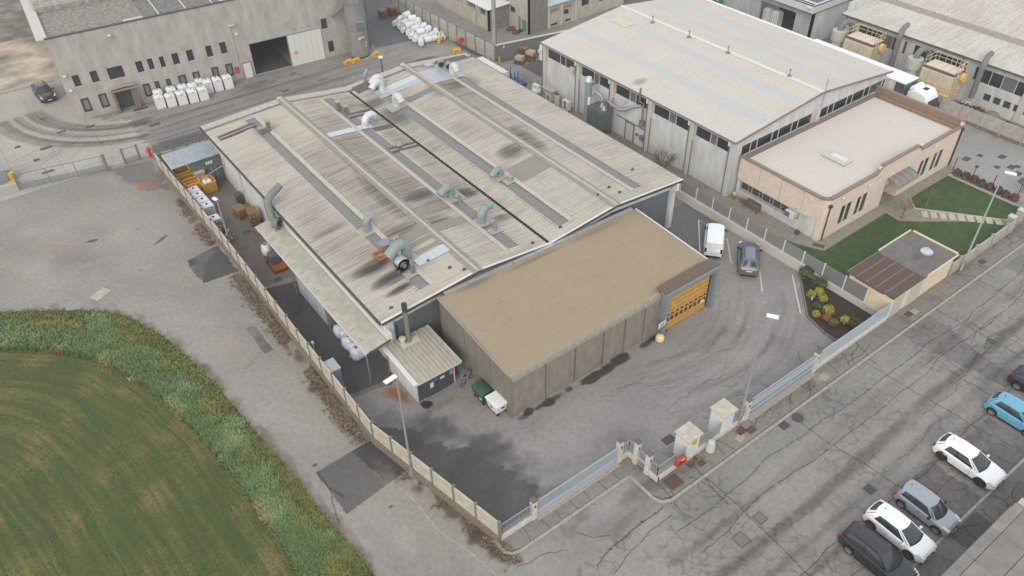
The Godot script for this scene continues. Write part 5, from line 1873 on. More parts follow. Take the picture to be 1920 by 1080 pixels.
func filter_unit(z: float, label: String) -> void:
	var t := thing("dust_filter", label, "dust filter", V3(86.6, 0, z), 0.0, "dust filters along the far hall")
	var cr := mat("filter_cream", c8(222, 213, 190), 0.8, 0, tex["streak"], 0.2)
	pcbox("housing", cr, t, V3(86.7, 2.5, z), V3(2.2, 3.0, 3.7), 0.05)
	var h := mb()
	for e in 2:
		var zz := z - 0.95 + e * 1.9
		var p := [V3(85.65, 1.0, zz - 0.9), V3(87.75, 1.0, zz - 0.9), V3(87.75, 1.0, zz + 0.9), V3(85.65, 1.0, zz + 0.9)]
		var q := [V3(86.5, 0.2, zz - 0.2), V3(86.9, 0.2, zz - 0.2), V3(86.9, 0.2, zz + 0.2), V3(86.5, 0.2, zz + 0.2)]
		for k in 4:
			var m := (k + 1) % 4
			h.quad(p[k], p[m], q[m], q[k])
	part(h, "hopper", M.offwhite, t)
	for sx in [85.7, 87.7]:
		for sz in [z - 1.8, z + 1.8]:
			pbar("leg", mat("leg_cream", c8(206, 186, 142), 0.7), t, V3(sx, 0, sz), V3(sx, 1.1, sz), 0.14)
	pcbox("lid", mat("filter_brown", c8(122, 108, 98), 0.85, 0, tex["worn"], 0.5), t, V3(86.8, 4.15, z), V3(2.1, 0.3, 3.6), 0.04)
	for k in 4:
		for j in 2:
			pcbox("lid_panel", mat("lid_pink", c8(214, 198, 186), 0.7), t, V3(86.3 + j * 1.0, 4.34, z - 1.32 + k * 0.88), V3(0.94, 0.08, 0.82), 0.02)
	var rl := mb()
	for y in [1.95, 2.35, 2.7]:
		rl.bar(V3(85.45, y, z - 1.95), V3(85.45, y, z + 1.95), 0.05)
	rl.bar(V3(85.45, 1.9, z - 1.95), V3(85.45, 1.9, z + 1.95), 0.12, 0.16)
	rl.box(V3(85.55, 1.86, z), V3(0.4, 0.05, 3.9))
	for k in 5:
		rl.bar(V3(85.45, 1.9, z - 1.95 + k * 0.975), V3(85.45, 2.7, z - 1.95 + k * 0.975), 0.04)
	part(rl, "walkway", mat("walk_yellow", c8(222, 186, 96), 0.6), t)
	var tr := mb()
	for y in [4.75, 5.2]:
		tr.bar(V3(85.8, y, z - 1.8), V3(87.9, y, z - 1.8), 0.04)
		tr.bar(V3(87.9, y, z - 1.8), V3(87.9, y, z + 1.8), 0.04)
		tr.bar(V3(85.8, y, z + 1.8), V3(87.9, y, z + 1.8), 0.04)
	for q in [[85.8, -1.8], [86.85, -1.8], [87.9, -1.8], [87.9, -0.6], [87.9, 0.6], [87.9, 1.8], [86.85, 1.8], [85.8, 1.8]]:
		tr.bar(V3(q[0], 4.3, z + q[1]), V3(q[0], 5.2, z + q[1]), 0.04)
	part(tr, "top_railing", mat("rail_cream", c8(206, 190, 138), 0.6), t)
	var ld := mb()
	for e in [0.0, 0.45]:
		ld.bar(V3(86.0 + e, 0.1, z + 1.98), V3(86.0 + e, 5.0, z + 1.98), 0.05)
	for k in 14:
		ld.bar(V3(86.0, 0.4 + k * 0.32, z + 1.98), V3(86.45, 0.4 + k * 0.32, z + 1.98), 0.03)
	for k in 4:
		var pth := PackedVector3Array()
		for q in 8:
			var a := PI * q / 7.0
			pth.append(V3(86.22 + 0.38 * cos(a), 2.2 + k * 0.75, z + 1.98 + 0.6 * sin(a)))
		ld.tube(pth, 0.02, 5)
	part(ld, "ladder", mat("rail_cream", c8(206, 190, 138), 0.6), t)
	pcyl("fan_case", mat("fan_yellow", c8(222, 188, 104), 0.55), t, V3(87.2, 3.7, z + 1.95), V3(87.2, 3.7, z + 2.35), 0.5, 0.5, 16)
	# cyclone beside it and the outlet duct
	var c := thing("cyclone", label.replace("cream dust filter", "pale cyclone drum beside the cream dust filter"), "cyclone separator", V3(86.4, 0, z - 3.4), 0.0, "cyclones along the far hall")
	var cz := z - 3.2
	plathe("drum", mat("cyclone_white", c8(208, 208, 200), 0.6, 0, tex["streak"], 0.3), c, V3(86.4, 0, cz), v2a([Vector2(0.2, 0.3), Vector2(0.62, 1.6), Vector2(0.62, 3.1), Vector2(0.66, 3.12), Vector2(0.66, 3.2), Vector2(0.85, 3.22), Vector2(0.85, 4.35), Vector2(0, 4.4)]), 20)
	ptube("elbow", M.duct_grey, c, v3a([V3(86.4, 4.3, cz), V3(86.45, 4.8, cz), V3(86.75, 5.2, cz + 0.1), V3(87.2, 5.3, cz + 0.2), V3(87.7, 5.1, cz + 0.4), V3(88.0, 4.5, cz + 0.5), V3(88.3, 3.0, cz + 0.7)]), 0.34, 12)
	for k in 3:
		var a := TAU * k / 3.0 + 0.4
		pbar("leg", M.offwhite, c, V3(86.4 + 0.95 * cos(a), 0, cz + 0.95 * sin(a)), V3(86.4 + 0.66 * cos(a), 2.4, cz + 0.66 * sin(a)), 0.07)
	var o := thing("outlet_duct", label.replace("cream dust filter", "tall grey outlet duct next to the cream dust filter"), "duct", V3(88.6, 0, z + 4.0), 0.0, "outlet ducts of the far hall")
	var dz := z + 3.2
	ptube("pipe", M.duct_grey, o, v3a([V3(88.4, 1.4, dz), V3(88.4, 4.7, dz), V3(88.5, 5.3, dz), V3(88.8, 5.7, dz - 0.1), V3(89.3, 6.0, dz - 0.2), V3(89.8, 6.1, dz - 0.2)]), 0.3, 12, true)
	pcyl("mouth", M.dark, o, V3(89.8, 6.1, dz - 0.2), V3(89.83, 6.1, dz - 0.2), 0.25)

func grey_depot() -> void:
	var t := thing("grey_depot", "grey depot with a broad canopy over a dark open loading gate", "warehouse", V3(93, 0, -63))
	pwall("left_wall", mat("depot_wall", c8(190, 194, 196), 0.85, 0, tex["streak"], 0.08), t, V3(88.7, 0, -74), V3(0, 0, 1), 17.6, 4.6, 0.3, [[9.35, 0.0, 15.0, 3.5], [7.2, 0.2, 8.4, 0.95]])
	pwall("front_wall", M.white_wall, t, V3(88.7, 0, -56.4), Vector3.RIGHT, 8.0, 4.2, 0.3)
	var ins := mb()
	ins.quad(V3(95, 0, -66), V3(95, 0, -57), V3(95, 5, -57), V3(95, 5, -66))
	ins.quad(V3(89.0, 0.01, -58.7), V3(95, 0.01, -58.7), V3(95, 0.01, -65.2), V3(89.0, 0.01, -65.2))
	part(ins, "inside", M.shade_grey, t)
	pbb("window", M.pane_grey, t, 88.8, 0.2, -66.8, 88.84, 0.95, -65.6)
	var c := mb()
	c.prism(pv([[87.6, -73], [97, -73], [97, -55.9], [87.6, -55.9]]), 4.55, 5.4, true, true)
	part(c, "canopy", mat("canopy_pale", c8(196, 200, 202), 0.7), t)
	pbb("canopy_soffit", M.grey_panel, t, 87.9, 4.5, -72, 88.5, 4.56, -56.0)
	for e in [[87.65, -73.0, 87.65, -55.95], [87.65, -55.95, 97, -55.95], [88.2, -56.3, 88.2, -72]]:
		pbar("canopy_edge", M.shade_grey, t, V3(e[0], 5.45, e[1]), V3(e[2], 5.45, e[3]), 0.12, 0.1)
	var rf := mb()
	rf.quad(V3(89, 5.43, -56.5), V3(96.5, 5.43, -56.5), V3(96.5, 5.43, -72), V3(89, 5.43, -72))
	part(rf, "roof", M.grey_panel, t)
	pbar("front_coping", M.shade_grey, t, V3(88.6, 4.25, -56.38), V3(96.8, 4.25, -56.38), 0.12, 0.14)
	pcbox("floodlight", M.white, t, V3(87.55, 5.2, -56.6), V3(0.3, 0.2, 0.7), 0.04)
	for k in 2:
		var o := thing("sheeted_load", ["pale sheeted bale standing left in the depot gate", "pale sheeted bale standing right in the depot gate"][k], "bale", V3(90.0, 0, -64.0 + k * 1.35))
		pcbox("wrapping", M.white, o, V3(90.0, 1.2, -64.0 + k * 1.35), V3(1.1, 2.4, 1.15), 0.25)
		var s := mb()
		for q in 3:
			s.box(V3(89.43, 1.2, -64.35 + k * 1.35 + q * 0.35), V3(0.03, 2.0, 0.03))
		part(s, "strap", M.post_grey, o)
	var g := thing("green_banner", "tall green banner with white marks beside the depot wall", "banner", V3(88.2, 0, -72.6))
	pbox("cloth", mat("banner_green", c8(36, 118, 92), 0.7), g, V3(88.2, 1.6, -71.4), V3(0.08, 3.2, 1.5))
	for k in 3:
		var s := mb()
		s.xf = Transform3D(Basis(), V3(88.14, 1.0 + k * 0.6, -71.4))
		s.tri(V3(0, 0, -0.15), V3(0, 0, 0.15), V3(0, 0.28, 0))
		part(s, "mark", M.white, g)
	for k in 9:
		var p := mb()
		rng.seed = 900 + k
		var z := -60.6 + k * 0.5
		p.cbox(V3(87.6, 0.2, z), V3(rng.randf_range(0.4, 0.8), rng.randf_range(0.3, 0.5), 0.38), 0.03, Basis(Vector3.UP, rng.randf()))
		solo(p, "scrap_crate", [M.iron_rust, M.wood_dark, M.iron][k % 3], "small rusty crate in the row below the depot wall", "crate", V3(87.6, 0, z), "crates below the depot wall")

func old_workshop() -> void:
	var t := thing("old_workshop", "old L shaped workshop with weathered plaster and barred windows behind the grey wall", "workshop", V3(63, 0, -88))
	var pl := mat("old_plaster", c8(204, 198, 187), 0.92, 0, tex["streak"], 0.12)
	var pg := mat("old_plaster_grey", c8(146, 143, 138), 0.92, 0, tex["streak"], 0.16)
	pwall("left_wall", pl, t, V3(59.4, 0, -100), V3(0, 0, 1), 14.0, 3.05, 0.25, [[10.4, 2.05, 11.0 - 0.15, 2.8], [10.85, 0.2, 11.35, 2.2], [11.9, 1.95, 13.4, 2.75], [8.9, 2.1, 10.3, 2.85], [5.5, 2.0, 6.9, 2.75]])
	for q in [[-88.15, 1.95, 1.5, 0.8], [-90.45, 2.1, 1.4, 0.75], [-94.5, 2.0, 1.4, 0.75]]:
		var o := pbb("window", M.glass, t, 59.55, q[1], q[0], 59.6, q[1] + q[3], q[0] + q[2])
		var c := mb()
		for k in 3:
			c.bb(59.5, q[1], q[0] + q[2] * (k + 0.5) / 3.0 - 0.02, 59.54, q[1] + q[3], q[0] + q[2] * (k + 0.5) / 3.0 + 0.02)
		part(c, "bar", M.frame_white, o)
	pbb("door", mat("door_tan", c8(172, 160, 130), 0.8), t, 59.6, 0.2, -89.15, 59.65, 2.2, -88.65)
	pwall("end_wall", pg, t, V3(59.4, 0, -86.0), Vector3.RIGHT, 3.5, 3.05, 0.25)
	var r := mb()
	r.quad(V3(59.1, 3.1, -85.7), V3(62.9, 3.2, -85.7), V3(62.9, 3.2, -100), V3(59.1, 3.1, -100))
	r.quad(V3(59.1, 2.98, -85.7), V3(62.9, 3.08, -85.7), V3(62.9, 3.2, -85.7), V3(59.1, 3.1, -85.7))
	r.quad(V3(59.1, 2.98, -100), V3(59.1, 2.98, -85.7), V3(59.1, 3.1, -85.7), V3(59.1, 3.1, -100))
	part(r, "roof", M.white, t)
	pwall("wing_wall", pl, t, V3(62.9, 0, -86.2), V3(0, 0, 1), 4.5, 5.2, 0.25, [[0.3, 2.0, 1.5, 2.8], [2.1, 0.0, 2.7, 1.9], [2.9, 0.0, 4.0, 1.75]])
	pbb("window", M.glass, t, 63.05, 2.0, -85.9, 63.1, 2.8, -84.7)
	for q in [[-84.1, -83.5, 1.9], [-83.3, -82.75, 1.75], [-82.75, -82.2, 1.75]]:
		pbb("door", mat("door_grey_green", c8(112, 122, 118), 0.6), t, 63.05, 0.0, q[0], 63.12, q[2], q[1])
	pwall("bare_wall", pg, t, V3(62.9, 0, -81.7), Vector3.RIGHT, 3.2, 5.2, 0.25)
	pwall("long_wall", pl, t, V3(66.1, 0, -81.7), Vector3.RIGHT, 14.0, 3.15, 0.25, [[0.4, 1.95, 2.0, 2.5], [2.8, 1.95, 4.3, 2.5], [0.6, 0.15, 1.8, 0.5], [3.1, 0.15, 4.2, 0.5], [6.0, 1.6, 7.4, 2.7], [9.2, 1.5, 10.6, 2.7]])
	for q in [[66.5, 1.95, 1.6, 0.55], [68.9, 1.95, 1.5, 0.55], [66.7, 0.15, 1.2, 0.35], [69.2, 0.15, 1.1, 0.35], [72.1, 1.6, 1.4, 1.1], [75.3, 1.5, 1.4, 1.2]]:
		pbb("window", M.glass if q[3] > 0.9 or q[3] < 0.5 else mat("blind_tan", c8(148, 138, 126), 0.7), t, q[0], q[1], -81.9, q[0] + q[2], q[1] + q[3], -81.86)
	for x in [66.25, 68.45, 71.0]:
		pbox("pilaster", M.offwhite, t, V3(x, 1.6, -81.6), V3(0.25, 3.2, 0.12))
	pcbox("wall_fan", M.dark, t, V3(69.2, 1.75, -81.5), V3(0.5, 0.5, 0.35), 0.06)
	var r2 := mb()
	r2.quad(V3(66.0, 3.2, -81.4), V3(71.2, 3.2, -81.4), V3(71.2, 3.6, -86), V3(66.0, 3.6, -86))
	r2.quad(V3(66.0, 3.05, -81.4), V3(71.2, 3.05, -81.4), V3(71.2, 3.2, -81.4), V3(66.0, 3.2, -81.4))
	part(r2, "roof", M.tin, t)
	var r3 := mb()
	r3.quad(V3(71.3, 3.4, -81.4), V3(90, 3.4, -81.4), V3(90, 3.6, -90), V3(71.3, 3.6, -90))
	part(r3, "roof", M.concrete, t)
	var tw := mb()
	tw.prism(pv([[62.95, -95], [66, -95], [66, -81.8], [62.95, -81.8]]), 5.15, 5.25)
	part(tw, "upper_roof", M.concrete, t)

func corner_building() -> void:
	var t := thing("corner_building", "flat grey concrete roof of the building at the near pavement", "building", V3(34, 0, -2))
	var edge := -4.66
	var b := mb()
	b.wall(V3(39.25, 0, edge), V3(-1, 0, 0), 16.0, 2.9, 0.3)
	b.wall(V3(39.25, 0, 3.0), V3(0, 0, -1), 3.0 - edge, 2.9, 0.3)
	part(b, "wall", M.concrete_wall, t)
	var roofm := mat("corner_roof", c8(150, 146, 141), 0.92, 0, tex["worn"], 0.14)
	var zs := [edge + 0.03, -4.05, -2.6, -1.0, 0.8, 3.0]
	for k in 5:
		for j in 6:
			var p := mb()
			var x1 := 39.3 - j * 2.7
			p.cbox(V3(x1 - 1.34, 2.95, (zs[k] + zs[k + 1]) / 2), V3(2.68, 0.12, zs[k + 1] - zs[k] - 0.03), 0.01)
			part(p, "roof_slab", roofm if (k + j) % 3 else mat("corner_roof_pale", c8(158, 153, 147), 0.92, 0, tex["worn"], 0.14), t)
	pbox("side_coping", M.panel_cream, t, V3(39.75, 2.8, -3.8), V3(0.55, 0.2, 1.5))
	pbb("red_wall", M.wood_red, t, 39.4, 0, -4.6, 45, 2.2, -4.4)

func back_shed() -> void:
	var t := thing("lean_to_shed", "low shed with pale blue ribbed roof and grey front in the rear yard corner", "shed", V3(14.8, 0, -73.8))
	var r := mb()
	for k in 18:
		var xa := 12.35 + k * 0.275
		for q in [[0.0, 0.6, 0.0, 0.0], [0.6, 0.7, 0.0, 0.04], [0.7, 0.92, 0.04, 0.04], [0.92, 1.0, 0.04, 0.0]]:
			var a: float = xa + 0.275 * q[0]
			var b: float = xa + 0.275 * q[1]
			r.quad(V3(a, 2.95 + q[2], -72.35), V3(b, 2.95 + q[3], -72.35), V3(b, 3.15 + q[3], -75.3), V3(a, 3.15 + q[2], -75.3))
	part(r, "roof_sheet", mat("blue_roof", c8(172, 182, 188), 0.6, 0.1, tex["blotch"], 0.2), t)
	pwall("front_wall", mat("slate_front", c8(102, 110, 116), 0.8, 0, tex["blotch"], 0.2), t, V3(14.3, 0, -72.5), Vector3.RIGHT, 2.8, 2.95, 0.15)
	for k in 3:
		pbox("sign_square", M.white, t, V3(15.7 + k * 0.24, 2.35, -72.46), V3(0.19, 0.3, 0.03))
	ptube("pipe", M.galv, t, v3a([V3(14.2, 0.95, -72.2), V3(17.3, 2.0, -71.8)]), 0.06, 8)
	for k in 2:
		pbar("prop", M.galv_dull, t, V3(15.7 + k * 0.5, 0.0, -70.9 - k * 0.5), V3(15.9 + k * 0.45, 2.2, -72.1), 0.05)
	var bk := thing("rear_wall", "plain concrete wall with rail posts closing the rear yard", "wall", V3(15.2, 0, -77.9))
	pwall("wall", M.concrete, bk, V3(12.3, 0, -78.2), V3(4.9, 0, 0.5).normalized(), 4.95, 1.9, 0.15)
	for k in 4:
		pbar("rail_post", M.post_grey, bk, V3(12.8 + k * 1.35, 1.8, -78.1 + k * 0.13), V3(12.8 + k * 1.35, 2.7, -78.1 + k * 0.13), 0.12)
	pbar("rail", M.post_grey, bk, V3(12.5, 2.6, -78.12), V3(17.1, 2.6, -77.7), 0.06)

func left_wall() -> void:
	var t := thing("boundary_wall", "long cream panel wall on a mouldy concrete base beside the side road", "wall", V3(12.6, 0, -50))
	var line := [Vector2(12.3, -78.3), Vector2(12.62, -61.0), Vector2(12.5, -45.0), Vector2(12.55, -33.6), Vector2(14.85, -22.3)]
	var counts_ := [8, 8, 6, 6]
	for s in 4:
		var a: Vector2 = line[s]
		var b: Vector2 = line[s + 1]
		var n: int = counts_[s]
		var d := (b - a) / n
		var u := V3(d.x, 0, d.y).normalized()
		var bs := Basis(u, Vector3.UP, u.cross(Vector3.UP))
		var base := mb()
		var c := (a + b) / 2
		base.cbox(V3(c.x, 0.36, c.y), V3((b - a).length(), 0.72, 0.32), 0.03, bs)
		part(base, "base", M.mouldy, t)
		for k in n:
			var m := a + d * (k + 0.5)
			pcbox("panel", M.panel_cream, t, V3(m.x, 1.42, m.y), V3(d.length() - 0.1, 1.4, 0.1), 0.015, bs)
			var q := a + d * k
			pbox("post", M.post_grey, t, V3(q.x, 1.48, q.y), V3(0.11, 1.62, 0.2), bs)
	pbox("post", M.post_grey, t, V3(14.85, 1.4, -22.3), V3(0.14, 1.7, 0.2))

func bars_panel(parent: Node3D, called: String, a: Vector3, b: Vector3, y0: float, y1: float, m: Material, pitch := 0.12) -> MeshInstance3D:
	var r := mb()
	var l := a.distance_to(b)
	var n := int(l / pitch)
	for e in [y0 + 0.03, y1 - 0.03]:
		r.bar(a + Vector3.UP * e, b + Vector3.UP * e, 0.05)
	r.bar(a + Vector3.UP * lerpf(y0, y1, 0.35), b + Vector3.UP * lerpf(y0, y1, 0.35), 0.04)
	for k in n + 1:
		var p := a.lerp(b, k / float(n))
		r.box(p + Vector3.UP * (y0 + y1) / 2, V3(0.03, y1 - y0, 0.03))
	return part(r, called, m, parent)

func front_fence() -> void:
	var t := thing("street_fence", "white low wall with grey railing and tall gate pillars along the pavement", "fence", V3(33, 0, -20.5))
	var wh := mat("fence_white", c8(230, 226, 217), 0.88, 0, tex["worn"], 0.25)
	var seg := [[V3(14.95, 0, -22.4), V3(17.4, 0, -22.4)], [V3(24.75, 0, -22.4), V3(25.5, 0, -22.4)], [V3(25.5, 0, -22.4), V3(25.5, 0, -21.75)], [V3(25.5, 0, -20.45), V3(25.5, 0, -19.75)], [V3(25.5, 0, -19.75), V3(28.0, 0, -19.75)], [V3(28.1, 0, -19.75), V3(33.9, 0, -19.75)], [V3(41.6, 0, -19.75), V3(50.6, 0, -19.75)]]
	for i in seg.size():
		var a: Vector3 = seg[i][0]
		var b: Vector3 = seg[i][1]
		var w := mb()
		var u := (b - a).normalized()
		w.cbox((a + b) / 2 + Vector3.UP * 0.28, V3(a.distance_to(b) + (0.22 if i == 3 or i == 2 else 0.0), 0.56, 0.22), 0.02, Basis(u, Vector3.UP, u.cross(Vector3.UP)))
		part(w, "low_wall", wh, t)
		if i == 6:
			# tall screen of blue grey sheets in place of bars
			for k in 5:
				pbox("screen_panel", M.fence_blue, t, a.lerp(b, (k + 0.5) / 5.0) + Vector3.UP * 1.22, V3(1.76, 1.3, 0.05))
		else:
			bars_panel(t, "railing", a, b, 0.58, 1.62, M.fence_grey)
	for p in [[17.5, -22.4, 1.95], [24.62, -22.4, 2.25], [25.45, -21.62, 2.25], [25.45, -20.55, 2.1], [34.0, -19.75, 2.1], [41.5, -19.75, 2.1]]:
		var o := pcbox("pillar", wh, t, V3(p[0], p[2] / 2, p[1]), V3(0.34, p[2], 0.34), 0.02)
		pcbox("pillar_cap", mat("cap_grey", c8(104, 98, 92), 0.9), o, V3(p[0], p[2] + 0.04, p[1]), V3(0.42, 0.08, 0.42), 0.03)
		pbox("pillar_fitting", M.dark, o, V3(p[0], p[2] * 0.75, p[1] + 0.18), V3(0.1, 0.22, 0.03))
	# gates
	var g := thing("sliding_gate", "wide blue grey sliding gate of close vertical bars near the corner", "gate", V3(21, 0, -22.3))
	for k in 2:
		var a := V3(17.72 + k * 3.38, 0, -22.35)
		bars_panel(g, "gate_leaf", a, a + V3(3.3, 0, 0), 0.1, 1.72, M.fence_blue, 0.09)
		pbar("gate_rail", M.fence_blue, g, a + V3(0, 0.55, 0.03), a + V3(3.3, 0.55, 0.03), 0.03, 0.14)
	pbar("gate_track", M.kerb, g, V3(17.6, 0.135, -22.25), V3(24.5, 0.135, -22.25), 0.5, 0.03)
	var g2 := thing("walk_gate", "small grey pedestrian gate between two white pillars", "gate", V3(25.45, 0, -21.1))
	bars_panel(g2, "gate_leaf", V3(25.45, 0, -21.45), V3(25.45, 0, -20.75), 0.15, 1.7, M.fence_grey, 0.1)
	pbar("gate_plate", M.fence_blue, g2, V3(25.42, 0.85, -21.45), V3(25.42, 0.85, -20.75), 0.06, 0.16)
	var g3 := thing("sliding_gate", "wide blue grey sheet gate between the two right pillars, near the lamp post", "gate", V3(37.7, 0, -19.8))
	for k in 4:
		var p := mb()
		var xa := 34.25 + k * 1.78
		p.box(V3(xa + 0.89, 1.05, -19.8), V3(1.74, 1.5, 0.06))
		part(p, "gate_panel", M.fence_blue, g3)
	for y in [0.32, 0.82, 1.78]:
		pbar("gate_rail", M.steel_blue, g3, V3(34.25, y, -19.74), V3(41.35, y, -19.74), 0.05, 0.08)
	pbar("gate_track", M.kerb, g3, V3(34.2, 0.135, -19.6), V3(41.4, 0.135, -19.6), 0.6, 0.03)
	# pale cabinets, hose box, rounded block
	for k in 2:
		var x: float = [28.65, 32.0][k]
		var c := thing("meter_cabinet", ["white meter cabinet with a yellow warning sign, beside the red hose box", "white meter cabinet nearer the lamp post, without a sign"][k], "utility cabinet", V3(x, 0, -20.2), 0.0, "meter cabinets at the street fence")
		pbb("body", M.white, c, x - 0.6, 0.0, -20.75, x + 0.6, 2.1, -19.72)
		pbb("door", mat("cabinet_door", c8(206, 216, 222), 0.4), c, x - 0.42, 0.62, -19.72, x + 0.5, 1.98, -19.69)
		pcbox("lid", M.panel_cream, c, V3(x, 2.16, -20.22), V3(1.42, 0.12, 1.3), 0.03)
		if k == 0:
			var s := mb()
			s.box(V3(x + 0.05, 1.72, -19.67), V3(0.5, 0.3, 0.02), Basis(Vector3.BACK, 0.12))
			s.box(V3(x + 0.1, 1.5, -19.67), V3(0.34, 0.22, 0.02), Basis(Vector3.BACK, -0.2))
			part(s, "warning_sign", M.yellow, c)
	var h := thing("hose_box", "red fire hose box hung on the white fence wall", "fire hose box", V3(27.35, 0.6, -19.6))
	pcbox("box", M.red, h, V3(27.35, 0.95, -19.52), V3(0.8, 0.62, 0.3), 0.06)
	pbox("glass_front", mat("hose_dark", c8(120, 52, 44), 0.4), h, V3(27.35, 1.0, -19.36), V3(0.6, 0.36, 0.02))
	pbox("plate", M.white, h, V3(27.4, 1.2, -19.355), V3(0.3, 0.09, 0.02))
	var k2 := mb()
	k2.lathe(V3(30.1, 0, -19.35), v2a([Vector2(0.32, 0), Vector2(0.3, 0.75), Vector2(0.22, 0.98), Vector2(0, 1.05)]), 12)
	solo(k2, "white_bollard", wh, "stout rounded white bollard between the two meter cabinets", "bollard", V3(30.1, 0, -19.35))

func right_fence() -> void:
	var t := thing("screen_fence", "white low wall topped by grey screens and white posts between yard and lawn", "fence", V3(50.5, 0, -31))
	var w := mb()
	w.wall(V3(50.25, 0, -46), V3(0, 0, 1), 18.6, 0.85, 0.3)
	w.wall(V3(50.35, 0, -27.4), V3(0, 0, 1), 7.4, 0.62, 0.22)
	part(w, "low_wall", M.offwhite, t)
	for k in 13:
		var z := -46.0 + k * 2.02
		var low := 0.62 if z > -28 else 0.85
		pbox("post", M.white, t, V3(50.5, (low + 2.0) / 2, z), V3(0.08, 2.05 - low, 0.1))
		if k < 12:
			pbox("screen", M.mesh_panel if k < 10 else mat("mesh_clear", c8(118, 120, 122), 0.6), t, V3(50.5, (low + 1.95) / 2 + 0.02, z + 1.01), V3(0.04, 1.93 - low, 1.9))

func far_street_fence() -> void:
	var t := thing("garden_wall", "pale garden wall with slabs and small pillars along the far pavement", "wall", V3(65.5, 0, -20))
	var xs := [59.5, 60.9, 63.4, 65.9, 68.4, 69.9]
	for k in 5:
		pcbox("plinth", M.concrete, t, V3((xs[k] + xs[k + 1]) / 2, 0.3, -19.8), V3(xs[k + 1] - xs[k] - 0.02, 0.6, 0.22), 0.02)
		pcbox("slab", M.panel_pale, t, V3((xs[k] + xs[k + 1]) / 2, 0.98, -19.8), V3(xs[k + 1] - xs[k] - 0.16, 0.7, 0.12), 0.02)
		pbox("post", M.concrete, t, V3(xs[k], 0.75, -19.8), V3(0.18, 1.5, 0.24))
	for q in [[69.9, -20.2], [71.5, -20.2], [72.6, -20.2]]:
		var o := pcbox("gate_pillar", M.panel_pink, t, V3(q[0], 0.7, q[1]), V3(0.5, 1.4, 0.5), 0.04)
		pcbox("pillar_cap", M.offwhite, o, V3(q[0], 1.44, q[1]), V3(0.6, 0.1, 0.6), 0.03)
	pbar("far_wall", M.panel_pale, t, V3(72.8, 0.8, -20.0), V3(84, 0.8, -20.0), 0.15, 1.2)

func far_gate() -> void:
	var t := thing("yard_gate", "long low sliding gate of thin rails at the factory yard entrance", "gate", V3(4, 0, -82.5))
	var a := V3(0.3, 0, -83.3)
	var b := V3(7.8, 0, -81.75)
	for k in 5:
		pbar("rail", M.galv_dull, t, a + Vector3.UP * (0.12 + k * 0.13), b + Vector3.UP * (0.12 + k * 0.13), 0.05)
	for k in 4:
		var r := mb()
		var p := a.lerp(b, k / 3.0)
		r.bar(p, p + Vector3.UP * 1.75, 0.06)
		part(r, "upright", M.post_grey, t)
	pbar("top_rail", M.post_grey, t, a + Vector3.UP * 1.72, b + Vector3.UP * 1.72, 0.05)
	for q in [[0.05, -83.4], [8.05, -81.65]]:
		pbox("gate_post", M.post_grey, t, V3(q[0], 0.95, q[1]), V3(0.28, 1.9, 0.24))
	var g := thing("side_gate", "small metal gate between two grey posts left of the panel wall", "gate", V3(10.6, 0, -81.8))
	for q in [9.9, 11.4]:
		pbox("post", M.post_grey, g, V3(q, 0.9, -81.8), V3(0.2, 1.8, 0.2))
	for k in 4:
		pbar("rail", M.galv_dull, g, V3(10.0, 0.12 + k * 0.14, -81.8), V3(11.3, 0.12 + k * 0.14, -81.8), 0.05)
	pbar("rail", M.post_grey, g, V3(10.0, 1.65, -81.8), V3(11.3, 1.65, -81.8), 0.05)
	var lw := mb()
	lw.wall(V3(8.2, 0, -81.75), Vector3.RIGHT, 1.6, 0.35, 0.3)
	solo(lw, "kerb_wall", M.panel_pale, "short pale kerb wall between the sliding gate and the small gate", "wall", V3(9, 0, -81.8))
	var sw := mb()
	sw.wall(V3(-6, 0, -83.6), V3(5.9, 0, 0.3).normalized(), 5.9, 0.85, 0.4)
	solo(sw, "stone_wall", M.concrete_joint, "rough grey stone wall at the left end of the yard gate", "wall", V3(-3, 0, -83.5))
	var fh := thing("fire_hydrant", "red fire hydrant post beside the rear yard wall", "fire hydrant", V3(12.4, 0, -81.5))
	plathe("body", M.red, fh, V3(12.4, 0, -81.5), v2a([Vector2(0.2, 0), Vector2(0.16, 0.2), Vector2(0.16, 0.9), Vector2(0.22, 0.95), Vector2(0.18, 1.15), Vector2(0, 1.25)]), 12)
	pcyl("outlet", M.red, fh, V3(12.15, 0.75, -81.5), V3(12.65, 0.75, -81.5), 0.08)

# --- vehicles: local axes, z towards the front
# spec: l, w, h, wb (wheelbase), foh (front overhang), belt, nose, tail (height of the rear edge), zfb/zft (windscreen foot and head), zrt/zrb (rear window head and foot), wt (half width of the roof), r (wheel radius)
func car_paint(key: String, col: Color) -> StandardMaterial3D:
	var m := mat("car_" + key, col, 0.32)
	m.clearcoat_enabled = true
	m.clearcoat = 0.6
	m.clearcoat_roughness = 0.12
	return m

func patch(m: MB, f: Callable, u0: float, u1: float, v0: float, v1: float, nu: int, nv: int, flip := false) -> void:
	var rows := []
	for j in nv + 1:
		var row := PackedVector3Array()
		for i in nu + 1:
			row.append(f.call(lerpf(u0, u1, i / float(nu)), lerpf(v0, v1, j / float(nv))))
		rows.append(row)
	m.grid(rows, flip)

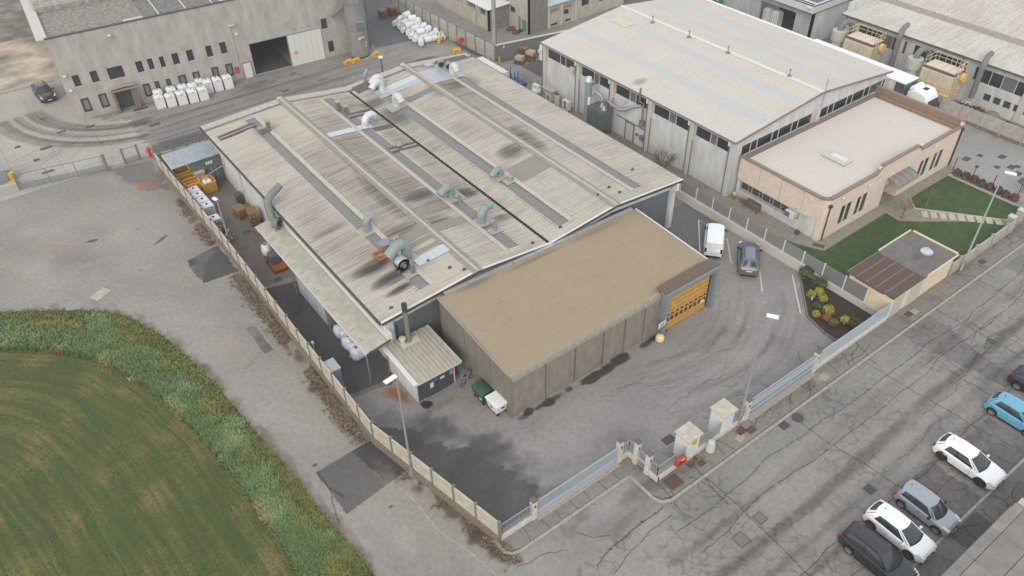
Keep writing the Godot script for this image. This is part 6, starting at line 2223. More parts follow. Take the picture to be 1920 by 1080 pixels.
func car(t: Node3D, s: Dictionary) -> void:
	var L: float = s.l
	var W: float = s.w
	var H: float = s.h
	var paint: Material = s.paint
	var rad: float = s.get("r", 0.31)
	var ra := rad + 0.075
	var zf: float = L / 2 - s.foh
	var zr: float = zf - s.wb
	var belt: float = s.belt
	var sill := 0.24
	belt -= 0.05
	var top := func(z: float) -> float:
		if z > s.zfb:
			var k: float = (z - s.zfb) / (L / 2 - 0.16 - s.zfb)
			if k <= 1.0:
				return lerpf(belt + 0.03, s.nose, k * k * 0.8 + k * 0.2)
			return lerpf(s.nose, s.nose - 0.22, (z - (L / 2 - 0.16)) / 0.16)
		var e := (z + L / 2) / 0.12
		if e < 1.0:
			return lerpf(s.tail - 0.22, s.tail, e)
		if z < s.zrb + 0.3:
			return s.tail
		return lerpf(s.tail, belt + 0.03, clampf((z - s.zrb - 0.3) / (s.zfb - s.zrb - 0.3), 0, 1))
	var half := func(z: float) -> float:
		var k: float = maxf(0.0, (absf(z) - (L / 2 - 0.75)) / 0.75)
		return W / 2 * (1.0 - (0.20 if z > 0 else 0.14) * k * k * k - 0.03 * k)
	# stations
	var zs := []
	var z := -L / 2
	while z < L / 2:
		zs.append(z)
		z += 0.06 if (absf(z - zf) < ra + 0.06 or absf(z - zr) < ra + 0.06 or absf(z) > L / 2 - 0.3) else 0.16
	zs.append(L / 2)
	for side in [1.0, -1.0]:
		var rows := []
		for zz in zs:
			var w: float = half.call(zz)
			var yb := sill + (0.08 if absf(zz) > L / 2 - 0.12 else 0.0)
			for a in [zf, zr]:
				if absf(zz - a) < ra:
					yb = maxf(yb, rad + sqrt(ra * ra - (zz - a) * (zz - a)))
			var yt: float = top.call(zz)
			var ysh: float = lerpf(yb, yt, 0.55)
			var row := PackedVector3Array()
			row.append(V3(side * (w - 0.05), yb, zz))
			row.append(V3(side * (w - 0.01), minf(yb + 0.10, yt - 0.12), zz))
			row.append(V3(side * w, ysh, zz))
			row.append(V3(side * (w - 0.015), yt - 0.10, zz))
			row.append(V3(side * (w - 0.05), yt - 0.03, zz))
			row.append(V3(side * (w - 0.12), yt, zz))
			row.append(V3(side * w * 0.5, yt + 0.02, zz))
			row.append(V3(0, yt + 0.03, zz))
			rows.append(row)
		var b := mb()
		b.grid(rows, side < 0)
		# ends
		for e in [0, rows.size() - 1]:
			var r: PackedVector3Array = rows[e]
			for i in r.size() - 1:
				var a := V3(0, r[i].y, r[i].z)
				var c := V3(0, r[i + 1].y, r[i + 1].z)
				if (e == 0) != (side > 0):
					b.quad(a, r[i], r[i + 1], c)
				else:
					b.quad(r[i], a, c, r[i + 1])
		lpart(b, "body_side", paint, t)
	lpbb("underbody", M.black, t, -W / 2 + 0.2, 0.17, -L / 2 + 0.15, W / 2 - 0.2, 0.62, L / 2 - 0.2)
	# cabin
	var wb0 := W / 2 - 0.10
	var wt: float = s.wt
	var hr := H - 0.07
	var tail_y: float = s.tail + 0.02
	var sidef := func(sg: float, off: float) -> Callable:
		return func(u: float, v: float) -> Vector3:
			var yb := lerpf(belt + 0.03, tail_y, u)
			var p := V3(wb0, yb, lerpf(s.zfb, s.zrb, u))
			var q := V3(wt - 0.03 * absf(u - 0.4), hr - 0.05 * u * u, lerpf(s.zft, s.zrt, u))
			var o := p.lerp(q, v)
			o.x += 0.05 * sin(PI * v) * 0.8 + off
			o.y += 0.035 * sin(PI * u) * v
			o.x *= sg
			return o
	var frontf := func(off: float) -> Callable:
		return func(u: float, v: float) -> Vector3:
			var x := lerpf(-1, 1, u)
			var p := V3(x * wb0, belt + 0.035, s.zfb + 0.20 * (1 - x * x))
			var q := V3(x * wt, hr + 0.03 * (1 - x * x), s.zft + 0.12 * (1 - x * x))
			return p.lerp(q, v) + V3(0, off, off)
	var rearf := func(off: float) -> Callable:
		return func(u: float, v: float) -> Vector3:
			var x := lerpf(1, -1, u)
			var p := V3(x * wb0, tail_y, s.zrb - 0.10 * (1 - x * x))
			var q := V3(x * (wt - 0.018), hr - 0.05 + 0.03 * (1 - x * x), s.zrt - 0.10 * (1 - x * x))
			return p.lerp(q, v) + V3(0, off, -off)
	var glass: Material = M.glass
	var van: bool = s.get("van", false)
	for sg in [1.0, -1.0]:
		var g := mb()
		patch(g, sidef.call(sg, 0.0), 0, 1, 0, 1, 14, 4, sg < 0)
		# u runs to the rear: outside of the right side is (+y) x (-z) turned, so flip as needed
		lpart(g, "side_window" if not van else "cabin_side", glass if not van else paint, t)
		var p := mb()
		var f: Callable = sidef.call(sg, 0.014)
		patch(p, f, 0, s.get("ap", 0.07), 0, 1, 2, 4, sg < 0)
		if not van:
			patch(p, f, s.get("cp", 0.84), 1, 0, 1, 3, 4, sg < 0)
		patch(p, f, 0, 1, 0.91, 1.0, 14, 1, sg < 0)
		patch(p, f, 0, 1, -0.02, 0.03, 14, 1, sg < 0)
		lpart(p, "pillar", paint, t)
		var bp := mb()
		if van:
			patch(bp, f, 0.07, 0.30, 0.12, 0.84, 3, 4, sg < 0)
			lpart(bp, "door_window", glass, t)
		else:
			patch(bp, sidef.call(sg, 0.012), 0.46, 0.50, 0.08, 0.88, 1, 4, sg < 0)
			lpart(bp, "door_pillar", M.black, t)
	var ws := mb()
	patch(ws, frontf.call(0.0), 0, 1, 0, 1, 10, 4)
	lpart(ws, "windscreen", glass, t)
	var wf := mb()
	patch(wf, frontf.call(0.012), 0, 0.05, 0, 1, 1, 4)
	patch(wf, frontf.call(0.012), 0.95, 1, 0, 1, 1, 4)
	patch(wf, frontf.call(0.012), 0, 1, 0.94, 1.0, 10, 1)
	lpart(wf, "windscreen_frame", paint, t)
	var cowl := mb()
	patch(cowl, frontf.call(0.01), 0.03, 0.97, -0.06, 0.07, 10, 1)
	lpart(cowl, "wiper_cowl", M.black, t)
	var rw := mb()
	patch(rw, rearf.call(0.0), 0, 1, 0, 1, 10, 4)
	lpart(rw, "rear_window", glass if not van else paint, t)
	var rf := mb()
	if not van:
		patch(rf, rearf.call(0.012), 0, 0.13, 0, 1, 1, 4)
		patch(rf, rearf.call(0.012), 0.87, 1, 0, 1, 1, 4)
		patch(rf, rearf.call(0.012), 0, 1, 0.0, 0.16, 10, 1)
		patch(rf, rearf.call(0.012), 0, 1, 0.88, 1.0, 10, 1)
		lpart(rf, "rear_frame", paint, t)
	# roof
	var ro := mb()
	var rows := []
	for j in 9:
		var v := j / 8.0
		var row := PackedVector3Array()
		for i in 11:
			var x := lerpf(-1, 1, i / 10.0)
			var zfr: float = s.zft + 0.12 * (1 - x * x) + 0.03
			var zre: float = s.zrt - 0.10 * (1 - x * x) - 0.05
			var hw := wt - 0.03 * absf(v - 0.4)
			var yy := hr - 0.05 * v * v + 0.03 * (1 - x * x) + 0.035 * sin(PI * v) + 0.022
			if absf(x) > 0.99:
				yy -= 0.03
			row.append(V3(x * (hw + 0.015), yy, lerpf(zfr, zre, v)))
		rows.append(row)
	ro.grid(rows, false)
	lpart(ro, "roof", s.get("roof", paint), t)
	if s.has("roof_glass"):
		var rg := mb()
		var rr := []
		for j in [1, 3, 5, 7]:
			var row := PackedVector3Array()
			for i in [2, 4, 6, 8]:
				row.append(rows[j][i] + V3(0, 0.012, 0))
			rr.append(row)
		rg.grid(rr)
		lpart(rg, "roof_panel", s.roof_glass, t)
	# wheels
	for a in [[zf, 1.0], [zf, -1.0], [zr, 1.0], [zr, -1.0]]:
		var sg: float = a[1]
		var c := V3(sg * (W / 2 - 0.11), rad, a[0])
		var wo := lptube("wheel", mat("tyre", c8(36, 36, 37), 0.9), t, v3a([c - V3(0.1, 0, 0), c - V3(0.085, 0, 0), c + V3(0.085, 0, 0), c + V3(0.1, 0, 0)]), [rad - 0.03, rad, rad, rad - 0.03], 22)
		var rm := mb()
		var o := c + V3(sg * 0.102, 0, 0)
		for k in 18:
			var a0 := TAU * k / 18
			var a1 := TAU * (k + 1) / 18
			var d0 := V3(0, sin(a0), cos(a0))
			var d1 := V3(0, sin(a1), cos(a1))
			var r1 := rad * 0.66
			var r0 := rad * 0.56
			if sg > 0:
				rm.quad(o + d0 * r0, o + d0 * r1, o + d1 * r1, o + d1 * r0)
			else:
				rm.quad(o + d1 * r0, o + d1 * r1, o + d0 * r1, o + d0 * r0)
		for k in 5:
			var a0 := TAU * k / 5 + 0.3
			var d := V3(0, sin(a0), cos(a0))
			rm.bar(o, o + d * rad * 0.6, 0.02, 0.075)
		rm.cyl(o - V3(sg * 0.01, 0, 0), o + V3(sg * 0.012, 0, 0), 0.055, 0.045, 10)
		lpart(rm, "rim", s.get("rim", mat("rim", c8(176, 178, 180), 0.35, 0.6)), wo)
		lpcyl("rim_well", M.black, wo, o - V3(sg * 0.02, 0, 0), o - V3(sg * 0.004, 0, 0), rad * 0.62, rad * 0.62, 18)
	# lamps, mirrors, handles, plates, bumpers
	for sg in [1.0, -1.0]:
		var hl := mb()
		var zz: float = L / 2 - 0.24
		for k in 3:
			var za: float = L / 2 - 0.14 - k * 0.14
			hl.box(V3(sg * (half.call(za) - 0.11 - k * 0.01), top.call(za) - 0.055, za), V3(0.2, 0.11, 0.16), Basis(Vector3.UP, sg * -0.5))
		lpart(hl, "headlight", mat("headlight", c8(206, 212, 216), 0.15), t)
		var tl := mb()
		var tw: float = half.call(-L / 2 + 0.1)
		var ty2: float = s.tail - 0.02
		tl.cbox(V3(sg * (tw - 0.10), ty2 - 0.17, -L / 2 + 0.10), V3(0.17, s.get("tlh", 0.26) * 0.85, 0.22), 0.05)
		lpart(tl, "tail_light", mat("tail_light", c8(170, 34, 38), 0.25) if not s.has("dark_lights") else M.black, t)
		lpcbox("mirror", paint if not s.has("black_mirrors") else M.black, t, V3(sg * (W / 2 + 0.06), belt + 0.1, s.zfb - 0.28), V3(0.22, 0.15, 0.13), 0.04)
		for k in (2 if s.get("doors", 5) == 5 else 1):
			lpbox("door_handle", s.get("handle", paint), t, V3(sg * (W / 2 + 0.0), belt - 0.17, lerpf(s.zfb, s.zrb, 0.40 + 0.34 * k)), V3(0.03, 0.035, 0.17))
		lpbar("sill", M.black, t, V3(sg * (W / 2 - 0.02), 0.25, zr + ra + 0.03), V3(sg * (W / 2 - 0.02), 0.25, zf - ra - 0.03), 0.05, 0.09)
		for k in (2 if s.get("doors", 5) == 5 else 1):
			var jn := mb()
			var zj: float = lerpf(s.zfb, s.zrb, 0.14 + 0.34 * (k if s.get("doors", 5) == 5 else 1))
			jn.bar(V3(sg * (W / 2 + 0.001), 0.32, zj), V3(sg * (W / 2 - 0.008), belt - 0.12, zj), 0.012)
			lpart(jn, "door_gap", mat("gap", c8(70, 70, 72), 0.8), t)
	var gr := mb()
	gr.cbox(V3(0, 0.44, L / 2 - 0.005), V3(W * 0.55, 0.16, 0.05), 0.02)
	gr.cbox(V3(0, s.nose - 0.2, L / 2 - 0.02), V3(W * 0.42, 0.09, 0.06), 0.02)
	lpart(gr, "grille", M.black, t)
	lpcbox("rear_bumper", M.black, t, V3(0, 0.30, -L / 2 + 0.03), V3(W * 0.72, 0.16, 0.09), 0.02)
	var np := mb()
	np.box(V3(0, s.tail - 0.3 if not van else 0.62, -L / 2 - 0.012), V3(0.5, 0.11, 0.02))
	np.box(V3(0, 0.44, L / 2 + 0.025), V3(0.5, 0.1, 0.02))
	lpart(np, "number_plate", M.white, t)
	lpbar("aerial", M.black, t, V3(0, hr + 0.06, s.zrt + 0.2), V3(0, hr + 0.14, s.zrt + 0.14), 0.03)
	if s.has("rails"):
		for sg in [1.0, -1.0]:
			lpbar("roof_rail", s.rails, t, V3(sg * (wt - 0.06), hr + 0.09, s.zft - 0.15), V3(sg * (wt - 0.08), hr + 0.05, s.zrt + 0.2), 0.035)

func vehicles() -> void:
	var white := car_paint("white", c8(234, 236, 238))
	var silver := car_paint("silver", c8(150, 158, 168))
	silver.metallic = 0.25
	var blue := car_paint("blue", c8(96, 164, 196))
	var black := car_paint("black", c8(34, 35, 40))
	var grey := car_paint("grey", c8(92, 97, 106))
	var row := "cars parked along the far kerb"
	var a := thing("parked_car", "white hatchback parked alone, with wide dark wheel arches", "car", V3(42.4, 0, -8.3), 0, row)
	car(a, {l = 4.22, w = 1.8, h = 1.44, wb = 2.6, foh = 0.86, belt = 0.93, nose = 0.72, tail = 0.98, zfb = 0.86, zft = 0.05, zrt = -1.55, zrb = -1.98, wt = 0.56, r = 0.33, paint = white, rim = mat("rim_black", c8(48, 48, 50), 0.5, 0.3), dark_lights = true, cp = 0.8})
	var b := thing("parked_car", "silver small hatchback between the lone white car and the other white one", "car", V3(36.95, 0, -7.95), 0, row)
	car(b, {l = 3.62, w = 1.62, h = 1.54, wb = 2.32, foh = 0.68, belt = 0.98, nose = 0.84, tail = 1.02, zfb = 0.82, zft = 0.2, zrt = -1.5, zrb = -1.68, wt = 0.56, r = 0.29, paint = silver, tlh = 0.42, cp = 0.9, handle = M.black, black_mirrors = true})
	var c := thing("parked_car", "white rounded hatchback beside the dark estate at the near end", "car", V3(34.2, 0, -8.05), 0, row)
	car(c, {l = 4.02, w = 1.72, h = 1.47, wb = 2.52, foh = 0.83, belt = 0.94, nose = 0.78, tail = 1.0, zfb = 0.98, zft = 0.1, zrt = -1.42, zrb = -1.86, wt = 0.55, r = 0.3, paint = white, doors = 3, cp = 0.82, rim = mat("rim_dark", c8(120, 122, 124), 0.4, 0.5)})
	var d := thing("parked_car", "dark estate car at the near end of the row, red tail light showing", "car", V3(31.72, 0, -7.85), 0, row)
	car(d, {l = 4.45, w = 1.78, h = 1.56, wb = 2.65, foh = 0.9, belt = 0.98, nose = 0.8, tail = 1.02, zfb = 1.0, zft = 0.2, zrt = -1.75, zrb = -2.0, wt = 0.58, r = 0.32, paint = black, rails = black, tlh = 0.4, cp = 0.92})
	var e := thing("parked_car", "light blue hatchback near the right edge of the picture", "car", V3(48.6, 0, -8.4), 0, row)
	car(e, {l = 3.85, w = 1.67, h = 1.52, wb = 2.46, foh = 0.74, belt = 0.97, nose = 0.82, tail = 1.02, zfb = 0.98, zft = 0.15, zrt = -1.35, zrb = -1.74, wt = 0.56, r = 0.3, paint = blue, cp = 0.86})
	var f := thing("parked_car", "black car cut by the right edge of the picture beside the blue one", "car", V3(52.35, 0, -8.5), 0, row)
	car(f, {l = 4.3, w = 1.8, h = 1.5, wb = 2.6, foh = 0.88, belt = 0.96, nose = 0.78, tail = 1.0, zfb = 0.95, zft = 0.12, zrt = -1.6, zrb = -1.98, wt = 0.56, r = 0.33, paint = black})
	var turn := atan2(0.775, -0.632)
	var v := thing("white_van", "small white delivery van parked in the marked bay, rear doors showing", "van", V3(47.35, 0, -34.75), turn)
	car(v, {l = 4.1, w = 1.72, h = 1.8, wb = 2.6, foh = 0.75, belt = 1.05, nose = 0.92, tail = 1.1, zfb = 1.25, zft = 0.72, zrt = -1.93, zrb = -1.99, wt = 0.68, r = 0.3, paint = white, van = true, black_mirrors = true, dark_lights = true, tlh = 0.5})
	var g := thing("grey_suv", "dark grey compact car with pale roof panel in the bay beside the van", "car", V3(47.75, 0, -31.2), atan2(0.76, -0.65))
	car(g, {l = 4.15, w = 1.8, h = 1.56, wb = 2.54, foh = 0.82, belt = 1.0, nose = 0.84, tail = 1.04, zfb = 0.95, zft = 0.25, zrt = -1.45, zrb = -1.85, wt = 0.57, r = 0.33, paint = grey, roof_glass = mat("roof_pale_grey", c8(120, 126, 138), 0.3), rails = M.black, black_mirrors = true})
	var h := thing("black_car", "black car parked beside the corner of the concrete works", "car", V3(6.85, 0, -103.6), 0.06)
	car(h, {l = 4.4, w = 1.82, h = 1.52, wb = 2.6, foh = 0.9, belt = 0.98, nose = 0.82, tail = 1.02, zfb = 1.0, zft = 0.2, zrt = -1.5, zrb = -1.98, wt = 0.57, r = 0.33, paint = black})
	# curtain-sided lorry by the office
	var t := thing("white_lorry", "white articulated lorry with rumpled curtain sides behind the pink office", "lorry", V3(82, 0, -42))
	var cab := mb()
	var cr := []
	var pr := [[-38.05, 0.9, 3.0], [-38.05, 1.2, 3.3], [-37.2, 1.22, 3.62], [-36.3, 1.2, 3.5], [-35.75, 1.15, 2.9], [-35.5, 1.12, 1.9], [-35.45, 1.1, 0.6]]
	for q in pr:
		cr.append(v3a([V3(82 - q[1], 0.5, minf(q[0], -35.5)), V3(82 - q[1], q[2] - 0.25, q[0]), V3(82 - q[1] + 0.2, q[2], q[0]), V3(82 + q[1] - 0.2, q[2], q[0]), V3(82 + q[1], q[2] - 0.25, q[0]), V3(82 + q[1], 0.5, minf(q[0], -35.5))]))
	cab.grid(cr, true)
	cab.quad(V3(80.8, 0.5, -38.05), V3(80.8, 3.2, -38.05), V3(83.2, 3.2, -38.05), V3(83.2, 0.5, -38.05))
	part(cab, "cab", white, t)
	var wsn := mb()
	wsn.quad(V3(80.95, 1.75, -35.44), V3(83.05, 1.75, -35.44), V3(83.0, 2.8, -35.68), V3(81.0, 2.8, -35.68))
	part(wsn, "windscreen", M.glass, t)
	var swn := mb()
	swn.quad(V3(80.78, 1.6, -37.1), V3(80.84, 1.6, -35.8), V3(80.84, 2.5, -36.0), V3(80.78, 2.55, -37.0))
	part(swn, "side_window", M.glass, t)
	pbox("roof_hatch", M.dark, t, V3(82, 3.6, -36.8), V3(0.6, 0.05, 0.5), Basis(Vector3.RIGHT, -0.05))
	pcbox("wind_deflector", white, t, V3(81.9, 3.55, -37.7), V3(1.9, 0.5, 0.6), 0.15, Basis(Vector3.RIGHT, 0.4))
	pcbox("trailer_roof", M.white_clean, t, V3(82, 3.82, -45.2), V3(2.5, 0.14, 13.4), 0.04)
	pbb("headboard", M.grey_panel, t, 80.78, 0.9, -38.6, 83.22, 3.75, -38.5)
	var ct := mb()
	for sg in [-1.0, 1.0]:
		var rws := []
		for j in 4:
			var rr := PackedVector3Array()
			for i in 60:
				var zz := lerpf(-51.8, -39.6, i / 59.0)
				rr.append(V3(82 + sg * (1.24 + 0.06 * sin(i * 1.7 + j * 0.6) * (0.6 + 0.4 * sin(i * 0.37))), lerpf(1.1, 3.7, j / 3.0), zz))
			rws.append(rr)
		ct.grid(rws, sg > 0)
	part(ct, "curtain", mat("curtain_pale", c8(206, 204, 202), 0.6), t)
	pbb("deck", M.dark, t, 80.9, 0.95, -51.8, 83.1, 1.12, -38.5)
	for z in [-36.6, -40.2, -47.5, -48.9, -50.3]:
		for x in [80.95, 83.05]:
			pcyl("wheel", mat("tyre", c8(36, 36, 37), 0.9), t, V3(x - 0.15, 0.5, z), V3(x + 0.15, 0.5, z), 0.5, 0.5, 16)
	# second lorry tucked behind the far corner of the white hall
	var s := thing("white_lorry", "white lorry cab peeping out behind the back corner of the white hall", "lorry", V3(58.4, 0, -71.2))
	pcbox("cab", white, s, V3(58.6, 1.9, -71.4), V3(2.3, 2.9, 2.2), 0.25)
	pbox("side_window", M.glass, s, V3(57.44, 1.2, -71.3), V3(0.04, 0.6, 1.2))
	pcbox("mirror", M.white, s, V3(57.3, 2.5, -72.3), V3(0.2, 0.45, 0.3), 0.04)
	for z in [-72.0, -70.8]:
		pcyl("wheel", mat("tyre", c8(36, 36, 37), 0.9), s, V3(57.5, 0.48, z), V3(57.8, 0.48, z), 0.48, 0.48, 14)
	# loaf of trailer by the hall, and the blue stillage
	var tr := thing("box_trailer", "white box trailer parked along the back right corner of the sooty hall", "trailer", V3(49.2, 0, -71.6))
	pcbox("box", M.white, tr, V3(49.2, 1.95, -71.6), V3(1.9, 2.5, 5.2), 0.05)
	for k in 6:
		pbox("roof_seam", M.offwhite, tr, V3(49.2, 3.205, -73.9 + k * 0.92), V3(1.86, 0.02, 0.03))
	for z in [-72.8, -70.4]:
		for x in [48.3, 50.1]:
			pcyl("wheel", mat("tyre", c8(36, 36, 37), 0.9), tr, V3(x - 0.1, 0.38, z), V3(x + 0.1, 0.38, z), 0.38, 0.38, 14)
	var bl := mat("stillage_blue", c8(58, 82, 134), 0.6)
	var st := thing("blue_stillage", "blue steel stillage with upright posts beside the box trailer", "stillage", V3(52.4, 0, -70.9))
	pcbox("deck", bl, st, V3(52.4, 0.35, -70.9), V3(2.1, 0.3, 2.2), 0.04)
	for x in [51.5, 52.0, 52.5]:
		for z in [-71.8, -70.3]:
			pbar("post", bl, st, V3(x, 0.4, z), V3(x, 2.0, z), 0.09)

# --- vents and fans on the roof of the hall
func bend(a: Vector3, dir: Vector3, up_len: float, rad: float, sweep: float, out_len: float) -> PackedVector3Array:
	var p := v3a([a, a + Vector3.UP * up_len])
	var c := a + Vector3.UP * up_len + dir * rad
	for k in range(1, 9):
		var ang := sweep * k / 8.0
		p.append(c - dir * rad * cos(ang) + Vector3.UP * rad * sin(ang))
	var d := (dir * sin(sweep) + Vector3.UP * cos(sweep)).normalized()
	p.append(p[p.size() - 1] + d * out_len)
	return p

func vent(called: String, label: String, at: Vector2, dir: Vector3, r: float, up_len: float, rad: float, sweep: float, out_len: float, m: Material, plate: Vector2, group := "") -> Node3D:
	var y := hall_h(at.x)
	var a := V3(at.x, y, at.y)
	var t := thing(called, label, "vent pipe", a, 0.0, group)
	var path := bend(a, dir.normalized(), up_len, rad, sweep, out_len)
	ptube("pipe", m, t, path, r, 16, false)
	for k in [1, 5, 9]:
		var c := mb()
		var d := (path[k + 1] - path[k - 1]).normalized()
		c.tube(v3a([path[k] - d * 0.03, path[k] + d * 0.03]), r + 0.02, 16, false)
		part(c, "collar", m, t)
	var e := path[path.size() - 1]
	var d2 := (e - path[path.size() - 2]).normalized()
	pcyl("mouth", M.dark, t, e - d2 * 0.06, e - d2 * 0.05, r * 0.97, r * 0.97, 16)
	if plate.x > 0:
		var p := mb()
		var s := (hall_h(at.x + 0.3) - hall_h(at.x - 0.3)) / 0.6
		p.box(a + V3(0, 0.085, 0), V3(plate.x, 0.03, plate.y), Basis(Vector3.BACK, atan(s)))
		part(p, "base_plate", mat("vent_plate", c8(196, 190, 178), 0.8, 0, tex["worn"], 0.5), t)
	return t

func roof_things() -> void:
	var X := V3(1, 0, 0)
	var D: Material = M.duct
	vent("roof_vent", "grey vent pipe bent right, standing midway along the left slope", Vector2(21.1, -48.8), V3(1, 0, -0.1), 0.33, 0.75, 0.45, 1.25, 0.15, D, Vector2(1.6, 1.3))
	vent("roof_vent", "fat grey vent pipe bent left over the front left slope beside the silver fan", Vector2(21.75, -43.7), V3(-1, 0, 0.15), 0.42, 0.95, 0.7, 2.15, 0.75, D, Vector2(1.5, 1.2))
	vent("roof_vent", "grey vent pipe bent left with a small pipe before it, near the valley", Vector2(29.25, -48.9), V3(-1, 0, 0.1), 0.36, 0.6, 0.5, 2.1, 0.55, D, Vector2(1.9, 1.9))
	vent("small_pipe", "small bent pipe at the foot of the left leaning vent near the valley", Vector2(29.3, -47.7), V3(-1, 0, 0.1), 0.16, 0.65, 0.2, 1.9, 0.2, D, Vector2(0, 0))
	vent("roof_vent", "grey vent pipe bent right over the front part of the valley slope", Vector2(29.1, -44.2), V3(1, 0, -0.3), 0.36, 0.6, 0.55, 1.6, 0.6, D, Vector2(1.5, 1.3))
	vent("small_pipe", "small bent pipe in front of the right leaning valley vent", Vector2(29.35, -42.6), V3(-1, 0, -0.2), 0.16, 0.85, 0.2, 1.7, 0.25, D, Vector2(1.3, 0.8))
	vent("roof_vent", "low grey vent pipe bent left on the right bay with a stub beside it", Vector2(34.5, -49.0), V3(-1, 0, 0.1), 0.3, 0.4, 0.4, 2.2, 0.5, D, Vector2(1.5, 1.3))
	vent("small_pipe", "short stub pipe beside the low vent on the right bay", Vector2(34.7, -47.8), V3(1, 0, 0.1), 0.2, 0.25, 0.2, 1.3, 0.1, D, Vector2(1.2, 0.9))
	var white := mat("vent_white", c8(208, 214, 214), 0.5, 0.15, tex["fine"], 0.8)
	vent("roof_vent", "pale upright vent pipe with rounded back, middle of the far right bay", Vector2(34.0, -66.2), V3(0.2, 0, 1), 0.4, 0.9, 0.35, 2.6, 0.35, white, Vector2(2.0, 1.6))
	var corr := mat("vent_bright", c8(226, 230, 232), 0.4, 0.3, tex["fine"], 0.6)
	vent("roof_vent", "bright ribbed vent pipe arching over the silver roof strip by the valley", Vector2(29.4, -64.3), V3(1, 0, -0.2), 0.36, 0.45, 0.6, 2.3, 0.2, corr, Vector2(0, 0))
	for k in 2:
		vent("roof_vent", ["bright vent pipe, lower of the arching pair at the back of the right bay", "bright vent pipe, upper of the arching pair at the back of the right bay"][k], Vector2(34.6 + k * 0.5, -70.3 - k * 0.9), V3(-1, 0, 0.25), 0.34, 0.5, 0.6, 2.2, 0.6, corr, Vector2(0, 0))
	for k in 2:
		vent("roof_vent", ["grey open vent mouth, left of the three at the back right", "grey open vent mouth, middle of the three at the back right"][k], Vector2(42.2 + k * 0.4, -70.6 + k * 0.9), V3(-0.5, 0, 1), 0.33, 0.45, 0.35, 1.8, 0.35, D, Vector2(0, 0))
	vent("roof_vent", "pale rounded vent pipe, right of the three at the back right", Vector2(42.3, -68.4), V3(0.1, 0, 1), 0.36, 0.8, 0.3, 2.7, 0.35, white, Vector2(0, 0))
	vent("small_pipe", "slim pale pipe leaning at the back verge above the bright pair", Vector2(34.2, -73.2), V3(1, 0, -0.2), 0.2, 0.5, 0.5, 0.8, 0.5, D, Vector2(0, 0))
	vent("small_pipe", "small pipe elbow beside the flat mushroom cap on the left slope", Vector2(21.75, -45.55), V3(1, 0, 0), 0.17, 0.6, 0.2, 1.5, 0.2, D, Vector2(0, 0))
	# mushroom cap
	var y := hall_h(21.0)
	var mc := thing("mushroom_vent", "flat round mushroom cap vent above the orange frame on the left slope", "roof vent", V3(21.0, y, -45.7))
	plathe("neck", M.duct_grey, mc, V3(21.0, y, -45.7), v2a([Vector2(0.2, 0), Vector2(0.2, 0.75)]), 14)
	plathe("cap", mat("cap_mauve", c8(134, 134, 142), 0.6), mc, V3(21.0, y + 0.72, -45.7), v2a([Vector2(0.0, 0.0), Vector2(0.46, 0.0), Vector2(0.5, 0.06), Vector2(0.42, 0.14), Vector2(0, 0.2)]), 18)
	# orange frame lying on the roof
	var of := thing("orange_frame", "orange painted frame lying on the roof beside the mushroom cap", "metal frame", V3(20.3, hall_h(20.3), -45.2))
	var o := mb()
	var oy := hall_h(20.3) + 0.2
	for e in [[19.85, -45.7, 20.85, -45.6], [19.85, -44.75, 20.85, -44.65], [19.85, -45.7, 19.85, -44.75], [20.85, -45.6, 20.85, -44.65]]:
		o.bar(V3(e[0], oy, e[1]), V3(e[2], oy + 0.05, e[3]), 0.14, 0.16)
	part(o, "frame", M.orange, of)
	# silver snail fan
	var fx := 20.75
	var fz := -42.7
	var fy := hall_h(fx)
	var fan := thing("snail_fan", "shiny silver snail fan at the front end of the left slope", "extractor fan", V3(fx, fy, fz))
	var casing := mb()
	var rws := []
	for j in 2:
		var row := PackedVector3Array()
		for k in 25:
			var a := TAU * k / 24.0
			var r := 0.46 + 0.16 * k / 24.0
			row.append(V3(fx - r * cos(a), fy + 0.75 + r * sin(a), fz - 0.28 + j * 0.56))
		rws.append(row)
	casing.grid(rws)
	for j in 2:
		for k in 24:
			var p: Vector3 = rws[j][k]
			var q: Vector3 = rws[j][k + 1]
			var cen := V3(fx, fy + 0.75, p.z)
			if j == 1:
				casing.tri(cen, q, p)
				casing.tri(cen, p, q)
			else:
				casing.tri(cen, p, q)
	part(casing, "casing", M.silver, fan)
	var eye := mb()
	eye.tube(v3a([V3(fx, fy + 0.75, fz + 0.22), V3(fx, fy + 0.75, fz + 0.42)]), [0.3, 0.26], 18, false)
	eye.cyl(V3(fx, fy + 0.75, fz + 0.25), V3(fx, fy + 0.75, fz + 0.46), 0.16)
	part(eye, "inlet", M.galv, fan)
	var le := mb()
	for q in [[-0.5, -0.3], [0.5, -0.3], [-0.5, 0.3], [0.5, 0.3]]:
		le.bar(V3(fx + q[0], fy, fz + q[1]), V3(fx + q[0] * 0.8, fy + 0.5, fz + q[1]), 0.08)
	part(le, "foot", M.galv_dull, fan)
	vent("small_pipe", "small pipe with a dark foot just in front of the silver fan", Vector2(21.2, -41.9), V3(0.2, 0, -1), 0.17, 0.75, 0.2, 1.0, 0.15, M.duct_grey, Vector2(1.4, 0.8))
	# bright and dull metal sheets laid up the slope
	var sheets := [[25.15, 29.95, -64.75, -63.85, M.silver, "long silver sheet laid across the left bay under the ribbed vent"], [21.95, 24.75, -43.2, -42.2, M.silver, "short silver sheet laid beside the silver fan"], [33.6, 38.75, -70.4, -69.3, M.silver, "bright silver sheet laid up the back of the right bay"], [33.6, 38.75, -69.25, -68.6, M.tin, "dull metal sheet laid below the bright one at the back"], [33.0, 38.7, -66.75, -65.9, M.galv_dull, "dull grey metal sheet behind the pale upright vent"], [39.25, 43.2, -70.6, -67.3, M.tin, "wide dull metal sheet on the far right slope below the three vents"]]
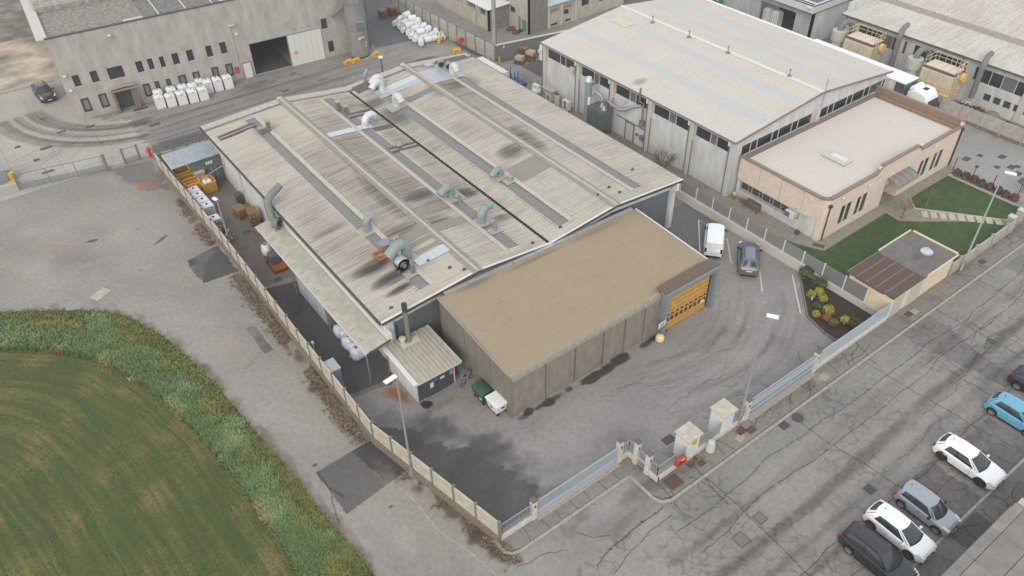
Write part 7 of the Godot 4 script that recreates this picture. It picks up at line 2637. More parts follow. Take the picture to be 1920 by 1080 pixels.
	for q in sheets:
		var s := mb()
		var n := 5
		for k in n:
			var xa := lerpf(q[0], q[1], k / float(n))
			var xb := lerpf(q[0], q[1], (k + 1) / float(n)) - 0.012
			s.quad(V3(xa, hall_h(xa) + 0.1, q[3]), V3(xb, hall_h(xb) + 0.1, q[3]), V3(xb, hall_h(xb) + 0.1, q[2]), V3(xa, hall_h(xa) + 0.1, q[2]))
			s.quad(V3(xa, hall_h(xa) + 0.05, q[3]), V3(xb, hall_h(xb) + 0.05, q[3]), V3(xb, hall_h(xb) + 0.1, q[3]), V3(xa, hall_h(xa) + 0.1, q[3]))
		solo(s, "metal_sheet", q[4], q[5], "metal sheet", V3(q[0], hall_h(q[0]), q[2]))
	# brick flues in pairs
	for q in [[28.9, -68.9, 0.95, "left square flue of the pair behind the ribbed vent"], [29.3, -68.1, 0.7, "right square flue of the pair behind the ribbed vent"], [21.5, -69.0, 1.15, "taller square flue at the back of the left slope"], [20.85, -69.2, 0.6, "shorter square flue at the back of the left slope"], [30.0, -58.9, 0.3, "low square flue beside the brown gutter near the valley"]]:
		var t := thing("square_flue", q[3], "flue", V3(q[0], hall_h(q[0]), q[1]))
		pcbox("shaft", mat("flue_brown", c8(140, 130, 124), 0.9, 0, tex["worn"], 0.8), t, V3(q[0], hall_h(q[0]) + q[2] / 2, q[1]), V3(0.36, q[2], 0.36), 0.02)
		pcbox("cap", M.concrete, t, V3(q[0], hall_h(q[0]) + q[2] + 0.06, q[1]), V3(0.5, 0.1, 0.5), 0.03)
	var sk := thing("small_box", "small pale box on the roof left of the three back vents", "roof hatch", V3(41.2, hall_h(41.2), -71.4))
	pcbox("box", M.tin, sk, V3(41.2, hall_h(41.2) + 0.2, -71.4), V3(0.8, 0.25, 0.6), 0.03)
	var cp := thing("flue_pipe", "slim flue with a white cap rising behind the back verge", "flue", V3(37.3, 0, -75.0))
	pcyl("pipe", M.galv_dull, cp, V3(37.3, 0, -75.0), V3(37.3, 6.3, -75.0), 0.13)
	plathe("cap", M.white, cp, V3(37.3, 6.3, -75.0), v2a([Vector2(0.25, 0), Vector2(0.27, 0.15), Vector2(0, 0.2)]), 12)
	# big duct that climbs the left eave from a fan on the lean-to roof
	var du := thing("eave_duct", "big grey duct climbing from a round fan on the lean-to over the left eave", "duct", V3(16.3, 3.5, -57.5))
	ptube("pipe", mat("duct_weathered", c8(142, 150, 148), 0.6, 0.1, tex["worn"], 0.6), du, v3a([V3(16.3, 3.6, -56.2), V3(16.2, 4.2, -56.7), V3(16.15, 4.9, -57.0), V3(16.2, 5.4, -57.2), V3(16.4, 5.8, -57.35), V3(16.8, 6.05, -57.5), V3(17.8, 6.35, -57.9)]), 0.33, 16, true)
	pcyl("fan_case", M.duct_grey, du, V3(16.15, 4.0, -56.5), V3(16.45, 4.0, -56.1), 0.5, 0.5, 18)
	pcyl("inlet", M.dark, du, V3(16.45, 4.0, -56.1), V3(16.5, 4.0, -56.02), 0.25, 0.25, 14)
	var p4 := mb()
	for k in 3:
		p4.bar(V3(16.0 + k * 0.35, 3.45, -56.0), V3(16.2 + k * 0.2, 4.0, -56.1), 0.05)
	part(p4, "stand", M.galv_dull, du)

# --- street lamps
func street_lamp(label: String, at: Vector3, h: float, arm: Vector3, green := false) -> void:
	var t := thing("street_lamp", label, "street lamp", at, 0.0, "street lamps")
	var m: Material = mat("lamp_green", c8(168, 186, 174), 0.5, 0.2) if green else M.lamp_grey
	ptube("pole", m, t, v3a([at, at + Vector3.UP * 1.2, at + Vector3.UP * 1.25, at + Vector3.UP * h]), [0.1, 0.095, 0.08, 0.05], 12)
	pcyl("foot", M.concrete, t, at + Vector3.UP * 0.0, at + Vector3.UP * 0.12, 0.3, 0.22, 14)
	var hd := mb()
	var top := at + Vector3.UP * h
	var d := arm.normalized()
	var bs := Basis(d.cross(Vector3.UP).normalized() * -1.0, Vector3.UP, d)
	hd.cbox(top + arm * 0.55 + Vector3.UP * 0.03, V3(0.32, 0.1, arm.length() * 1.1), 0.04, bs)
	part(hd, "head", M.white_clean, t)
	pbox("lens", M.glass_pale, t, top + arm * 0.6 - Vector3.UP * 0.035, V3(0.24, 0.02, arm.length() * 0.6), bs)
	pbox("service_door", M.galv_dull, t, at + Vector3.UP * 1.0 + V3(-0.02, 0, 0.1), V3(0.1, 0.3, 0.05))

func foliage(parent: Node3D, called: String, c: Vector3, r: Vector3, n: int, cols: Array, size: float, seed_: int) -> MeshInstance3D:
	rng.seed = seed_
	var b := mb()
	for k in n:
		var d := V3(rng.randfn(), rng.randfn(), rng.randfn()).normalized()
		if d.y < -0.5:
			d.y = -d.y
		var rr := 0.55 + 0.5 * pow(rng.randf(), 0.5)
		var lump := 1.0 + 0.16 * sin(d.x * 5.0 + seed_) * cos(d.z * 4.0 + d.y * 3.0)
		var p := c + V3(d.x * r.x, d.y * r.y, d.z * r.z) * rr * lump
		var s := size * rng.randf_range(0.6, 1.3)
		var nrm := (d + V3(rng.randfn(), rng.randfn(), rng.randfn()) * 0.5).normalized()
		var u := nrm.cross(V3(rng.randfn(), rng.randfn(), rng.randfn())).normalized() * s
		var v := nrm.cross(u).normalized() * s * 0.6
		var col: Color = cols[rng.randi() % cols.size()]
		b.tint = col * rng.randf_range(0.75, 1.2)
		b.tri(p - u - v * 0.3, p + u * 0.2 - v, p + u + v * 0.2)
		b.tri(p - u - v * 0.3, p + u + v * 0.2, p - u * 0.1 + v)
	return part(b, called, M.leaf, parent)

func branch(b: MB, p: Vector3, d: Vector3, l: float, r: float, depth: int, spread: float) -> void:
	var q := p + d * l
	b.tube(v3a([p, p.lerp(q, 0.5) + V3(rng.randfn(), 0, rng.randfn()) * l * 0.05, q]), [r, r * 0.8, r * 0.6], 5, false)
	if depth == 0:
		return
	for k in 3 if depth > 1 else 4:
		var nd := (d + V3(rng.randfn(), rng.randfn() * 0.5, rng.randfn()) * spread).normalized()
		branch(b, p.lerp(q, rng.randf_range(0.5, 1.0)), nd, l * rng.randf_range(0.55, 0.85), r * 0.6, depth - 1, spread)

func plants() -> void:
	for k in 2:
		var at: Vector3 = [V3(63.9, 0, -26.9), V3(67.3, 0, -26.6)][k]
		var t := thing("bare_tree", ["small bare tree on the lawn in front of the office, left of the path", "small bare tree on the lawn near the entrance, right of the path"][k], "tree", at, 0.0, "bare trees on the office lawn")
		rng.seed = 300 + k
		ptube("trunk", M.bark, t, v3a([at, at + V3(0.05, 0.8, 0), at + V3(0, 1.4, 0.03)]), [0.08, 0.06, 0.05], 8)
		var c := mb()
		for j in 11:
			var a := TAU * j / 11.0 + rng.randf() * 0.5
			branch(c, at + V3(0, rng.randf_range(0.9, 1.45), 0), V3(cos(a), rng.randf_range(0.25, 1.1), sin(a)).normalized(), rng.randf_range(0.4, 0.6), 0.016, 3, 0.6)
		part(c, "crown", mat("twig", c8(122, 104, 92), 0.95), t)
	var at := V3(53.2, 0, -46.8)
	var sh := thing("bare_shrub", "leafless grey shrub of many stems against the white hall wall", "shrub", at)
	rng.seed = 310
	var s := mb()
	for j in 26:
		var a := TAU * j / 26.0 + rng.randf()
		branch(s, at + V3(cos(a) * 0.2, 0, sin(a) * 0.2), V3(cos(a) * 0.7, rng.randf_range(0.7, 1.5), sin(a) * 0.7).normalized(), rng.randf_range(0.8, 1.2), 0.022, 2, 0.3)
	part(s, "stems", mat("twig_grey", c8(132, 120, 110), 0.95), sh)
	# dark hedge balls beside the right court
	for k in 8:
		var p := V3(74.45 + 0.06 * (k % 3), 0, -27.7 + k * 0.8)
		var t := thing("hedge_bush", "%s wine dark bush from the office along the lawn edge" % ["first", "second", "third", "fourth", "fifth", "sixth", "seventh", "last and reddest"][k], "bush", p, 0.0, "wine dark bushes along the lawn")
		foliage(t, "leaves", p + Vector3.UP * 0.42, V3(0.42, 0.45, 0.42), 520, [lin(92, 72, 74), lin(74, 60, 60), lin(104, 78, 80)] if k < 7 else [lin(124, 74, 84), lin(104, 64, 70)], 0.075, 320 + k)
	# clipped yellow balls in the bed
	var balls := [[48.3, -25.05, 0.36, "left yellow ball, lowest by the parking line"], [48.95, -24.85, 0.38, "rear yellow green ball of the touching pair"], [48.5, -24.15, 0.4, "front golden ball of the touching pair"], [47.62, -22.95, 0.48, "largest yellow green ball in the middle of the bed"], [46.65, -23.35, 0.32, "small golden ball at the left tip of the bed"], [47.75, -21.5, 0.38, "yellow green ball nearest the street screen"]]
	for k in balls.size():
		var q: Array = balls[k]
		var p := V3(q[0], 0.1, q[1])
		var t := thing("clipped_ball", "%s among the clipped shrubs" % q[3], "shrub", p, 0.0, "clipped yellow shrubs in the planting bed")
		foliage(t, "leaves", p + Vector3.UP * q[2] * 0.8, V3(q[2], q[2] * 0.9, q[2]), 620, [lin(168, 158, 58), lin(140, 140, 52), lin(190, 172, 70)] if k % 2 else [lin(150, 150, 60), lin(122, 132, 50), lin(176, 160, 66)], 0.055, 340 + k)
	var bush := [[50.0, -26.9, 0.62, "round green bush at the top corner of the planting bed"], [49.75, -25.4, 0.62, "dark green bush beside the screen fence wall in the bed"], [48.05, -20.7, 0.55, "dark green bush at the street end of the bed"], [47.6, -23.9, 0.34, "low dull green shrub between the yellow balls"], [46.9, -21.9, 0.34, "sprawling olive shrub in the near part of the bed"], [46.95, -22.6, 0.34, "orange leaved small shrub in the near part of the bed"]]
	for k in bush.size():
		var q: Array = bush[k]
		var p := V3(q[0], 0.1, q[1])
		var t := thing("garden_bush", q[3], "bush", p)
		var cols: Array = [lin(72, 86, 52), lin(52, 66, 40), lin(94, 104, 60)]
		if k == 4:
			cols = [lin(120, 112, 56), lin(86, 88, 48)]
		if k == 5:
			cols = [lin(156, 104, 56), lin(128, 86, 50)]
		foliage(t, "leaves", p + Vector3.UP * q[2] * 0.7, V3(q[2] * 1.1, q[2] * 0.85, q[2] * 1.1), 560, cols, 0.08, 350 + k)
	for q in [[48.0, -24.75], [48.1, -23.4], [49.35, -25.1], [46.95, -22.15]]:
		var p := mb()
		p.cbox(V3(q[0], 0.3, q[1]), V3(0.09, 0.36, 0.09), 0.02)
		solo(p, "bed_marker", M.white, "short white marker post among the clipped shrubs of the bed", "marker post", V3(q[0], 0.1, q[1]), "white marker posts in the bed")

func tanks_and_bins() -> void:
	# wheeled bins by the tent
	var defs := [[20.75, -32.45, mat("bin_green", c8(44, 84, 60), 0.55), "green wheeled container with a rounded lid beside the tent wall"], [20.95, -31.0, M.white_clean, "white wheeled container in front of the green one"]]
	for k in 2:
		var q: Array = defs[k]
		var at := V3(q[0], 0, q[1])
		var t := thing("wheeled_container", q[3], "waste container", at)
		var b := mb()
		var rows := [[0.22, 0.42, 0.5], [0.95, 0.5, 0.66], [1.0, 0.52, 0.68]]
		for i in 2:
			var p := []
			for j in 2:
				var r: Array = rows[i + j]
				p.append([at + V3(-r[1], r[0], -r[2]), at + V3(-r[1], r[0], r[2]), at + V3(r[1], r[0], r[2]), at + V3(r[1], r[0], -r[2])])
			for m in 4:
				var n := (m + 1) % 4
				b.quad(p[0][m], p[0][n], p[1][n], p[1][m])
		part(b, "tub", q[2], t)
		var l := mb()
		if k == 0:
			var rws := []
			for j in 7:
				var a := PI * j / 6.0
				rws.append(v3a([at + V3(-0.54 * cos(a), 1.0 + 0.26 * sin(a), 0.7), at + V3(-0.54 * cos(a), 1.0 + 0.26 * sin(a), -0.7)]))
			l.grid(rws, false)
			for e in [0.7, -0.7]:
				for j in 6:
					var p: Vector3 = rws[j][0 if e > 0 else 1]
					var r: Vector3 = rws[j + 1][0 if e > 0 else 1]
					l.tri(V3(at.x, 1.0, at.z + e), r, p)
					l.tri(V3(at.x, 1.0, at.z + e), p, r)
		else:
			l.cbox(at + V3(0, 1.08, 0), V3(1.12, 0.16, 1.42), 0.05)
		part(l, "lid", q[2], t)
		for sx in [-0.36, 0.36]:
			for sz in [-0.5, 0.5]:
				var w := mb()
				w.cyl(at + V3(sx - 0.04, 0.12, sz), at + V3(sx + 0.04, 0.12, sz), 0.12, 0.12, 10)
				w.bar(at + V3(sx, 0.14, sz), at + V3(sx, 0.26, sz), 0.05)
				part(w, "castor", M.black, t)
		var n := mb()
		n.box(at + V3(-0.47, 0.68, 0.35 if k == 0 else -0.05), V3(0.02, 0.3, 0.25), Basis(Vector3.BACK, -0.08))
		n.box(at + V3(0.05, 0.72, 0.62), V3(0.26, 0.16, 0.02), Basis(Vector3.RIGHT, 0.18))
		part(n, "sticker", M.white if k == 0 else M.black, t)
		var hd := mb()
		for sx in [-0.56, 0.56]:
			hd.bar(at + V3(sx, 0.9, -0.55), at + V3(sx, 0.9, 0.55), 0.05)
		part(hd, "trunnion", M.shade_grey if k == 0 else M.white, t)
	# bicycles
	for k in 2:
		var at: Vector3 = [V3(20.75, 0, -34.5), V3(20.75, 0, -36.1)][k]
		var t := thing("bicycle", ["black and silver bicycle standing behind the green container", "dark bicycle leaning in the gap between the shed and the tent"][k], "bicycle", at, [0.35, 1.25][k])
		for e in [-0.52, 0.52]:
			var w := mb()
			var ring := PackedVector3Array()
			for i in 21:
				var a := TAU * i / 20.0
				ring.append(V3(e + 0.33 * cos(a), 0.34 + 0.33 * sin(a), 0))
			w.tube(ring, 0.022, 6, false)
			for i in 8:
				var a := TAU * i / 8.0
				w.bar(V3(e, 0.34, 0), V3(e + 0.32 * cos(a), 0.34 + 0.32 * sin(a), 0), 0.006)
			lpart(w, "wheel", M.black, t)
		var f := mb()
		var fm: Material = mat("bike_frame", c8(168, 170, 172), 0.4, 0.4) if k == 0 else M.post_grey
		for q in [[V3(-0.52, 0.34, 0), V3(-0.1, 0.32, 0)], [V3(-0.1, 0.32, 0), V3(-0.22, 0.82, 0)], [V3(-0.22, 0.78, 0), V3(0.36, 0.82, 0)], [V3(-0.1, 0.32, 0), V3(0.38, 0.74, 0)], [V3(0.52, 0.34, 0), V3(0.36, 0.95, 0)], [V3(-0.52, 0.34, 0), V3(-0.22, 0.78, 0)]]:
			f.bar(q[0], q[1], 0.035)
		lpart(f, "frame", fm, t)
		lpbar("handlebar", M.black, t, V3(0.36, 0.98, -0.28), V3(0.36, 0.98, 0.28), 0.03)
		lpcbox("saddle", M.black, t, V3(-0.24, 0.88, 0), V3(0.26, 0.06, 0.14), 0.02)
	# electric cabinet by the wall, sign on its foot at the tent door
	var c := thing("steel_cabinet", "tall grey steel cabinet standing against the inside of the panel wall", "cabinet", V3(12.95, 0, -40.3))
	pcbox("body", M.steel_blue, c, V3(13.0, 0.95, -40.3), V3(0.7, 1.9, 1.2), 0.02)
	pcbox("lid", mat("cabinet_lid", c8(158, 166, 166), 0.5), c, V3(13.0, 1.93, -40.3), V3(0.8, 0.06, 1.3), 0.02)
	var d := mb()
	for k in 2:
		d.box(V3(12.95 + k * 0.3 - 0.12, 0.95, -39.69), V3(0.26, 1.6, 0.02))
	part(d, "door", M.steel_blue, c)
	var pp := mb()
	pp.cyl(V3(12.85, 0, -43.1), V3(12.85, 2.1, -43.1), 0.035)
	pp.cbox(V3(12.85, 2.15, -43.1), V3(0.16, 0.2, 0.16), 0.04)
	solo(pp, "marker_pole", M.panel_cream, "thin pole with a cream cap inside the panel wall", "pole", V3(12.85, 0, -43.1))
	var sg := thing("sign_stand", "white sign on a thin pole set in a cream concrete ball by the orange door", "sign", V3(35.0, 0, -29.0))
	plathe("base", mat("ball_cream", c8(226, 206, 158), 0.85), sg, V3(35.0, 0, -29.0), v2a([Vector2(0.26, 0), Vector2(0.34, 0.12), Vector2(0.34, 0.38), Vector2(0.24, 0.54), Vector2(0, 0.6)]), 16)
	pcyl("pole", M.galv_dull, sg, V3(35.0, 0.5, -29.05), V3(35.05, 1.75, -29.1), 0.03)
	var so := pbox("board", M.white, sg, V3(35.05, 1.65, -29.02), V3(0.8, 0.5, 0.03), Basis(Vector3.UP, 0.1))
	var s4 := mb()
	for k in 3:
		s4.box(V3(35.05, 1.53 + k * 0.12, -29.0), V3(0.56 - 0.1 * k, 0.04, 0.012), Basis(Vector3.UP, 0.1))
	part(s4, "print", M.shade_grey, so)
	# lockers and bags under the lean-to
	for k in 3:
		var z := -50.6 + k * 1.75
		var t := thing("steel_locker", ["left grey steel locker under the lean-to edge", "middle grey steel locker under the lean-to edge", "right grey steel locker under the lean-to edge"][k], "locker", V3(16.0, 0, z), 0.0, "lockers under the lean-to")
		pcbox("body", M.steel_blue, t, V3(16.05, 1.15, z), V3(1.4, 2.3, 1.68), 0.02)
		var r := mb()
		for e in 2:
			r.box(V3(15.34, 1.15, z - 0.42 + e * 0.84), V3(0.02, 2.1, 0.78))
		part(r, "door", M.fence_blue, t)
	for k in 5:
		var z := -44.6 + k * 0.72
		rng.seed = 500 + k
		var t := thing("film_bag", "crumpled bag of clear film, %s in the heap under the lean-to" % ["first from the lockers", "second from the lockers", "third from the lockers", "fourth from the lockers", "last towards the shed"][k], "plastic bag", V3(15.6, 0, z), 0.0, "bags of film under the lean-to")
		var q := mb()
		lump(q, V3(15.75 + rng.randf_range(-0.2, 0.2), 0.5, z), V3(0.55, 0.6, 0.5), 500 + k, 0.25)
		part(q, "bag", mat("film_bag", c8(204, 208, 222), 0.35), t)
	var wb := thing("white_bag", "white bag hanging over a dark bin at the far end of the lean-to", "bag", V3(15.2, 0, -57.2))
	var q := mb()
	lump(q, V3(15.2, 0.9, -57.6), V3(0.4, 0.55, 0.5), 511, 0.25)
	part(q, "bag", M.bag, wb)
	pcbox("bin", mat("bin_slate", c8(92, 98, 112), 0.6), wb, V3(15.35, 0.5, -56.6), V3(0.7, 1.0, 0.9), 0.05)
	var rb := thing("rust_tray", "rusty orange steel tray lying on the yard beside the lean-to", "tray", V3(15.3, 0, -55.8))
	pbb("bottom", M.orange, rb, 14.7, 0.02, -56.9, 16.0, 0.08, -55.0)
	var r2 := mb()
	for e in [[14.7, -56.9, 16.0, -56.9], [14.7, -55.0, 16.0, -55.0], [14.7, -56.9, 14.7, -55.0], [16.0, -56.9, 16.0, -55.0]]:
		r2.bar(V3(e[0], 0.15, e[1]), V3(e[2], 0.15, e[3]), 0.05, 0.26)
	part(r2, "rim", M.rust, rb)
	# white liquid tanks in cages
	var ib := [[13.45, -70.9, "back white liquid tank of the row along the panel wall"], [13.47, -69.75, "second white liquid tank of the row along the panel wall"], [13.5, -68.6, "third white liquid tank of the row along the panel wall"], [13.52, -67.45, "front caged tank of the row, its bars showing, by the panel wall"], [13.25, -65.0, "lone white liquid tank between the row and the timber heap"], [13.2, -63.9, "dark half empty caged tank beside the timber heap"]]
	for k in ib.size():
		var v: Array = ib[k]
		var at := V3(v[0], 0, v[1])
		var t := thing("liquid_tank", v[2], "IBC tank", at, 0.0, "caged liquid tanks along the wall")
		var p := mb()
		for e in [-0.4, 0.0, 0.4]:
			p.box(at + V3(0, 0.07, e), V3(1.1, 0.14, 0.12))
		part(p, "pallet", M.wood, t)
		if k != 5:
			pcbox("tank", M.white_clean, t, at + V3(0, 0.64, 0), V3(1.06, 1.0, 1.0), 0.1)
			pcyl("cap", M.black, t, at + V3(0, 1.12, 0), at + V3(0, 1.2, 0), 0.11, 0.1, 12)
		else:
			pcbox("tank", M.grey_panel, t, at + V3(0, 0.45, 0), V3(1.0, 0.6, 0.95), 0.05)
		var cg := mb()
		for y in [0.25, 0.5, 0.75, 1.0]:
			for e in [[-0.56, -0.53, 0.56, -0.53], [-0.56, 0.53, 0.56, 0.53], [-0.56, -0.53, -0.56, 0.53], [0.56, -0.53, 0.56, 0.53]]:
				cg.bar(at + V3(e[0], y, e[1]), at + V3(e[2], y, e[3]), 0.025)
		for i in 5:
			var x := -0.56 + i * 0.28
			for zz in [-0.53, 0.53]:
				cg.bar(at + V3(x, 0.14, zz), at + V3(x, 1.05, zz), 0.025)
			for xx in [-0.56, 0.56]:
				cg.bar(at + V3(xx, 0.14, x * 0.94), at + V3(xx, 1.05, x * 0.94), 0.025)
		part(cg, "cage", M.galv, t)
	# yellow skips
	var sk := [[13.6, -76.2, 1.5, 1.5, "yellow tipping skip at the back, against the lean-to shed"], [13.65, -74.4, 1.5, 1.5, "yellow tipping skip full of yellow scrap, second from the back"], [13.7, -72.9, 1.4, 1.2, "yellow tipping skip with brown board, nearest the white tanks"], [15.0, -72.7, 1.3, 1.3, "yellow skip holding white sacks beside the slate grey shed front"]]
	var ysk := mat("skip_yellow", c8(214, 160, 48), 0.65, 0, tex["worn"], 0.5)
	for k in sk.size():
		var v: Array = sk[k]
		var at := V3(v[0], 0, v[1])
		if k < 2:
			at.z = v[1] + 1.6
		if k == 2:
			at.z = -71.9
		if k == 3:
			at.z = -71.4
		var w: float = v[2] / 2
		var dd: float = v[3] / 2
		var t := thing("tipping_skip", v[4], "skip", at, 0.0, "yellow skips in the rear yard")
		var hh := 1.25 - 0.15 * (k % 2)
		for e in [[-w, -dd, w, -dd], [-w, dd, w, dd], [-w, -dd, -w, dd], [w, -dd, w, dd]]:
			var p := mb()
			var a := at + V3(e[0], hh / 2 + 0.1, e[1])
			var c2 := at + V3(e[2], hh / 2 + 0.1, e[3])
			p.bar(a, c2, 0.07, hh)
			part(p, "side", ysk, t)
		pbox("floor", ysk, t, at + V3(0, 0.5, 0), V3(w * 2 - 0.1, 0.1, dd * 2 - 0.1), Basis(Vector3.BACK, 0.2))
		var rim := mb()
		for e in [[-w, -dd, w, -dd], [-w, dd, w, dd], [-w, -dd, -w, dd], [w, -dd, w, dd]]:
			rim.bar(at + V3(e[0], hh + 0.12, e[1]), at + V3(e[2], hh + 0.12, e[3]), 0.1)
		part(rim, "rim", M.yellow, t)
		if k == 3:
			var p := mb()
			lump(p, at + V3(0, 0.95, 0), V3(0.55, 0.35, 0.55), 530, 0.3)
			part(p, "sacks", M.bag, t)
		else:
			pcbox("scrap", ysk if k == 1 else M.wood_dark, t, at + V3(0, 0.75, 0), V3(w * 1.5, 0.3, dd * 1.3), 0.08, Basis(Vector3.UP, 0.2))
	var cb := thing("carton_box", "open brown carton box against the slate front of the rear shed", "box", V3(14.7, 0, -72.2))
	pcbox("box", mat("carton", c8(156, 136, 112), 0.9), cb, V3(14.75, 0.9, -72.3), V3(0.9, 1.8, 0.4), 0.02)
	pbox("lid", M.panel_cream, cb, V3(14.75, 1.83, -72.3), V3(1.0, 0.05, 0.6))
	street_lamp("slim yard lamp with a white head, leaning over the white tanks by the wall", V3(13.05, 0, -60.6), 5.4, V3(-0.1, 0, -0.5))
	# timber
	rng.seed = 540
	for k in 9:
		var p := mb()
		var a := V3(13.3 + rng.randf_range(-0.4, 0.4), 0.3 + 0.12 * (k / 3), -62.4 + rng.randf_range(-0.5, 0.5))
		var dr := V3(rng.randfn(), rng.randf_range(-0.1, 0.1), rng.randfn()).normalized() * 0.6
		p.bar(a - dr, a + dr, 0.14, 0.05)
		solo(p, "timber_offcut", [M.wood, M.wood_dark, M.panel_cream][k % 3], "loose board in the broken timber heap beside the liquid tanks", "board", a, "broken timber beside the tanks")
	for k in 3:
		pallet_stack(V3([15.75, 16.35, 16.2][k], 0, [-65.2, -63.2, -61.6][k]), [7, 11, 3][k], [0.15, -0.2, 0.1][k], ["pale topped pallet stack by the white wall of the sooty hall", "taller brown pallet stack in front of the pale topped one", "short pallet stack half hidden by the lean-to end"][k], 550 + k)
	var gb := thing("green_bin", "dark green wheelie bin against the white wall behind the pallets", "wheelie bin", V3(16.6, 0, -67.4))
	pcbox("tub", mat("bin_dark_green", c8(52, 78, 62), 0.6), gb, V3(16.6, 0.5, -67.4), V3(0.6, 0.95, 0.7), 0.05)
	pcbox("lid", mat("bin_lid", c8(66, 84, 72), 0.6), gb, V3(16.6, 1.03, -67.4), V3(0.68, 0.1, 0.78), 0.04)
	for sx in [-0.25, 0.25]:
		pcyl("wheel", M.black, gb, V3(16.6 + sx - 0.04, 0.1, -67.1), V3(16.6 + sx + 0.04, 0.1, -67.1), 0.1, 0.1, 10)

# an uneven rounded lump (a bag, a heap)
func lump(b: MB, c: Vector3, r: Vector3, seed_: int, wild: float) -> void:
	var n := FastNoiseLite.new()
	n.seed = seed_
	n.frequency = 0.9
	var rows := []
	for j in 9:
		var th := PI * j / 8.0
		var row := PackedVector3Array()
		for i in 15:
			var ph := TAU * i / 14.0
			var d := V3(sin(th) * cos(ph), -cos(th), sin(th) * sin(ph))
			var k := 1.0 + wild * n.get_noise_3d(d.x * 1.6, d.y * 1.6, d.z * 1.6) * 1.6
			# squarish section
			var q := 1.0 / pow(pow(absf(d.x), 4) + pow(absf(d.z), 4) + pow(absf(d.y), 4), 0.25)
			k *= lerpf(1.0, q, 0.6)
			row.append(c + V3(d.x * r.x, d.y * r.y, d.z * r.z) * k)
		rows.append(row)
	b.grid(rows, true)

func pallet_stack(at: Vector3, n: int, turn: float, label: String, seed_: int) -> void:
	rng.seed = seed_
	for k in n:
		var t := thing("pallet", label + (", top pallet" if k == n - 1 else ", pallet %s" % ["at the bottom", "second up", "third up", "fourth up", "fifth up", "sixth up", "seventh up", "eighth up", "ninth up", "tenth up", "eleventh up"][k]), "pallet", at + V3(rng.randf_range(-0.04, 0.04), k * 0.146, rng.randf_range(-0.04, 0.04)), turn + rng.randf_range(-0.05, 0.05), label.get_slice(",", 0))
		var m: Material = [M.wood_dark, M.wood_red, M.wood][rng.randi() % 3] if k < n - 1 else M.wood
		var top := k == n - 1
		for i in (5 if top else 3):
			lpbox("board", m, t, V3(-0.36 + i * (0.18 if top else 0.36), 0.13, 0), V3(0.14, 0.022, 1.2))
		var q := mb()
		for e in [-0.52, 0.0, 0.52]:
			q.box(V3(0, 0.108, e), V3(0.86, 0.02, 0.12))
			q.box(V3(0, 0.01, e), V3(0.86, 0.02, 0.12))
			for x in [-0.36, 0.0, 0.36]:
				q.box(V3(x, 0.06, e), V3(0.12, 0.076, 0.12))
		lpart(q, "runner", m, t)

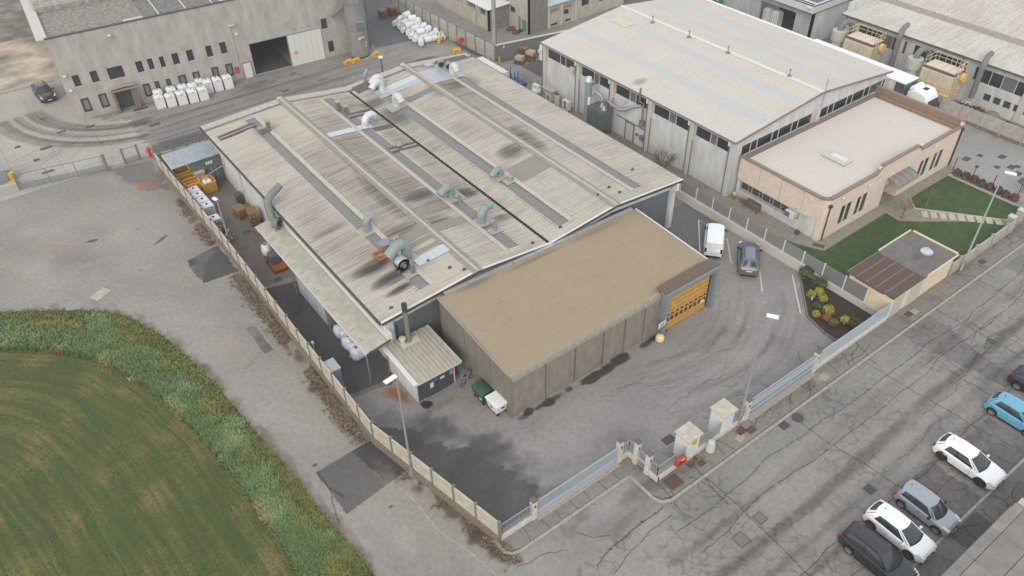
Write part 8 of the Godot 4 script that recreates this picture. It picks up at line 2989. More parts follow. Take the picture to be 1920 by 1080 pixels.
func court_things() -> void:
	# white bulk bags before the works
	var spots := [[16.95, -92.1, 1.62], [18.1, -91.7, 1.55], [19.3, -91.4, 1.6], [20.5, -91.15, 1.6], [21.65, -90.95, 1.6], [17.25, -93.2, 1.7], [18.7, -92.9, 1.7], [19.95, -92.55, 1.75], [21.0, -92.35, 1.7], [22.75, -92.3, 1.65], [23.9, -92.15, 1.65], [25.1, -92.0, 1.65], [22.2, -93.3, 1.5]]
	var names := ["first of the front row from the left", "second of the front row", "third of the front row", "fourth of the front row", "last of the front row", "first of the back row, crumpled top", "second of the back row", "third of the back row", "fourth of the back row", "left of the three set apart", "middle of the three set apart", "rightmost of all", "half hidden behind the step in the rows"]
	for k in spots.size():
		var q: Array = spots[k]
		var at := V3(q[0], 0, q[1])
		var t := thing("bulk_bag", "white bulk bag, " + names[k] + ", before the works windows", "bulk bag", at, -0.09, "white bulk bags before the works")
		lpbox("pallet", M.panel_cream, t, V3(0, 0.06, 0), V3(1.0, 0.12, 1.0))
		lpcbox("bag", M.bag, t, V3(0, q[2] / 2, 0), V3(1.0, q[2] - 0.22, 1.0), 0.08)
		var c := mb()
		lump(c, V3(0, q[2] - 0.18, 0), V3(0.5, 0.22, 0.5), 600 + k, 0.3)
		lpart(c, "top", M.bag, t)
		lpbox("tag", M.post_grey, t, V3(0.05, q[2] - 0.35, 0.505), V3(0.12, 0.1, 0.02))
	# rolls of film in a heap, in rows
	rng.seed = 620
	var rolls := []
	for row in 7:
		var z := -95.6 + row * 1.25
		var x0 := lerpf(50.6, 49.9, row / 6.0)
		for i in 3:
			rolls.append([x0 + i * 1.15, 0.42, z + rng.randf_range(-0.15, 0.15)])
	for row in 5:
		var z := -94.9 + row * 1.3
		for i in 2:
			rolls.append([50.8 + i * 1.15, 1.12, z + rng.randf_range(-0.15, 0.15)])
	for row in 3:
		rolls.append([51.5, 1.78, -94.2 + row * 1.5])
	for k in rolls.size():
		var q: Array = rolls[k]
		var at := V3(q[0], q[1], q[2])
		var a := rng.randf_range(-0.5, 0.5) + (0.0 if k % 3 else 0.7)
		var t := thing("film_roll", "white roll of wrapped film in the heap by the slab wall, %s" % (["bottom layer", "second layer", "top of the heap"][0 if q[1] < 0.5 else (1 if q[1] < 1.3 else 2)]), "film roll", at, a, "white film rolls heaped by the slab wall")
		var b := mb()
		var l := rng.randf_range(0.5, 0.62)
		b.tube(v3a([V3(-l, 0, 0), V3(-l + 0.06, 0, 0), V3(0, 0, 0), V3(l - 0.06, 0, 0), V3(l, 0, 0)]), [0.34, 0.41, 0.42, 0.41, 0.33], 14)
		lpart(b, "roll", M.bag, t)
		lpcyl("core", M.dark, t, V3(-l - 0.012, 0, 0), V3(l + 0.012, 0, 0), 0.07, 0.07, 8)
	for k in 3:
		var at := V3(52.6 + (k % 2) * 0.75, 0.36 + (k / 2) * 0.62, -88.4 + (k % 2) * 0.2)
		var t := thing("pale_roll", ["left pale green roll at the front of the heap", "right pale green roll at the front of the heap", "upper pale green roll at the front of the heap"][k], "film roll", at, 1.2, "pale green rolls by the slab wall")
		lptube("roll", mat("roll_green", c8(206, 218, 212), 0.5), t, v3a([V3(-0.75, 0, 0), V3(0.75, 0, 0)]), 0.33, 14)
		lpcyl("core", M.shade_grey, t, V3(-0.76, 0, 0), V3(0.76, 0, 0), 0.1, 0.1, 8)
	# yellow guards
	var gd := [[39.6, -89.0, 0.1, "yellow impact guard left of the silo foot"], [40.6, -88.75, 0.1, "yellow impact guard in front of the silo"], [43.6, -88.9, 0.15, "yellow impact guard right of the silo"], [52.4, -87.2, 0.5, "yellow impact guard by the white film rolls"], [52.3, -83.2, -0.5, "yellow impact guard near the back verge of the sooty hall"], [-0.4, -84.6, 0.1, "yellow impact guard left of the yard gate"]]
	for k in gd.size():
		var q: Array = gd[k]
		var t := thing("impact_guard", q[3], "barrier", V3(q[0], 0, q[1]), q[2], "yellow impact guards in the factory yard")
		var b := mb()
		b.cbox(V3(0, 0.22, 0), V3(1.1, 0.44, 0.34), 0.06)
		b.cbox(V3(0.1, 0.48, 0), V3(0.8, 0.2, 0.22), 0.05)
		lpart(b, "block", M.yellow, t)
		lpbox("slot", M.dark, t, V3(0, 0.2, 0.18), V3(0.5, 0.06, 0.02))
	# hydrant and pipes by the slab wall
	var hy := thing("hydrant_wheel", "round red hose reel on a post before the slab wall", "hose reel", V3(53.2, 0, -83.4))
	pcyl("reel", M.red, hy, V3(53.2, 1.3, -83.5), V3(53.2, 1.3, -83.3), 0.4, 0.4, 16)
	pbar("post", M.red, hy, V3(53.2, 0, -83.4), V3(53.2, 1.3, -83.4), 0.08)
	for k in 3:
		var b := mb()
		b.cyl(V3(53.6 - k * 0.12, 0.2 + 0.1 * k, -85.5), V3(53.9 - k * 0.12, 0.2 + 0.1 * k, -79.5), 0.08, 0.08, 8)
		solo(b, "long_pipe", [M.iron_rust, M.galv_dull, M.iron][k], ["rusty long pipe lying along the slab wall", "grey long pipe lying along the slab wall", "dark long pipe lying along the slab wall"][k], "pipe", V3(53.6, 0.2, -82))
	# pallets and crates at the far wall
	pallet_stack(V3(56.6, 0, -75.4), 4, 0.5, "low pallet stack carrying cartons by the dark grey wall", 630)
	pallet_stack(V3(58.2, 0, -75.2), 6, 0.2, "pallet stack beside the white lorry, by the dark grey wall", 631)
	pallet_stack(V3(57.9, 0, -76.3), 10, 0.3, "tall pallet stack right against the dark grey wall", 632)
	pallet_stack(V3(50.6, 0, -99.4), 8, 0.1, "left tall pallet stack beyond the film rolls", 633)
	pallet_stack(V3(52.0, 0, -99.2), 9, 0.1, "right tall pallet stack beyond the film rolls", 634)
	for k in 2:
		var at := V3(56.6 + k * 1.6, [0.6, 0.9][k], -75.4 + k * 0.2)
		var b := mb()
		b.cbox(at + V3(0, 0.2, 0), V3(0.9, 0.4, 1.0), 0.03, Basis(Vector3.UP, 0.4))
		solo(b, "carton", mat("carton_pale", c8(202, 182, 154), 0.9, 0, tex["worn"], 0.6), ["flat tan carton on the low pallet stack", "flat tan carton on the pallets beside the lorry"][k], "carton", at)
	# low block and rooflight box by the white hall
	var lb := mb()
	lb.prism(pv([[54.4, -72.0], [57.0, -72.0], [57.0, -68.2], [54.4, -68.2]]), 0.0, 1.5)
	var lbo := thing("concrete_bunker", "low concrete bunker with dark roof at the back corner of the white hall", "bunker", V3(55.7, 0, -70))
	part(lb, "wall", M.concrete, lbo)
	pbox("roof", M.shade_grey, lbo, V3(55.7, 1.53, -70.1), V3(2.7, 0.06, 3.9))
	# air conditioners, water drum
	for k in 3:
		var q: Array = [[53.35, -67.9, 0.9, "pale machine under a plastic sheet near the bunker"], [53.25, -65.3, 1.0, "old air conditioner with a round fan by the white hall wall"], [53.3, -62.3, 1.1, "clean air conditioner nearest the green filter plant"]][k]
		var at := V3(q[0], 0, q[1])
		var t := thing("air_conditioner", q[3], "air conditioner", at)
		pcbox("case", M.white if k != 1 else M.offwhite, t, at + V3(0, q[2] / 2 + 0.1, 0), V3(0.5, q[2], 1.0), 0.04)
		for e in (2 if k == 2 else 1):
			pcyl("fan_grille", M.post_grey, t, at + V3(-0.27, q[2] * (0.35 + 0.42 * e) + 0.12, 0.05), at + V3(-0.25, q[2] * (0.35 + 0.42 * e) + 0.12, 0.05), 0.24, 0.24, 16)
		var l := mb()
		for e in [-0.35, 0.35]:
			l.box(at + V3(0, 0.05, e), V3(0.5, 0.1, 0.08))
		part(l, "foot", M.shade_grey, t)
		if k == 0:
			var s := mb()
			lump(s, at + V3(-0.2, 0.3, 0.2), V3(0.5, 0.35, 0.6), 640, 0.3)
			part(s, "plastic_sheet", M.bag, t)
	var sh := mb()
	sh.box(V3(53.3, 1.45, -65.4), V3(0.9, 0.05, 1.9))
	solo(sh, "cover_board", M.concrete_joint, "grey cover board over the old air conditioner", "board", V3(53.3, 1.4, -65.4))
	var wd := thing("water_drum", "upright pale drum between the two air conditioners", "drum", V3(53.25, 0, -63.9))
	plathe("drum", M.offwhite, wd, V3(53.25, 0, -63.9), v2a([Vector2(0.34, 0), Vector2(0.34, 1.3), Vector2(0.3, 1.32)]), 16)
	pcyl("lid", M.shade_grey, wd, V3(53.25, 1.28, -63.9), V3(53.25, 1.3, -63.9), 0.31)
	# the green filter plant
	var at := V3(52.9, 0, -56.3)
	var fp := thing("filter_plant", "grey green filter plant with a tall capped stack beside the white hall", "filter plant", at)
	var gm := mat("plant_green", c8(112, 124, 124), 0.6, 0.15, tex["streak"], 0.3)
	pcbox("housing", gm, fp, at + V3(0, 1.85, 0), V3(1.7, 2.3, 2.2), 0.05)
	for sx in [-0.75, 0.75]:
		for sz in [-1.0, 1.0]:
			pbar("leg", gm, fp, at + V3(sx, 0, sz), at + V3(sx, 0.8, sz), 0.14)
	for k in 6:
		pbox("rib", M.duct_grey, fp, at + V3(-0.86, 1.85, -0.9 + k * 0.36), V3(0.04, 2.2, 0.06))
	ptube("stack", M.duct, fp, v3a([at + V3(-0.6, 0.9, -1.35), at + V3(-0.6, 5.4, -1.35)]), 0.36, 16)
	plathe("stack_cap", M.silver, fp, at + V3(-0.6, 5.4, -1.35), v2a([Vector2(0.4, 0), Vector2(0.44, 0.25), Vector2(0.3, 0.62), Vector2(0, 0.66)]), 16)
	pbox("notice", M.white, fp, at + V3(-0.75, 3.5, -1.0), V3(0.3, 0.9, 0.03), Basis(Vector3.UP, -0.7))
	for q in [[V3(-0.6, 3.6, -1.35), V3(0.2, 4.3, -1.1), V3(0.4, 3.9, -0.3), V3(0.35, 3.0, 0.0), 0.16], [V3(0.3, 3.0, 0.6), V3(0.2, 3.9, 0.7), V3(0.1, 4.0, 1.2), V3(0.1, 3.7, 2.6), 0.17], [V3(0.1, 3.7, 2.6), V3(0.4, 3.8, 3.3), V3(0.9, 4.3, 4.0), V3(1.4, 4.5, 4.6), 0.17], [V3(-0.6, 4.4, -1.35), V3(0.3, 4.5, -2.2), V3(0.9, 4.5, -2.2), V3(1.3, 4.5, -2.2), 0.12]]:
		ptube("pipe", M.galv, fp, v3a([at + q[0], at + q[1], at + q[2], at + q[3]]), q[4], 12)
	for q in [[0.2, 0.1], [-0.1, 0.7]]:
		plathe("cone", M.galv, fp, at + V3(q[0], 3.0, q[1]), v2a([Vector2(0.34, 0), Vector2(0.14, 0.45), Vector2(0.14, 0.6)]), 12)
	var ld := mb()
	for e in [0.0, 0.4]:
		ld.bar(at + V3(-0.95, 0.1, 0.3 + e), at + V3(-0.95, 3.4, 0.3 + e), 0.04)
	for k in 10:
		ld.bar(at + V3(-0.95, 0.4 + k * 0.3, 0.3), at + V3(-0.95, 0.4 + k * 0.3, 0.7), 0.03)
	part(ld, "ladder", M.galv_dull, fp)
	pcyl("white_disc", M.white, fp, at + V3(-1.0, 0.5, 0.5), at + V3(-0.9, 0.5, 0.5), 0.28, 0.28, 16)
	# bench, stool, air conditioner and bits by the office
	var be := thing("garden_bench", "weathered wooden bench against the white office wall", "bench", V3(54.2, 0, -36.3))
	for k in 4:
		pbox("seat_slat", M.wood_dark, be, V3(54.05 + k * 0.12, 0.45, -36.3), V3(0.1, 0.03, 1.6))
	for k in 3:
		pbox("back_slat", M.wood_dark, be, V3(54.5, 0.6 + k * 0.13, -36.3), V3(0.03, 0.1, 1.6))
	for z in [-37.05, -35.55]:
		var s := mb()
		s.bar(V3(54.05, 0, z), V3(54.05, 0.65, z), 0.07)
		s.bar(V3(54.5, 0, z), V3(54.5, 0.9, z), 0.07)
		s.bar(V3(54.02, 0.65, z), V3(54.5, 0.65, z), 0.08, 0.05)
		part(s, "leg", M.wood_dark, be)
	var pl := thing("plant_stand", "small plant stand with a pot at the left end of the office wall", "plant stand", V3(54.3, 0, -38.5))
	var p1 := mb()
	for k in 3:
		var a := TAU * k / 3.0
		p1.bar(V3(54.3 + 0.2 * cos(a), 0, -38.5 + 0.2 * sin(a)), V3(54.3, 0.55, -38.5), 0.04)
	part(p1, "stand", M.wood, pl)
	plathe("pot", M.offwhite, pl, V3(54.3, 0.5, -38.5), v2a([Vector2(0.14, 0), Vector2(0.24, 0.25), Vector2(0.2, 0.26)]), 12)
	rng.seed = 650
	var rs := thing("bare_plant", "bare thorny plant left of the garden bench", "plant", V3(54.4, 0, -37.6))
	var p3 := mb()
	for j in 12:
		var a := TAU * j / 12.0
		branch(p3, V3(54.4, 0, -37.6), V3(cos(a) * 0.6, 1.0, sin(a) * 0.6).normalized(), 0.4, 0.012, 2, 0.4)
	part(p3, "stems", mat("twig", c8(122, 104, 92), 0.95), rs)
	var ac := thing("wall_air_conditioner", "white air conditioner hung on the office wall beside the barred windows", "air conditioner", V3(54.85, 1.0, -32.7))
	pcbox("case", M.white, ac, V3(54.8, 1.35, -32.6), V3(0.36, 0.66, 0.95), 0.03)
	pbox("grille", M.pane_grey, ac, V3(54.61, 1.35, -32.8), V3(0.02, 0.5, 0.5))
	ptube("hose", M.post_grey, ac, v3a([V3(54.95, 1.1, -32.1), V3(54.9, 1.2, -31.85), V3(54.88, 1.9, -31.8), V3(54.88, 2.1, -32.3)]), 0.04, 8)
	var bk := mb()
	lump(bk, V3(54.5, 0.2, -31.3), V3(0.22, 0.2, 0.22), 651, 0.2)
	solo(bk, "dark_pot", M.shade_grey, "dark round pot at the foot of the office corner", "pot", V3(54.5, 0, -31.3))
	var cv := mb()
	cv.cbox(V3(52.3, 0.05, -34.2), V3(0.5, 0.1, 0.6), 0.02)
	solo(cv, "lawn_hatch", M.panel_cream, "small pale hatch cover set in the strip of lawn", "hatch cover", V3(52.3, 0, -34.2))
	var gr := mb()
	gr.box(V3(54.6, 0.03, -29.0), V3(0.5, 0.02, 1.0), Basis(Vector3.UP, 0.5))
	solo(gr, "foot_grate", M.iron, "small iron grate in the path at the office corner", "grate", V3(54.6, 0, -29.0))
	# board, lamps and posts by the garden wall
	var nb := thing("notice_board", "dark slanted notice board on two posts right of the hedge", "notice board", V3(76.4, 0, -22.4))
	pbox("board", mat("board_slate", c8(70, 76, 80), 0.5), nb, V3(76.4, 1.25, -22.5), V3(1.0, 0.06, 0.9), Basis(Vector3.RIGHT, 0.3))
	var n2 := mb()
	for x in [76.1, 76.7]:
		n2.bar(V3(x, 0, -22.4), V3(x, 1.2, -22.4), 0.06)
	part(n2, "post", M.shade_grey, nb)
	for k in 3:
		var p := V3(75.4, 0, -28.6 + k * 2.0)
		var t := thing("path_lamp", ["dark post lamp at the office end of the wine dark hedge", "dark post lamp behind the middle of the hedge", "dark post lamp behind the street end of the hedge"][k], "post lamp", p, 0.0, "dark post lamps behind the hedge")
		pcyl("post", M.shade_grey, t, p, p + Vector3.UP * 1.35, 0.045, 0.045, 8)
		pcyl("head", M.shade_grey, t, p + Vector3.UP * 1.3, p + Vector3.UP * 1.42, 0.18 if k == 1 else 0.06, 0.16 if k == 1 else 0.05, 12)
	var wt := mb()
	wt.cbox(V3(83.2, 0.35, -24.2), V3(0.5, 0.14, 1.3), 0.03)
	wt.bar(V3(83.2, 0, -24.6), V3(83.2, 0.3, -24.6), 0.08)
	wt.bar(V3(83.2, 0, -23.8), V3(83.2, 0.3, -23.8), 0.08)
	solo(wt, "slab_bench", M.white_clean, "low white slab bench on the right court", "bench", V3(83.2, 0, -24.2))
	# sand heaps
	var sm := mat("sand_grey", c8(150, 144, 132), 0.97, 0, tex["worn"], 0.5)
	for q in [[87.9, -31.6, 1.1, 1.9, "large heap of grey sand against the wall with square windows"], [88.3, -29.2, 0.6, 1.3, "small heap of grey sand beside the larger heap"]]:
		var h := mb()
		var n := FastNoiseLite.new()
		n.seed = 660
		n.frequency = 0.6
		var rows := []
		for j in 15:
			var row := PackedVector3Array()
			for i in 15:
				var u := lerpf(-1, 1, i / 14.0)
				var v := lerpf(-1, 1, j / 14.0)
				var d := sqrt(u * u + v * v)
				row.append(V3(q[0] + u * q[3] * 0.75, maxf(-0.05, q[2] * (1.0 - smoothstep(0.05, 1.0, d)) + 0.12 * n.get_noise_2d(u * 6, v * 6) * (1.0 if d < 0.95 else 0.0)), q[1] - v * q[3]))
			rows.append(row)
		h.grid(rows)
		solo(h, "sand_heap", sm, q[4], "sand heap", V3(q[0], 0, q[1]))
	rng.seed = 670
	for k in 14:
		var p := V3(rng.randf_range(86.3, 88.5), 0, rng.randf_range(-35.2, -33.2))
		var h := mb()
		var s := rng.randf_range(0.25, 0.7)
		lump(h, p + Vector3.UP * s * 0.5, V3(s, s * 0.7, s), 670 + k, 0.5)
		solo(h, "scrap_lump", [M.concrete, M.shade_grey, M.rust, M.white][k % 4], "loose lump in the rubbish heap below the nearer dust filter", "rubble", p, "rubbish below the dust filter")
	rng.seed = 680
	for k in 10:
		var b2 := mb()
		var p := V3(rng.randf_range(62.9, 64.0) - 1.2, 0, rng.randf_range(-84.8, -82.5))
		lump(b2, p + Vector3.UP * 0.15, V3(0.35, 0.2, 0.35), 680 + k, 0.5)
		solo(b2, "debris_lump", [M.rust, M.wood_dark, M.shade_grey, M.white][k % 4], "loose lump in the debris before the old workshop doors", "debris", p, "debris before the old workshop")
	# things left of the yard gate
	var gb := thing("grey_crate", "grey crate at the left edge of the picture by the yard gate", "crate", V3(-1.3, 0, -86.5))
	pcbox("body", mat("crate_grey", c8(140, 146, 154), 0.6), gb, V3(-1.3, 0.7, -86.5), V3(1.6, 1.4, 1.6), 0.04)
	var yb := mb()
	yb.cbox(V3(-0.2, 0.4, -86.0), V3(0.7, 0.8, 0.6), 0.04)
	solo(yb, "yellow_box", M.yellow, "yellow grit box beside the yard gate post", "grit box", V3(-0.2, 0, -86.0))

func street_marks() -> void:
	# bay lines in the yard, painted sheets
	for q in [[49.23, -38.25, 45.8, -34.9], [49.15, -34.75, 46.7, -32.1], [49.07, -31.17, 45.8, -27.95], [49.56, -27.91, 46.05, -24.3]]:
		var b := mb()
		var a := V3(q[0], 0.012, q[1])
		var c := V3(q[2], 0.012, q[3])
		var s := (c - a).normalized().cross(Vector3.UP) * 0.06
		b.quad(a - s, a + s, c + s, c - s)
		struct(b, "bay_line", M.paint_white)
	var e := mb()
	e.quad(V3(49.15, 0.008, -38.3), V3(49.27, 0.008, -38.3), V3(49.27, 0.008, -27.8), V3(49.15, 0.008, -27.8))
	e.quad(V3(49.15, 0.008, -27.8), V3(49.27, 0.008, -27.8), V3(49.27, 0.008, -38.3), V3(49.15, 0.008, -38.3))
	struct(e, "bay_line", M.paint_white)
	# iron covers: round, square, grating; each its own frame
	var cov := [[26.6, -13.6, 0.75, 0.75, "square iron cover in the cracked street near the corner", 0], [28.7, -13.9, 0.6, 0.6, "small square cover beside the cracked patch of street", 0], [37.1, -17.6, 0.8, 0.5, "round dark cover close to the kerb by the sheet gate", 1], [35.8, -17.75, 0.6, 0.5, "slotted gully grate against the kerb by the sheet gate", 2], [35.9, -11.05, 0.55, 0.55, "slotted gully grate in the street before the parked cars", 2], [53.35, -13.55, 0.75, 0.75, "square iron cover in the far part of the street", 0], [54.95, -13.45, 0.6, 0.6, "round iron cover in the far part of the street", 1], [52.7, -17.25, 0.6, 0.4, "square cover in the dark patch of street", 0], [66.2, -16.3, 0.7, 0.7, "square cover in the far street patch by the garden wall", 0], [15.2, -62.5, 0.5, 0.4, "small square drain in the rear yard beside the pallets", 2], [14.6, -54.2, 0.5, 0.4, "small square drain beside the rusty tray", 2], [11.7, -55.0, 0.6, 0.6, "square cover in the side road by the panel wall", 0], [7.2, -62.0, 0.0, 0.0, "", 0]]
	for q in cov:
		if q[2] == 0.0:
			continue
		var t := thing("iron_cover", q[4], "manhole cover" if q[5] < 2 else "drain grate", V3(q[0], 0.0, q[1]))
		var f := mb()
		if q[5] == 1:
			f.cyl(V3(q[0], -0.02, q[1]), V3(q[0], 0.014, q[1]), q[2] * 0.55, q[2] * 0.55, 22)
		else:
			f.box(V3(q[0], 0.0, q[1]), V3(q[2] + 0.12, 0.026, q[3] + 0.12))
		part(f, "frame", M.iron, t)
		var c := mb()
		if q[5] == 1:
			c.cyl(V3(q[0], 0.0, q[1]), V3(q[0], 0.022, q[1]), q[2] * 0.46, q[2] * 0.46, 22)
		elif q[5] == 0:
			c.box(V3(q[0], 0.01, q[1]), V3(q[2], 0.024, q[3]))
		else:
			for k in 5:
				c.box(V3(q[0] - q[2] / 2 + q[2] * (k + 0.5) / 5.0, 0.012, q[1]), V3(q[2] * 0.1, 0.03, q[3]))
		part(c, "cover", mat("iron_pale", c8(124, 120, 115), 0.8, 0.1, tex["fine"], 1.0) if q[5] == 0 else M.shade_grey, t)
	# covers set into the pavement (0.12 up)
	var pc := [[26.3, -19.0, 1.1, 0.9, M.iron_rust, "large rust brown cover in the pavement at the fence corner"], [28.2, -19.3, 0.5, 0.4, M.iron_rust, "left rust brown cover below the red hose box"], [28.85, -18.95, 0.55, 0.45, M.iron_rust, "right rust brown cover below the red hose box"], [28.75, -19.42, 0.4, 0.3, M.iron_rust, "upper rust brown cover below the red hose box"], [33.0, -19.15, 0.7, 0.5, M.iron_rust, "left dark cover in the pavement below the lamp post"], [33.6, -18.8, 0.7, 0.5, M.iron_rust, "right dark cover in the pavement below the lamp post"], [32.5, -18.8, 0.7, 0.5, M.kerb, "pale square cover in the pavement near the lamp post"], [52.6, -19.0, 0.7, 0.5, M.iron_rust, "rust brown cover in the pavement before the cream hut"], [53.3, -18.9, 0.6, 0.5, M.concrete, "pale cover in the pavement before the cream hut"], [63.5, -19.0, 0.7, 0.5, M.iron_rust, "brown cover in the far pavement past the lamp post"]]
	for q in pc:
		var f := mb()
		f.cbox(V3(q[0], 0.12, q[1]), V3(q[2], 0.03, q[3]), 0.008)
		solo(f, "pavement_cover", q[4], q[5], "manhole cover", V3(q[0], 0.12, q[1]))
	for q in [[45.15, -20.35, 0.62, 0.42, "red brown hatch plate in the yard behind the screen, left one"], [45.75, -20.75, 0.6, 0.4, "red brown hatch plate in the yard behind the screen, right one"], [28.6, -21.7, 0.9, 0.6, "dark double hatch plate in the yard behind the meter cabinet"]]:
		var f := mb()
		f.cbox(V3(q[0], 0.01, q[1]), V3(q[2], 0.03, q[3]), 0.008)
		solo(f, "yard_hatch", mat("hatch_red", c8(140, 96, 80), 0.85, 0, tex["worn"], 0.6) if q[0] > 40 else M.shade_grey, q[4], "hatch cover", V3(q[0], 0, q[1]))
	# dark covers over the factory yard
	var fy := [[-0.6, -87.9], [1.6, -92.8], [4.0, -90.6], [6.2, -93.3], [2.6, -88.6], [3.0, -85.3], [9.1, -92.6], [5.2, -97.9], [15.0, -88.4], [30.2, -87.0], [11.5, -95.6], [34.2, -80.3], [24.5, -93.0]]
	for k in fy.size():
		var f := mb()
		f.cbox(V3(fy[k][0], 0.01, fy[k][1]), V3([0.9, 0.6, 1.2][k % 3], 0.024, [0.5, 0.4][k % 2]), 0.006)
		solo(f, "yard_cover", M.iron, "dark iron cover in the pale concrete of the factory yard", "manhole cover", V3(fy[k][0], 0, fy[k][1]), "iron covers in the factory yard")
	var rc := [[78.4, -28.9], [80.1, -28.4], [81.6, -26.9], [79.3, -26.2], [80.4, -25.3], [81.0, -25.0], [79.7, -24.3]]
	for k in rc.size():
		var f := mb()
		f.cbox(V3(rc[k][0], 0.01, rc[k][1]), V3([0.9, 0.6][k % 2], 0.024, [0.6, 0.5][k % 2]), 0.006)
		solo(f, "court_cover", M.iron, "dark iron cover in the grey paving of the right court", "manhole cover", V3(rc[k][0], 0, rc[k][1]), "iron covers in the right court")

func ground() -> void:
	var gt := ground_texture()
	var gm := plan_mat("ground_map", gt, GX, GZ, GW, GW, 0.93)
	var far := mat("far_ground", c8(150, 146, 140), 0.95, 0, tex["worn"], 0.03)
	flat_struct("ground", pv([[-500, -600], [700, -600], [700, 300], [-500, 300]]), -0.04, far)
	flat_struct("factory_yard", pv([[-12, -112], [100, -112], [100, -76.3], [12.4, -81], [-12, -82.5]]), 0.0, gm)
	flat_struct("side_road", pv([[-12, -82.5], [12.4, -81], [12.4, -30.5], [14.6, -21.6], [14.6, 0], [-12, 0]]), 0.0, gm)
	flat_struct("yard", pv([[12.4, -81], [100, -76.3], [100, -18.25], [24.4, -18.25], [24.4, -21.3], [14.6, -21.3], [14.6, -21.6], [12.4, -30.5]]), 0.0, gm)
	flat_struct("street", pv([[14.6, -21.3], [24.4, -21.3], [24.4, -18.25], [100, -18.25], [100, 0], [14.6, 0]]), 0.0, gm)
	# sandy waste ground beyond the works
	flat_struct("bare_earth", pv([[-14, -126], [14, -124], [13, -108.2], [-14, -109.5]]), 0.02, mat("sand_pale", c8(214, 200, 184), 0.97, 0, noise_tex("sandn", 17, 0.006, 0.55, 1.0, 512, 6), 0.05))
	flat_struct("rough_ground", pv([[-60, -300], [18, -300], [14, -124.2], [-60, -128]]), 0.0, mat("rough_ground", c8(150, 145, 136), 0.97, 0, noise_tex("felt", 14, 0.035, 0.6, 1.0, 512, 5), 0.02))
	var cs := mb()
	cs.bar(V3(-12, 0.05, -108.4), V3(8.7, 0.05, -107.6), 0.25, 0.12)
	struct(cs, "kerb", M.kerb)
	# field and verge
	var fm := plan_mat("field_map", field_texture(), -26, -84, 66, 66, 0.97)
	var fe := smooth_line(field_edge)
	var fi := smooth_line(field_inner)
	var pf := v2a([Vector2(-120, -110)])
	for p in fi:
		pf.append(p + Vector2(0.15, -0.1))
	pf.append_array(v2a([Vector2(4.4, 30), Vector2(-120, 30)]))
	flat_struct("field", pf, 0.02, fm)
	var vgm := mat("verge_soil", c8(104, 112, 66), 0.97, 0, noise_tex("mould", 7, 0.05, 0.4, 1.0, 512, 5), 0.12)
	var pg := PackedVector2Array()
	for p in fe:
		pg.append(p)
	var back := fi.duplicate()
	back.reverse()
	for p in back:
		pg.append(p)
	flat_struct("verge", pg, 0.04, vgm)
	# pavement with its kerb of stones
	var pm := plan_mat("pavement_map", gt, GX, GZ, GW, GW, 0.93)
	pm.albedo_color = c8(240, 237, 233)
	var pb := mb()
	pb.plan = true
	pb.prism(pv([[14.75, -22.6], [24.4, -22.55], [25.3, -22.5], [25.55, -21.8], [25.55, -19.75], [50.7, -19.75], [50.7, -19.7], [100, -19.7], [100, -18.25], [25.6, -18.25], [24.9, -18.5], [24.5, -19.2], [24.45, -21.2], [15.6, -21.2], [14.95, -21.5], [14.75, -22.0]]), -0.05, 0.12)
	var po := struct(pb, "pavement", pm)
	var kl := [[14.62, -22.6], [14.66, -21.6], [14.95, -21.2], [15.5, -21.08], [24.42, -21.08], [24.42, -19.0], [24.62, -18.42], [25.2, -18.12], [72.0, -18.12]]
	for s in kl.size() - 1:
		var a := V3(kl[s][0], 0, kl[s][1])
		var b := V3(kl[s + 1][0], 0, kl[s + 1][1])
		var n := maxi(1, int(round(a.distance_to(b) / 1.0)))
		for k in n:
			var p := mb()
			var u := (b - a).normalized()
			p.cbox(a.lerp(b, (k + 0.5) / n) + Vector3.UP * 0.055, V3(a.distance_to(b) / n - 0.015 + (0.06 if n == 1 else 0.0), 0.17, 0.2), 0.03, Basis(u, Vector3.UP, u.cross(Vector3.UP)))
			part(p, "kerb_stone", M.kerb, po)
	# near pavement behind the parked cars
	var pb2 := mb()
	pb2.plan = true
	pb2.prism(pv([[20, -6.2], [100, -6.2], [100, 0], [20, 0]]), -0.05, 0.10)
	var po2 := struct(pb2, "near_pavement", gm)
	for k in 42:
		pcbox("kerb_stone", M.kerb, po2, V3(22.5 + k * 1.0, 0.05, -6.3), V3(0.985, 0.15, 0.18), 0.025)
	# lawn, path and bed by the office
	var lm := mat("lawn_green", c8(70, 94, 50), 0.97, 0, noise_tex("lawn", 15, 0.02, 0.78, 1.0, 512, 6), 0.09)
	flat_struct("lawn", pv([[50.65, -47.0], [52.7, -47.0], [52.7, -33.0], [53.2, -30.4], [54.3, -28.2], [63.6, -28.25], [63.4, -26.9], [64.3, -26.0], [70.3, -21.3], [70.3, -20.0], [59.6, -20.0], [59.6, -24.0], [50.65, -24.0]]), 0.05, lm)
	flat_struct("lawn", pv([[67.4, -28.3], [74.0, -28.3], [74.0, -20.6], [71.3, -20.6], [66.2, -27.0]]), 0.05, lm)
	var pth := mat("path_stone", c8(164, 158, 146), 0.93, 0, tex["worn"], 0.25)
	var gp := flat_struct("office_path", pv([[52.8, -39.4], [54.9, -39.4], [54.9, -29.4], [76.0, -29.4], [76.0, -28.35], [67.5, -28.35], [66.25, -27.05], [71.25, -20.65], [70.35, -20.65], [64.2, -26.1], [63.3, -26.95], [63.55, -28.3], [54.2, -28.3], [53.1, -30.5], [52.75, -33.0]]), 0.03, pth)
	for k in 9:
		var p := mb()
		var c := V3(66.2, 0.06, -26.0).lerp(V3(70.3, 0.06, -21.2), k / 8.0)
		p.cbox(c, V3(0.56, 0.05, 0.95), 0.01, Basis(Vector3.UP, -0.86))
		part(p, "path_slab", M.panel_cream, gp)
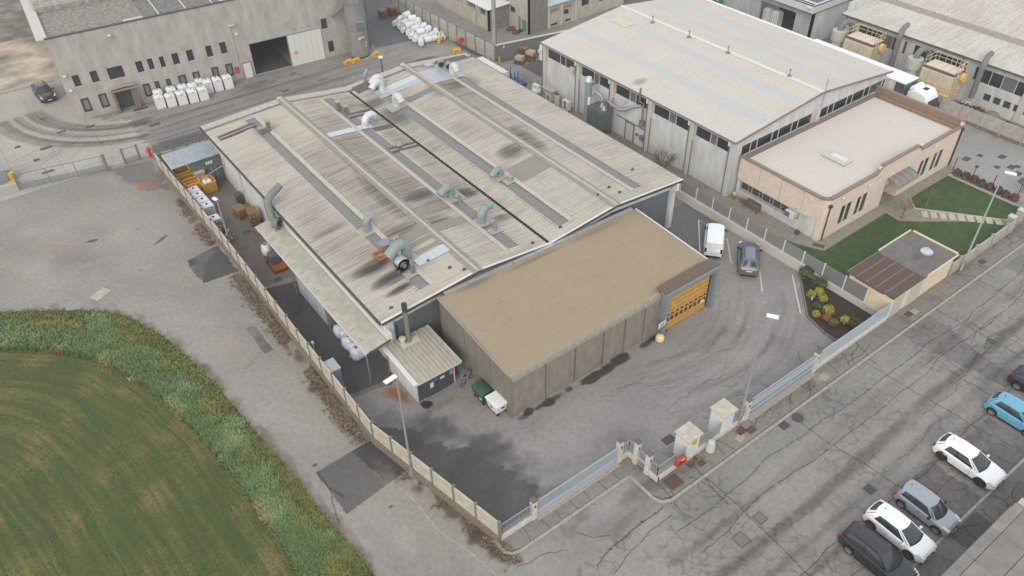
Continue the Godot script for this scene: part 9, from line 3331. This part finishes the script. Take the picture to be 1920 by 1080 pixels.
	var edging := mb()
	edging.bar(V3(74.05, 0.1, -28.3), V3(74.05, 0.1, -20.6), 0.16, 0.2)
	edging.bar(V3(67.45, 0.08, -28.3), V3(66.25, 0.08, -27.05), 0.1, 0.16)
	edging.bar(V3(66.25, 0.08, -27.05), V3(71.2, 0.08, -20.7), 0.1, 0.14)
	struct(edging, "lawn_edging", M.panel_cream)
	var bm := mat("bed_soil", c8(88, 72, 58), 0.98, 0, noise_tex("mould", 7, 0.05, 0.4, 1.0, 512, 5), 0.35)
	flat_struct("planting_bed", pv([[49.95, -27.4], [50.3, -27.4], [50.3, -19.95], [45.7, -19.95], [45.6, -21.7], [46.15, -23.75]]), 0.06, bm)
	var be := mb()
	be.bar(V3(49.95, 0.06, -27.4), V3(46.15, 0.06, -23.75), 0.12, 0.16)
	be.bar(V3(46.15, 0.06, -23.75), V3(45.6, 0.06, -21.7), 0.12, 0.16)
	be.bar(V3(45.6, 0.06, -21.7), V3(45.7, 0.06, -20.0), 0.12, 0.16)
	struct(be, "bed_edging", M.mouldy)
	# concrete ledge round the silo side
	# rough growth of the verge
	rng.seed = 700
	var tm := tuft_mesh(7, 0.26, 0.2, 0.02, 701)
	var places := []
	var pn := FastNoiseLite.new()
	pn.seed = 702
	pn.frequency = 0.22
	pn.fractal_octaves = 3
	rng.seed = 703
	for k in 30000:
		var t := pow(rng.randf(), 0.75)
		var a := along(fi, lerpf(0.08, 1.0, t))
		var b := along(fe, lerpf(0.08, 1.0, t))
		var w := rng.randf_range(-0.02, 1.0)
		var p := a.lerp(b, w) + Vector2(rng.randfn(), rng.randfn()) * 0.12
		var v := pn.get_noise_2d(p.x, p.y)
		if w > 0.9 and rng.randf() < 0.45:
			continue
		var col := lin(84, 118, 66)
		if w < 0.6 + v * 0.7:
			col = lin(110, 134, 80).lerp(lin(146, 164, 112), clampf(v * 2.0, 0, 1))
		else:
			col = lin(134, 137, 74).lerp(lin(112, 128, 66), clampf(v * 2.0 + 0.5, 0, 1))
		if v < -0.62:
			col = lin(140, 124, 92)
		if w < 0.03 and v > 0.1:
			col = lin(158, 142, 104)
		col = col * rng.randf_range(0.55, 1.3)
		var s := rng.randf_range(0.7, 1.5) * (1.15 if w < 0.62 else 0.75)
		places.append([Transform3D(Basis(Vector3.UP, rng.randf() * TAU).scaled(V3(s, s, s)), V3(p.x, 0.03, p.y)), col])
	scatter("verge_grass", tm, M.leaf, places, "rough green and olive grass between the mown field and the road", "grass")
	# dry stalks at the foot of the panel wall
	places = []
	rng.seed = 710
	for k in 4200:
		var z := rng.randf_range(-70, -20.5)
		var x := 12.3 if z < -33.6 else lerpf(12.35, 14.9, (z + 33.6) / 11.3)
		var v := pn.get_noise_2d(z * 0.8, 40.0)
		if v < -0.05 or (z > -34.2 and z < -30.2) or (z > -62.2 and z < -57.4):
			continue
		x -= 0.15 + absf(rng.randfn()) * 0.38
		var s := rng.randf_range(0.5, 1.1)
		places.append([Transform3D(Basis(Vector3.UP, rng.randf() * TAU).scaled(V3(s, s * 0.8, s)), V3(x, 0.0, z)), [lin(142, 124, 108), lin(122, 104, 92), lin(160, 142, 122)][k % 3] * rng.randf_range(0.8, 1.15)])
	scatter("dry_stalks", tm, M.leaf, places, "dead brown stalks along the outer foot of the panel wall", "dry weeds")
	# short blades on the field, in the colours of the mown stripes
	places = []
	rng.seed = 720
	var tm2 := tuft_mesh(5, 0.09, 0.1, 0.012, 721)
	for k in 9000:
		var p := Vector2(rng.randf_range(-16, 4.2), rng.randf_range(-60, -18))
		if not Geometry2D.is_point_in_polygon(p, pf):
			continue
		var v := pn.get_noise_2d(p.x * 1.4, p.y * 1.4)
		var col := lin(92, 98, 56).lerp(lin(124, 112, 76), clampf(0.5 + v * 1.6, 0, 1)) * rng.randf_range(0.75, 1.2)
		var s := rng.randf_range(0.5, 1.1)
		places.append([Transform3D(Basis(Vector3.UP, rng.randf() * TAU).scaled(V3(s, s, s)), V3(p.x, 0.02, p.y)), col])
	scatter("field_grass", tm2, M.leaf, places, "short mown grass of the green and brown field", "grass")

func _ready() -> void:
	# camera
	var cam := Camera3D.new()
	cam.name = "camera"
	cam.fov = 39.918
	cam.far = 2000.0
	cam.near = 0.5
	var pitch := 0.703653
	var roll := -0.0220379
	var yaw := 0.626985
	var f := V3(cos(pitch) * sin(yaw), -sin(pitch), -cos(pitch) * cos(yaw))
	var rt := V3(cos(yaw), 0, sin(yaw))
	var up := rt.cross(f)
	var r2 := rt * cos(roll) + up * sin(roll)
	var u2 := -rt * sin(roll) + up * cos(roll)
	cam.transform = Transform3D(Basis(r2, u2, -f), V3(0, 43, 0))
	add_child(cam)
	cam.current = true
	# sky, sun, exposure
	var env := Environment.new()
	env.background_mode = Environment.BG_SKY
	var ps := ProceduralSkyMaterial.new()
	ps.sky_top_color = Color(0.80, 0.83, 0.87)
	ps.sky_horizon_color = Color(1.0, 1.0, 1.0)
	ps.sky_curve = 0.5
	ps.ground_bottom_color = Color(0.66, 0.64, 0.61)
	ps.ground_horizon_color = Color(0.9, 0.9, 0.9)
	ps.sun_angle_max = 0.0
	var sky := Sky.new()
	sky.sky_material = ps
	env.sky = sky
	env.background_energy_multiplier = 1.0
	env.tonemap_mode = Environment.TONE_MAPPER_LINEAR
	env.tonemap_exposure = 1.38
	env.sdfgi_enabled = true
	env.ssao_enabled = true
	env.ssil_enabled = true
	env.fog_enabled = true
	env.fog_density = 0.0006
	env.fog_light_color = Color(0.86, 0.87, 0.88)
	var we := WorldEnvironment.new()
	we.name = "environment"
	we.environment = env
	add_child(we)
	var sun := DirectionalLight3D.new()
	sun.name = "sun"
	sun.light_energy = 0.5
	sun.light_angular_distance = 40.0
	sun.light_color = Color(1.0, 0.97, 0.93)
	sun.shadow_enabled = true
	sun.rotation_degrees = V3(-33, -52, 0)
	add_child(sun)

	make_materials()
	ground()
	main_hall()
	tent()
	boiler_shed()
	right_hall()
	office()
	hut()
	works()
	far_hall()
	grey_depot()
	old_workshop()
	corner_building()
	back_shed()
	back_walls()
	left_wall()
	front_fence()
	right_fence()
	far_street_fence()
	far_gate()
	filter_unit(-47.8, "cream dust filter farther from the office")
	filter_unit(-37.8, "cream dust filter nearer the sand heaps, yellow walkway")
	vehicles()
	roof_things()
	street_lamp("tall grey street lamp at the panel wall, white head over the boiler shed", V3(13.2, 0, -29.9), 9.4, V3(-0.75, 0, 0.1))
	street_lamp("tall street lamp standing at the white fence beside the sheet gate", V3(33.2, 0, -19.6), 10.4, V3(0.35, 0, 0.55))
	street_lamp("greenish street lamp at the garden wall on the right", V3(61.0, 0, -19.5), 9.8, V3(0.3, 0, 0.7), true)
	tanks_and_bins()
	court_things()
	var sl := mb()
	sl.cbox(V3(1.9, 0.04, -61.6), V3(1.5, 0.1, 1.0), 0.02, Basis(Vector3.UP, 0.5))
	solo(sl, "concrete_slab", M.panel_pink, "broken pale concrete slab lying on the side road above the grass verge", "slab", V3(1.9, 0, -61.6))
	plants()
	street_marks()
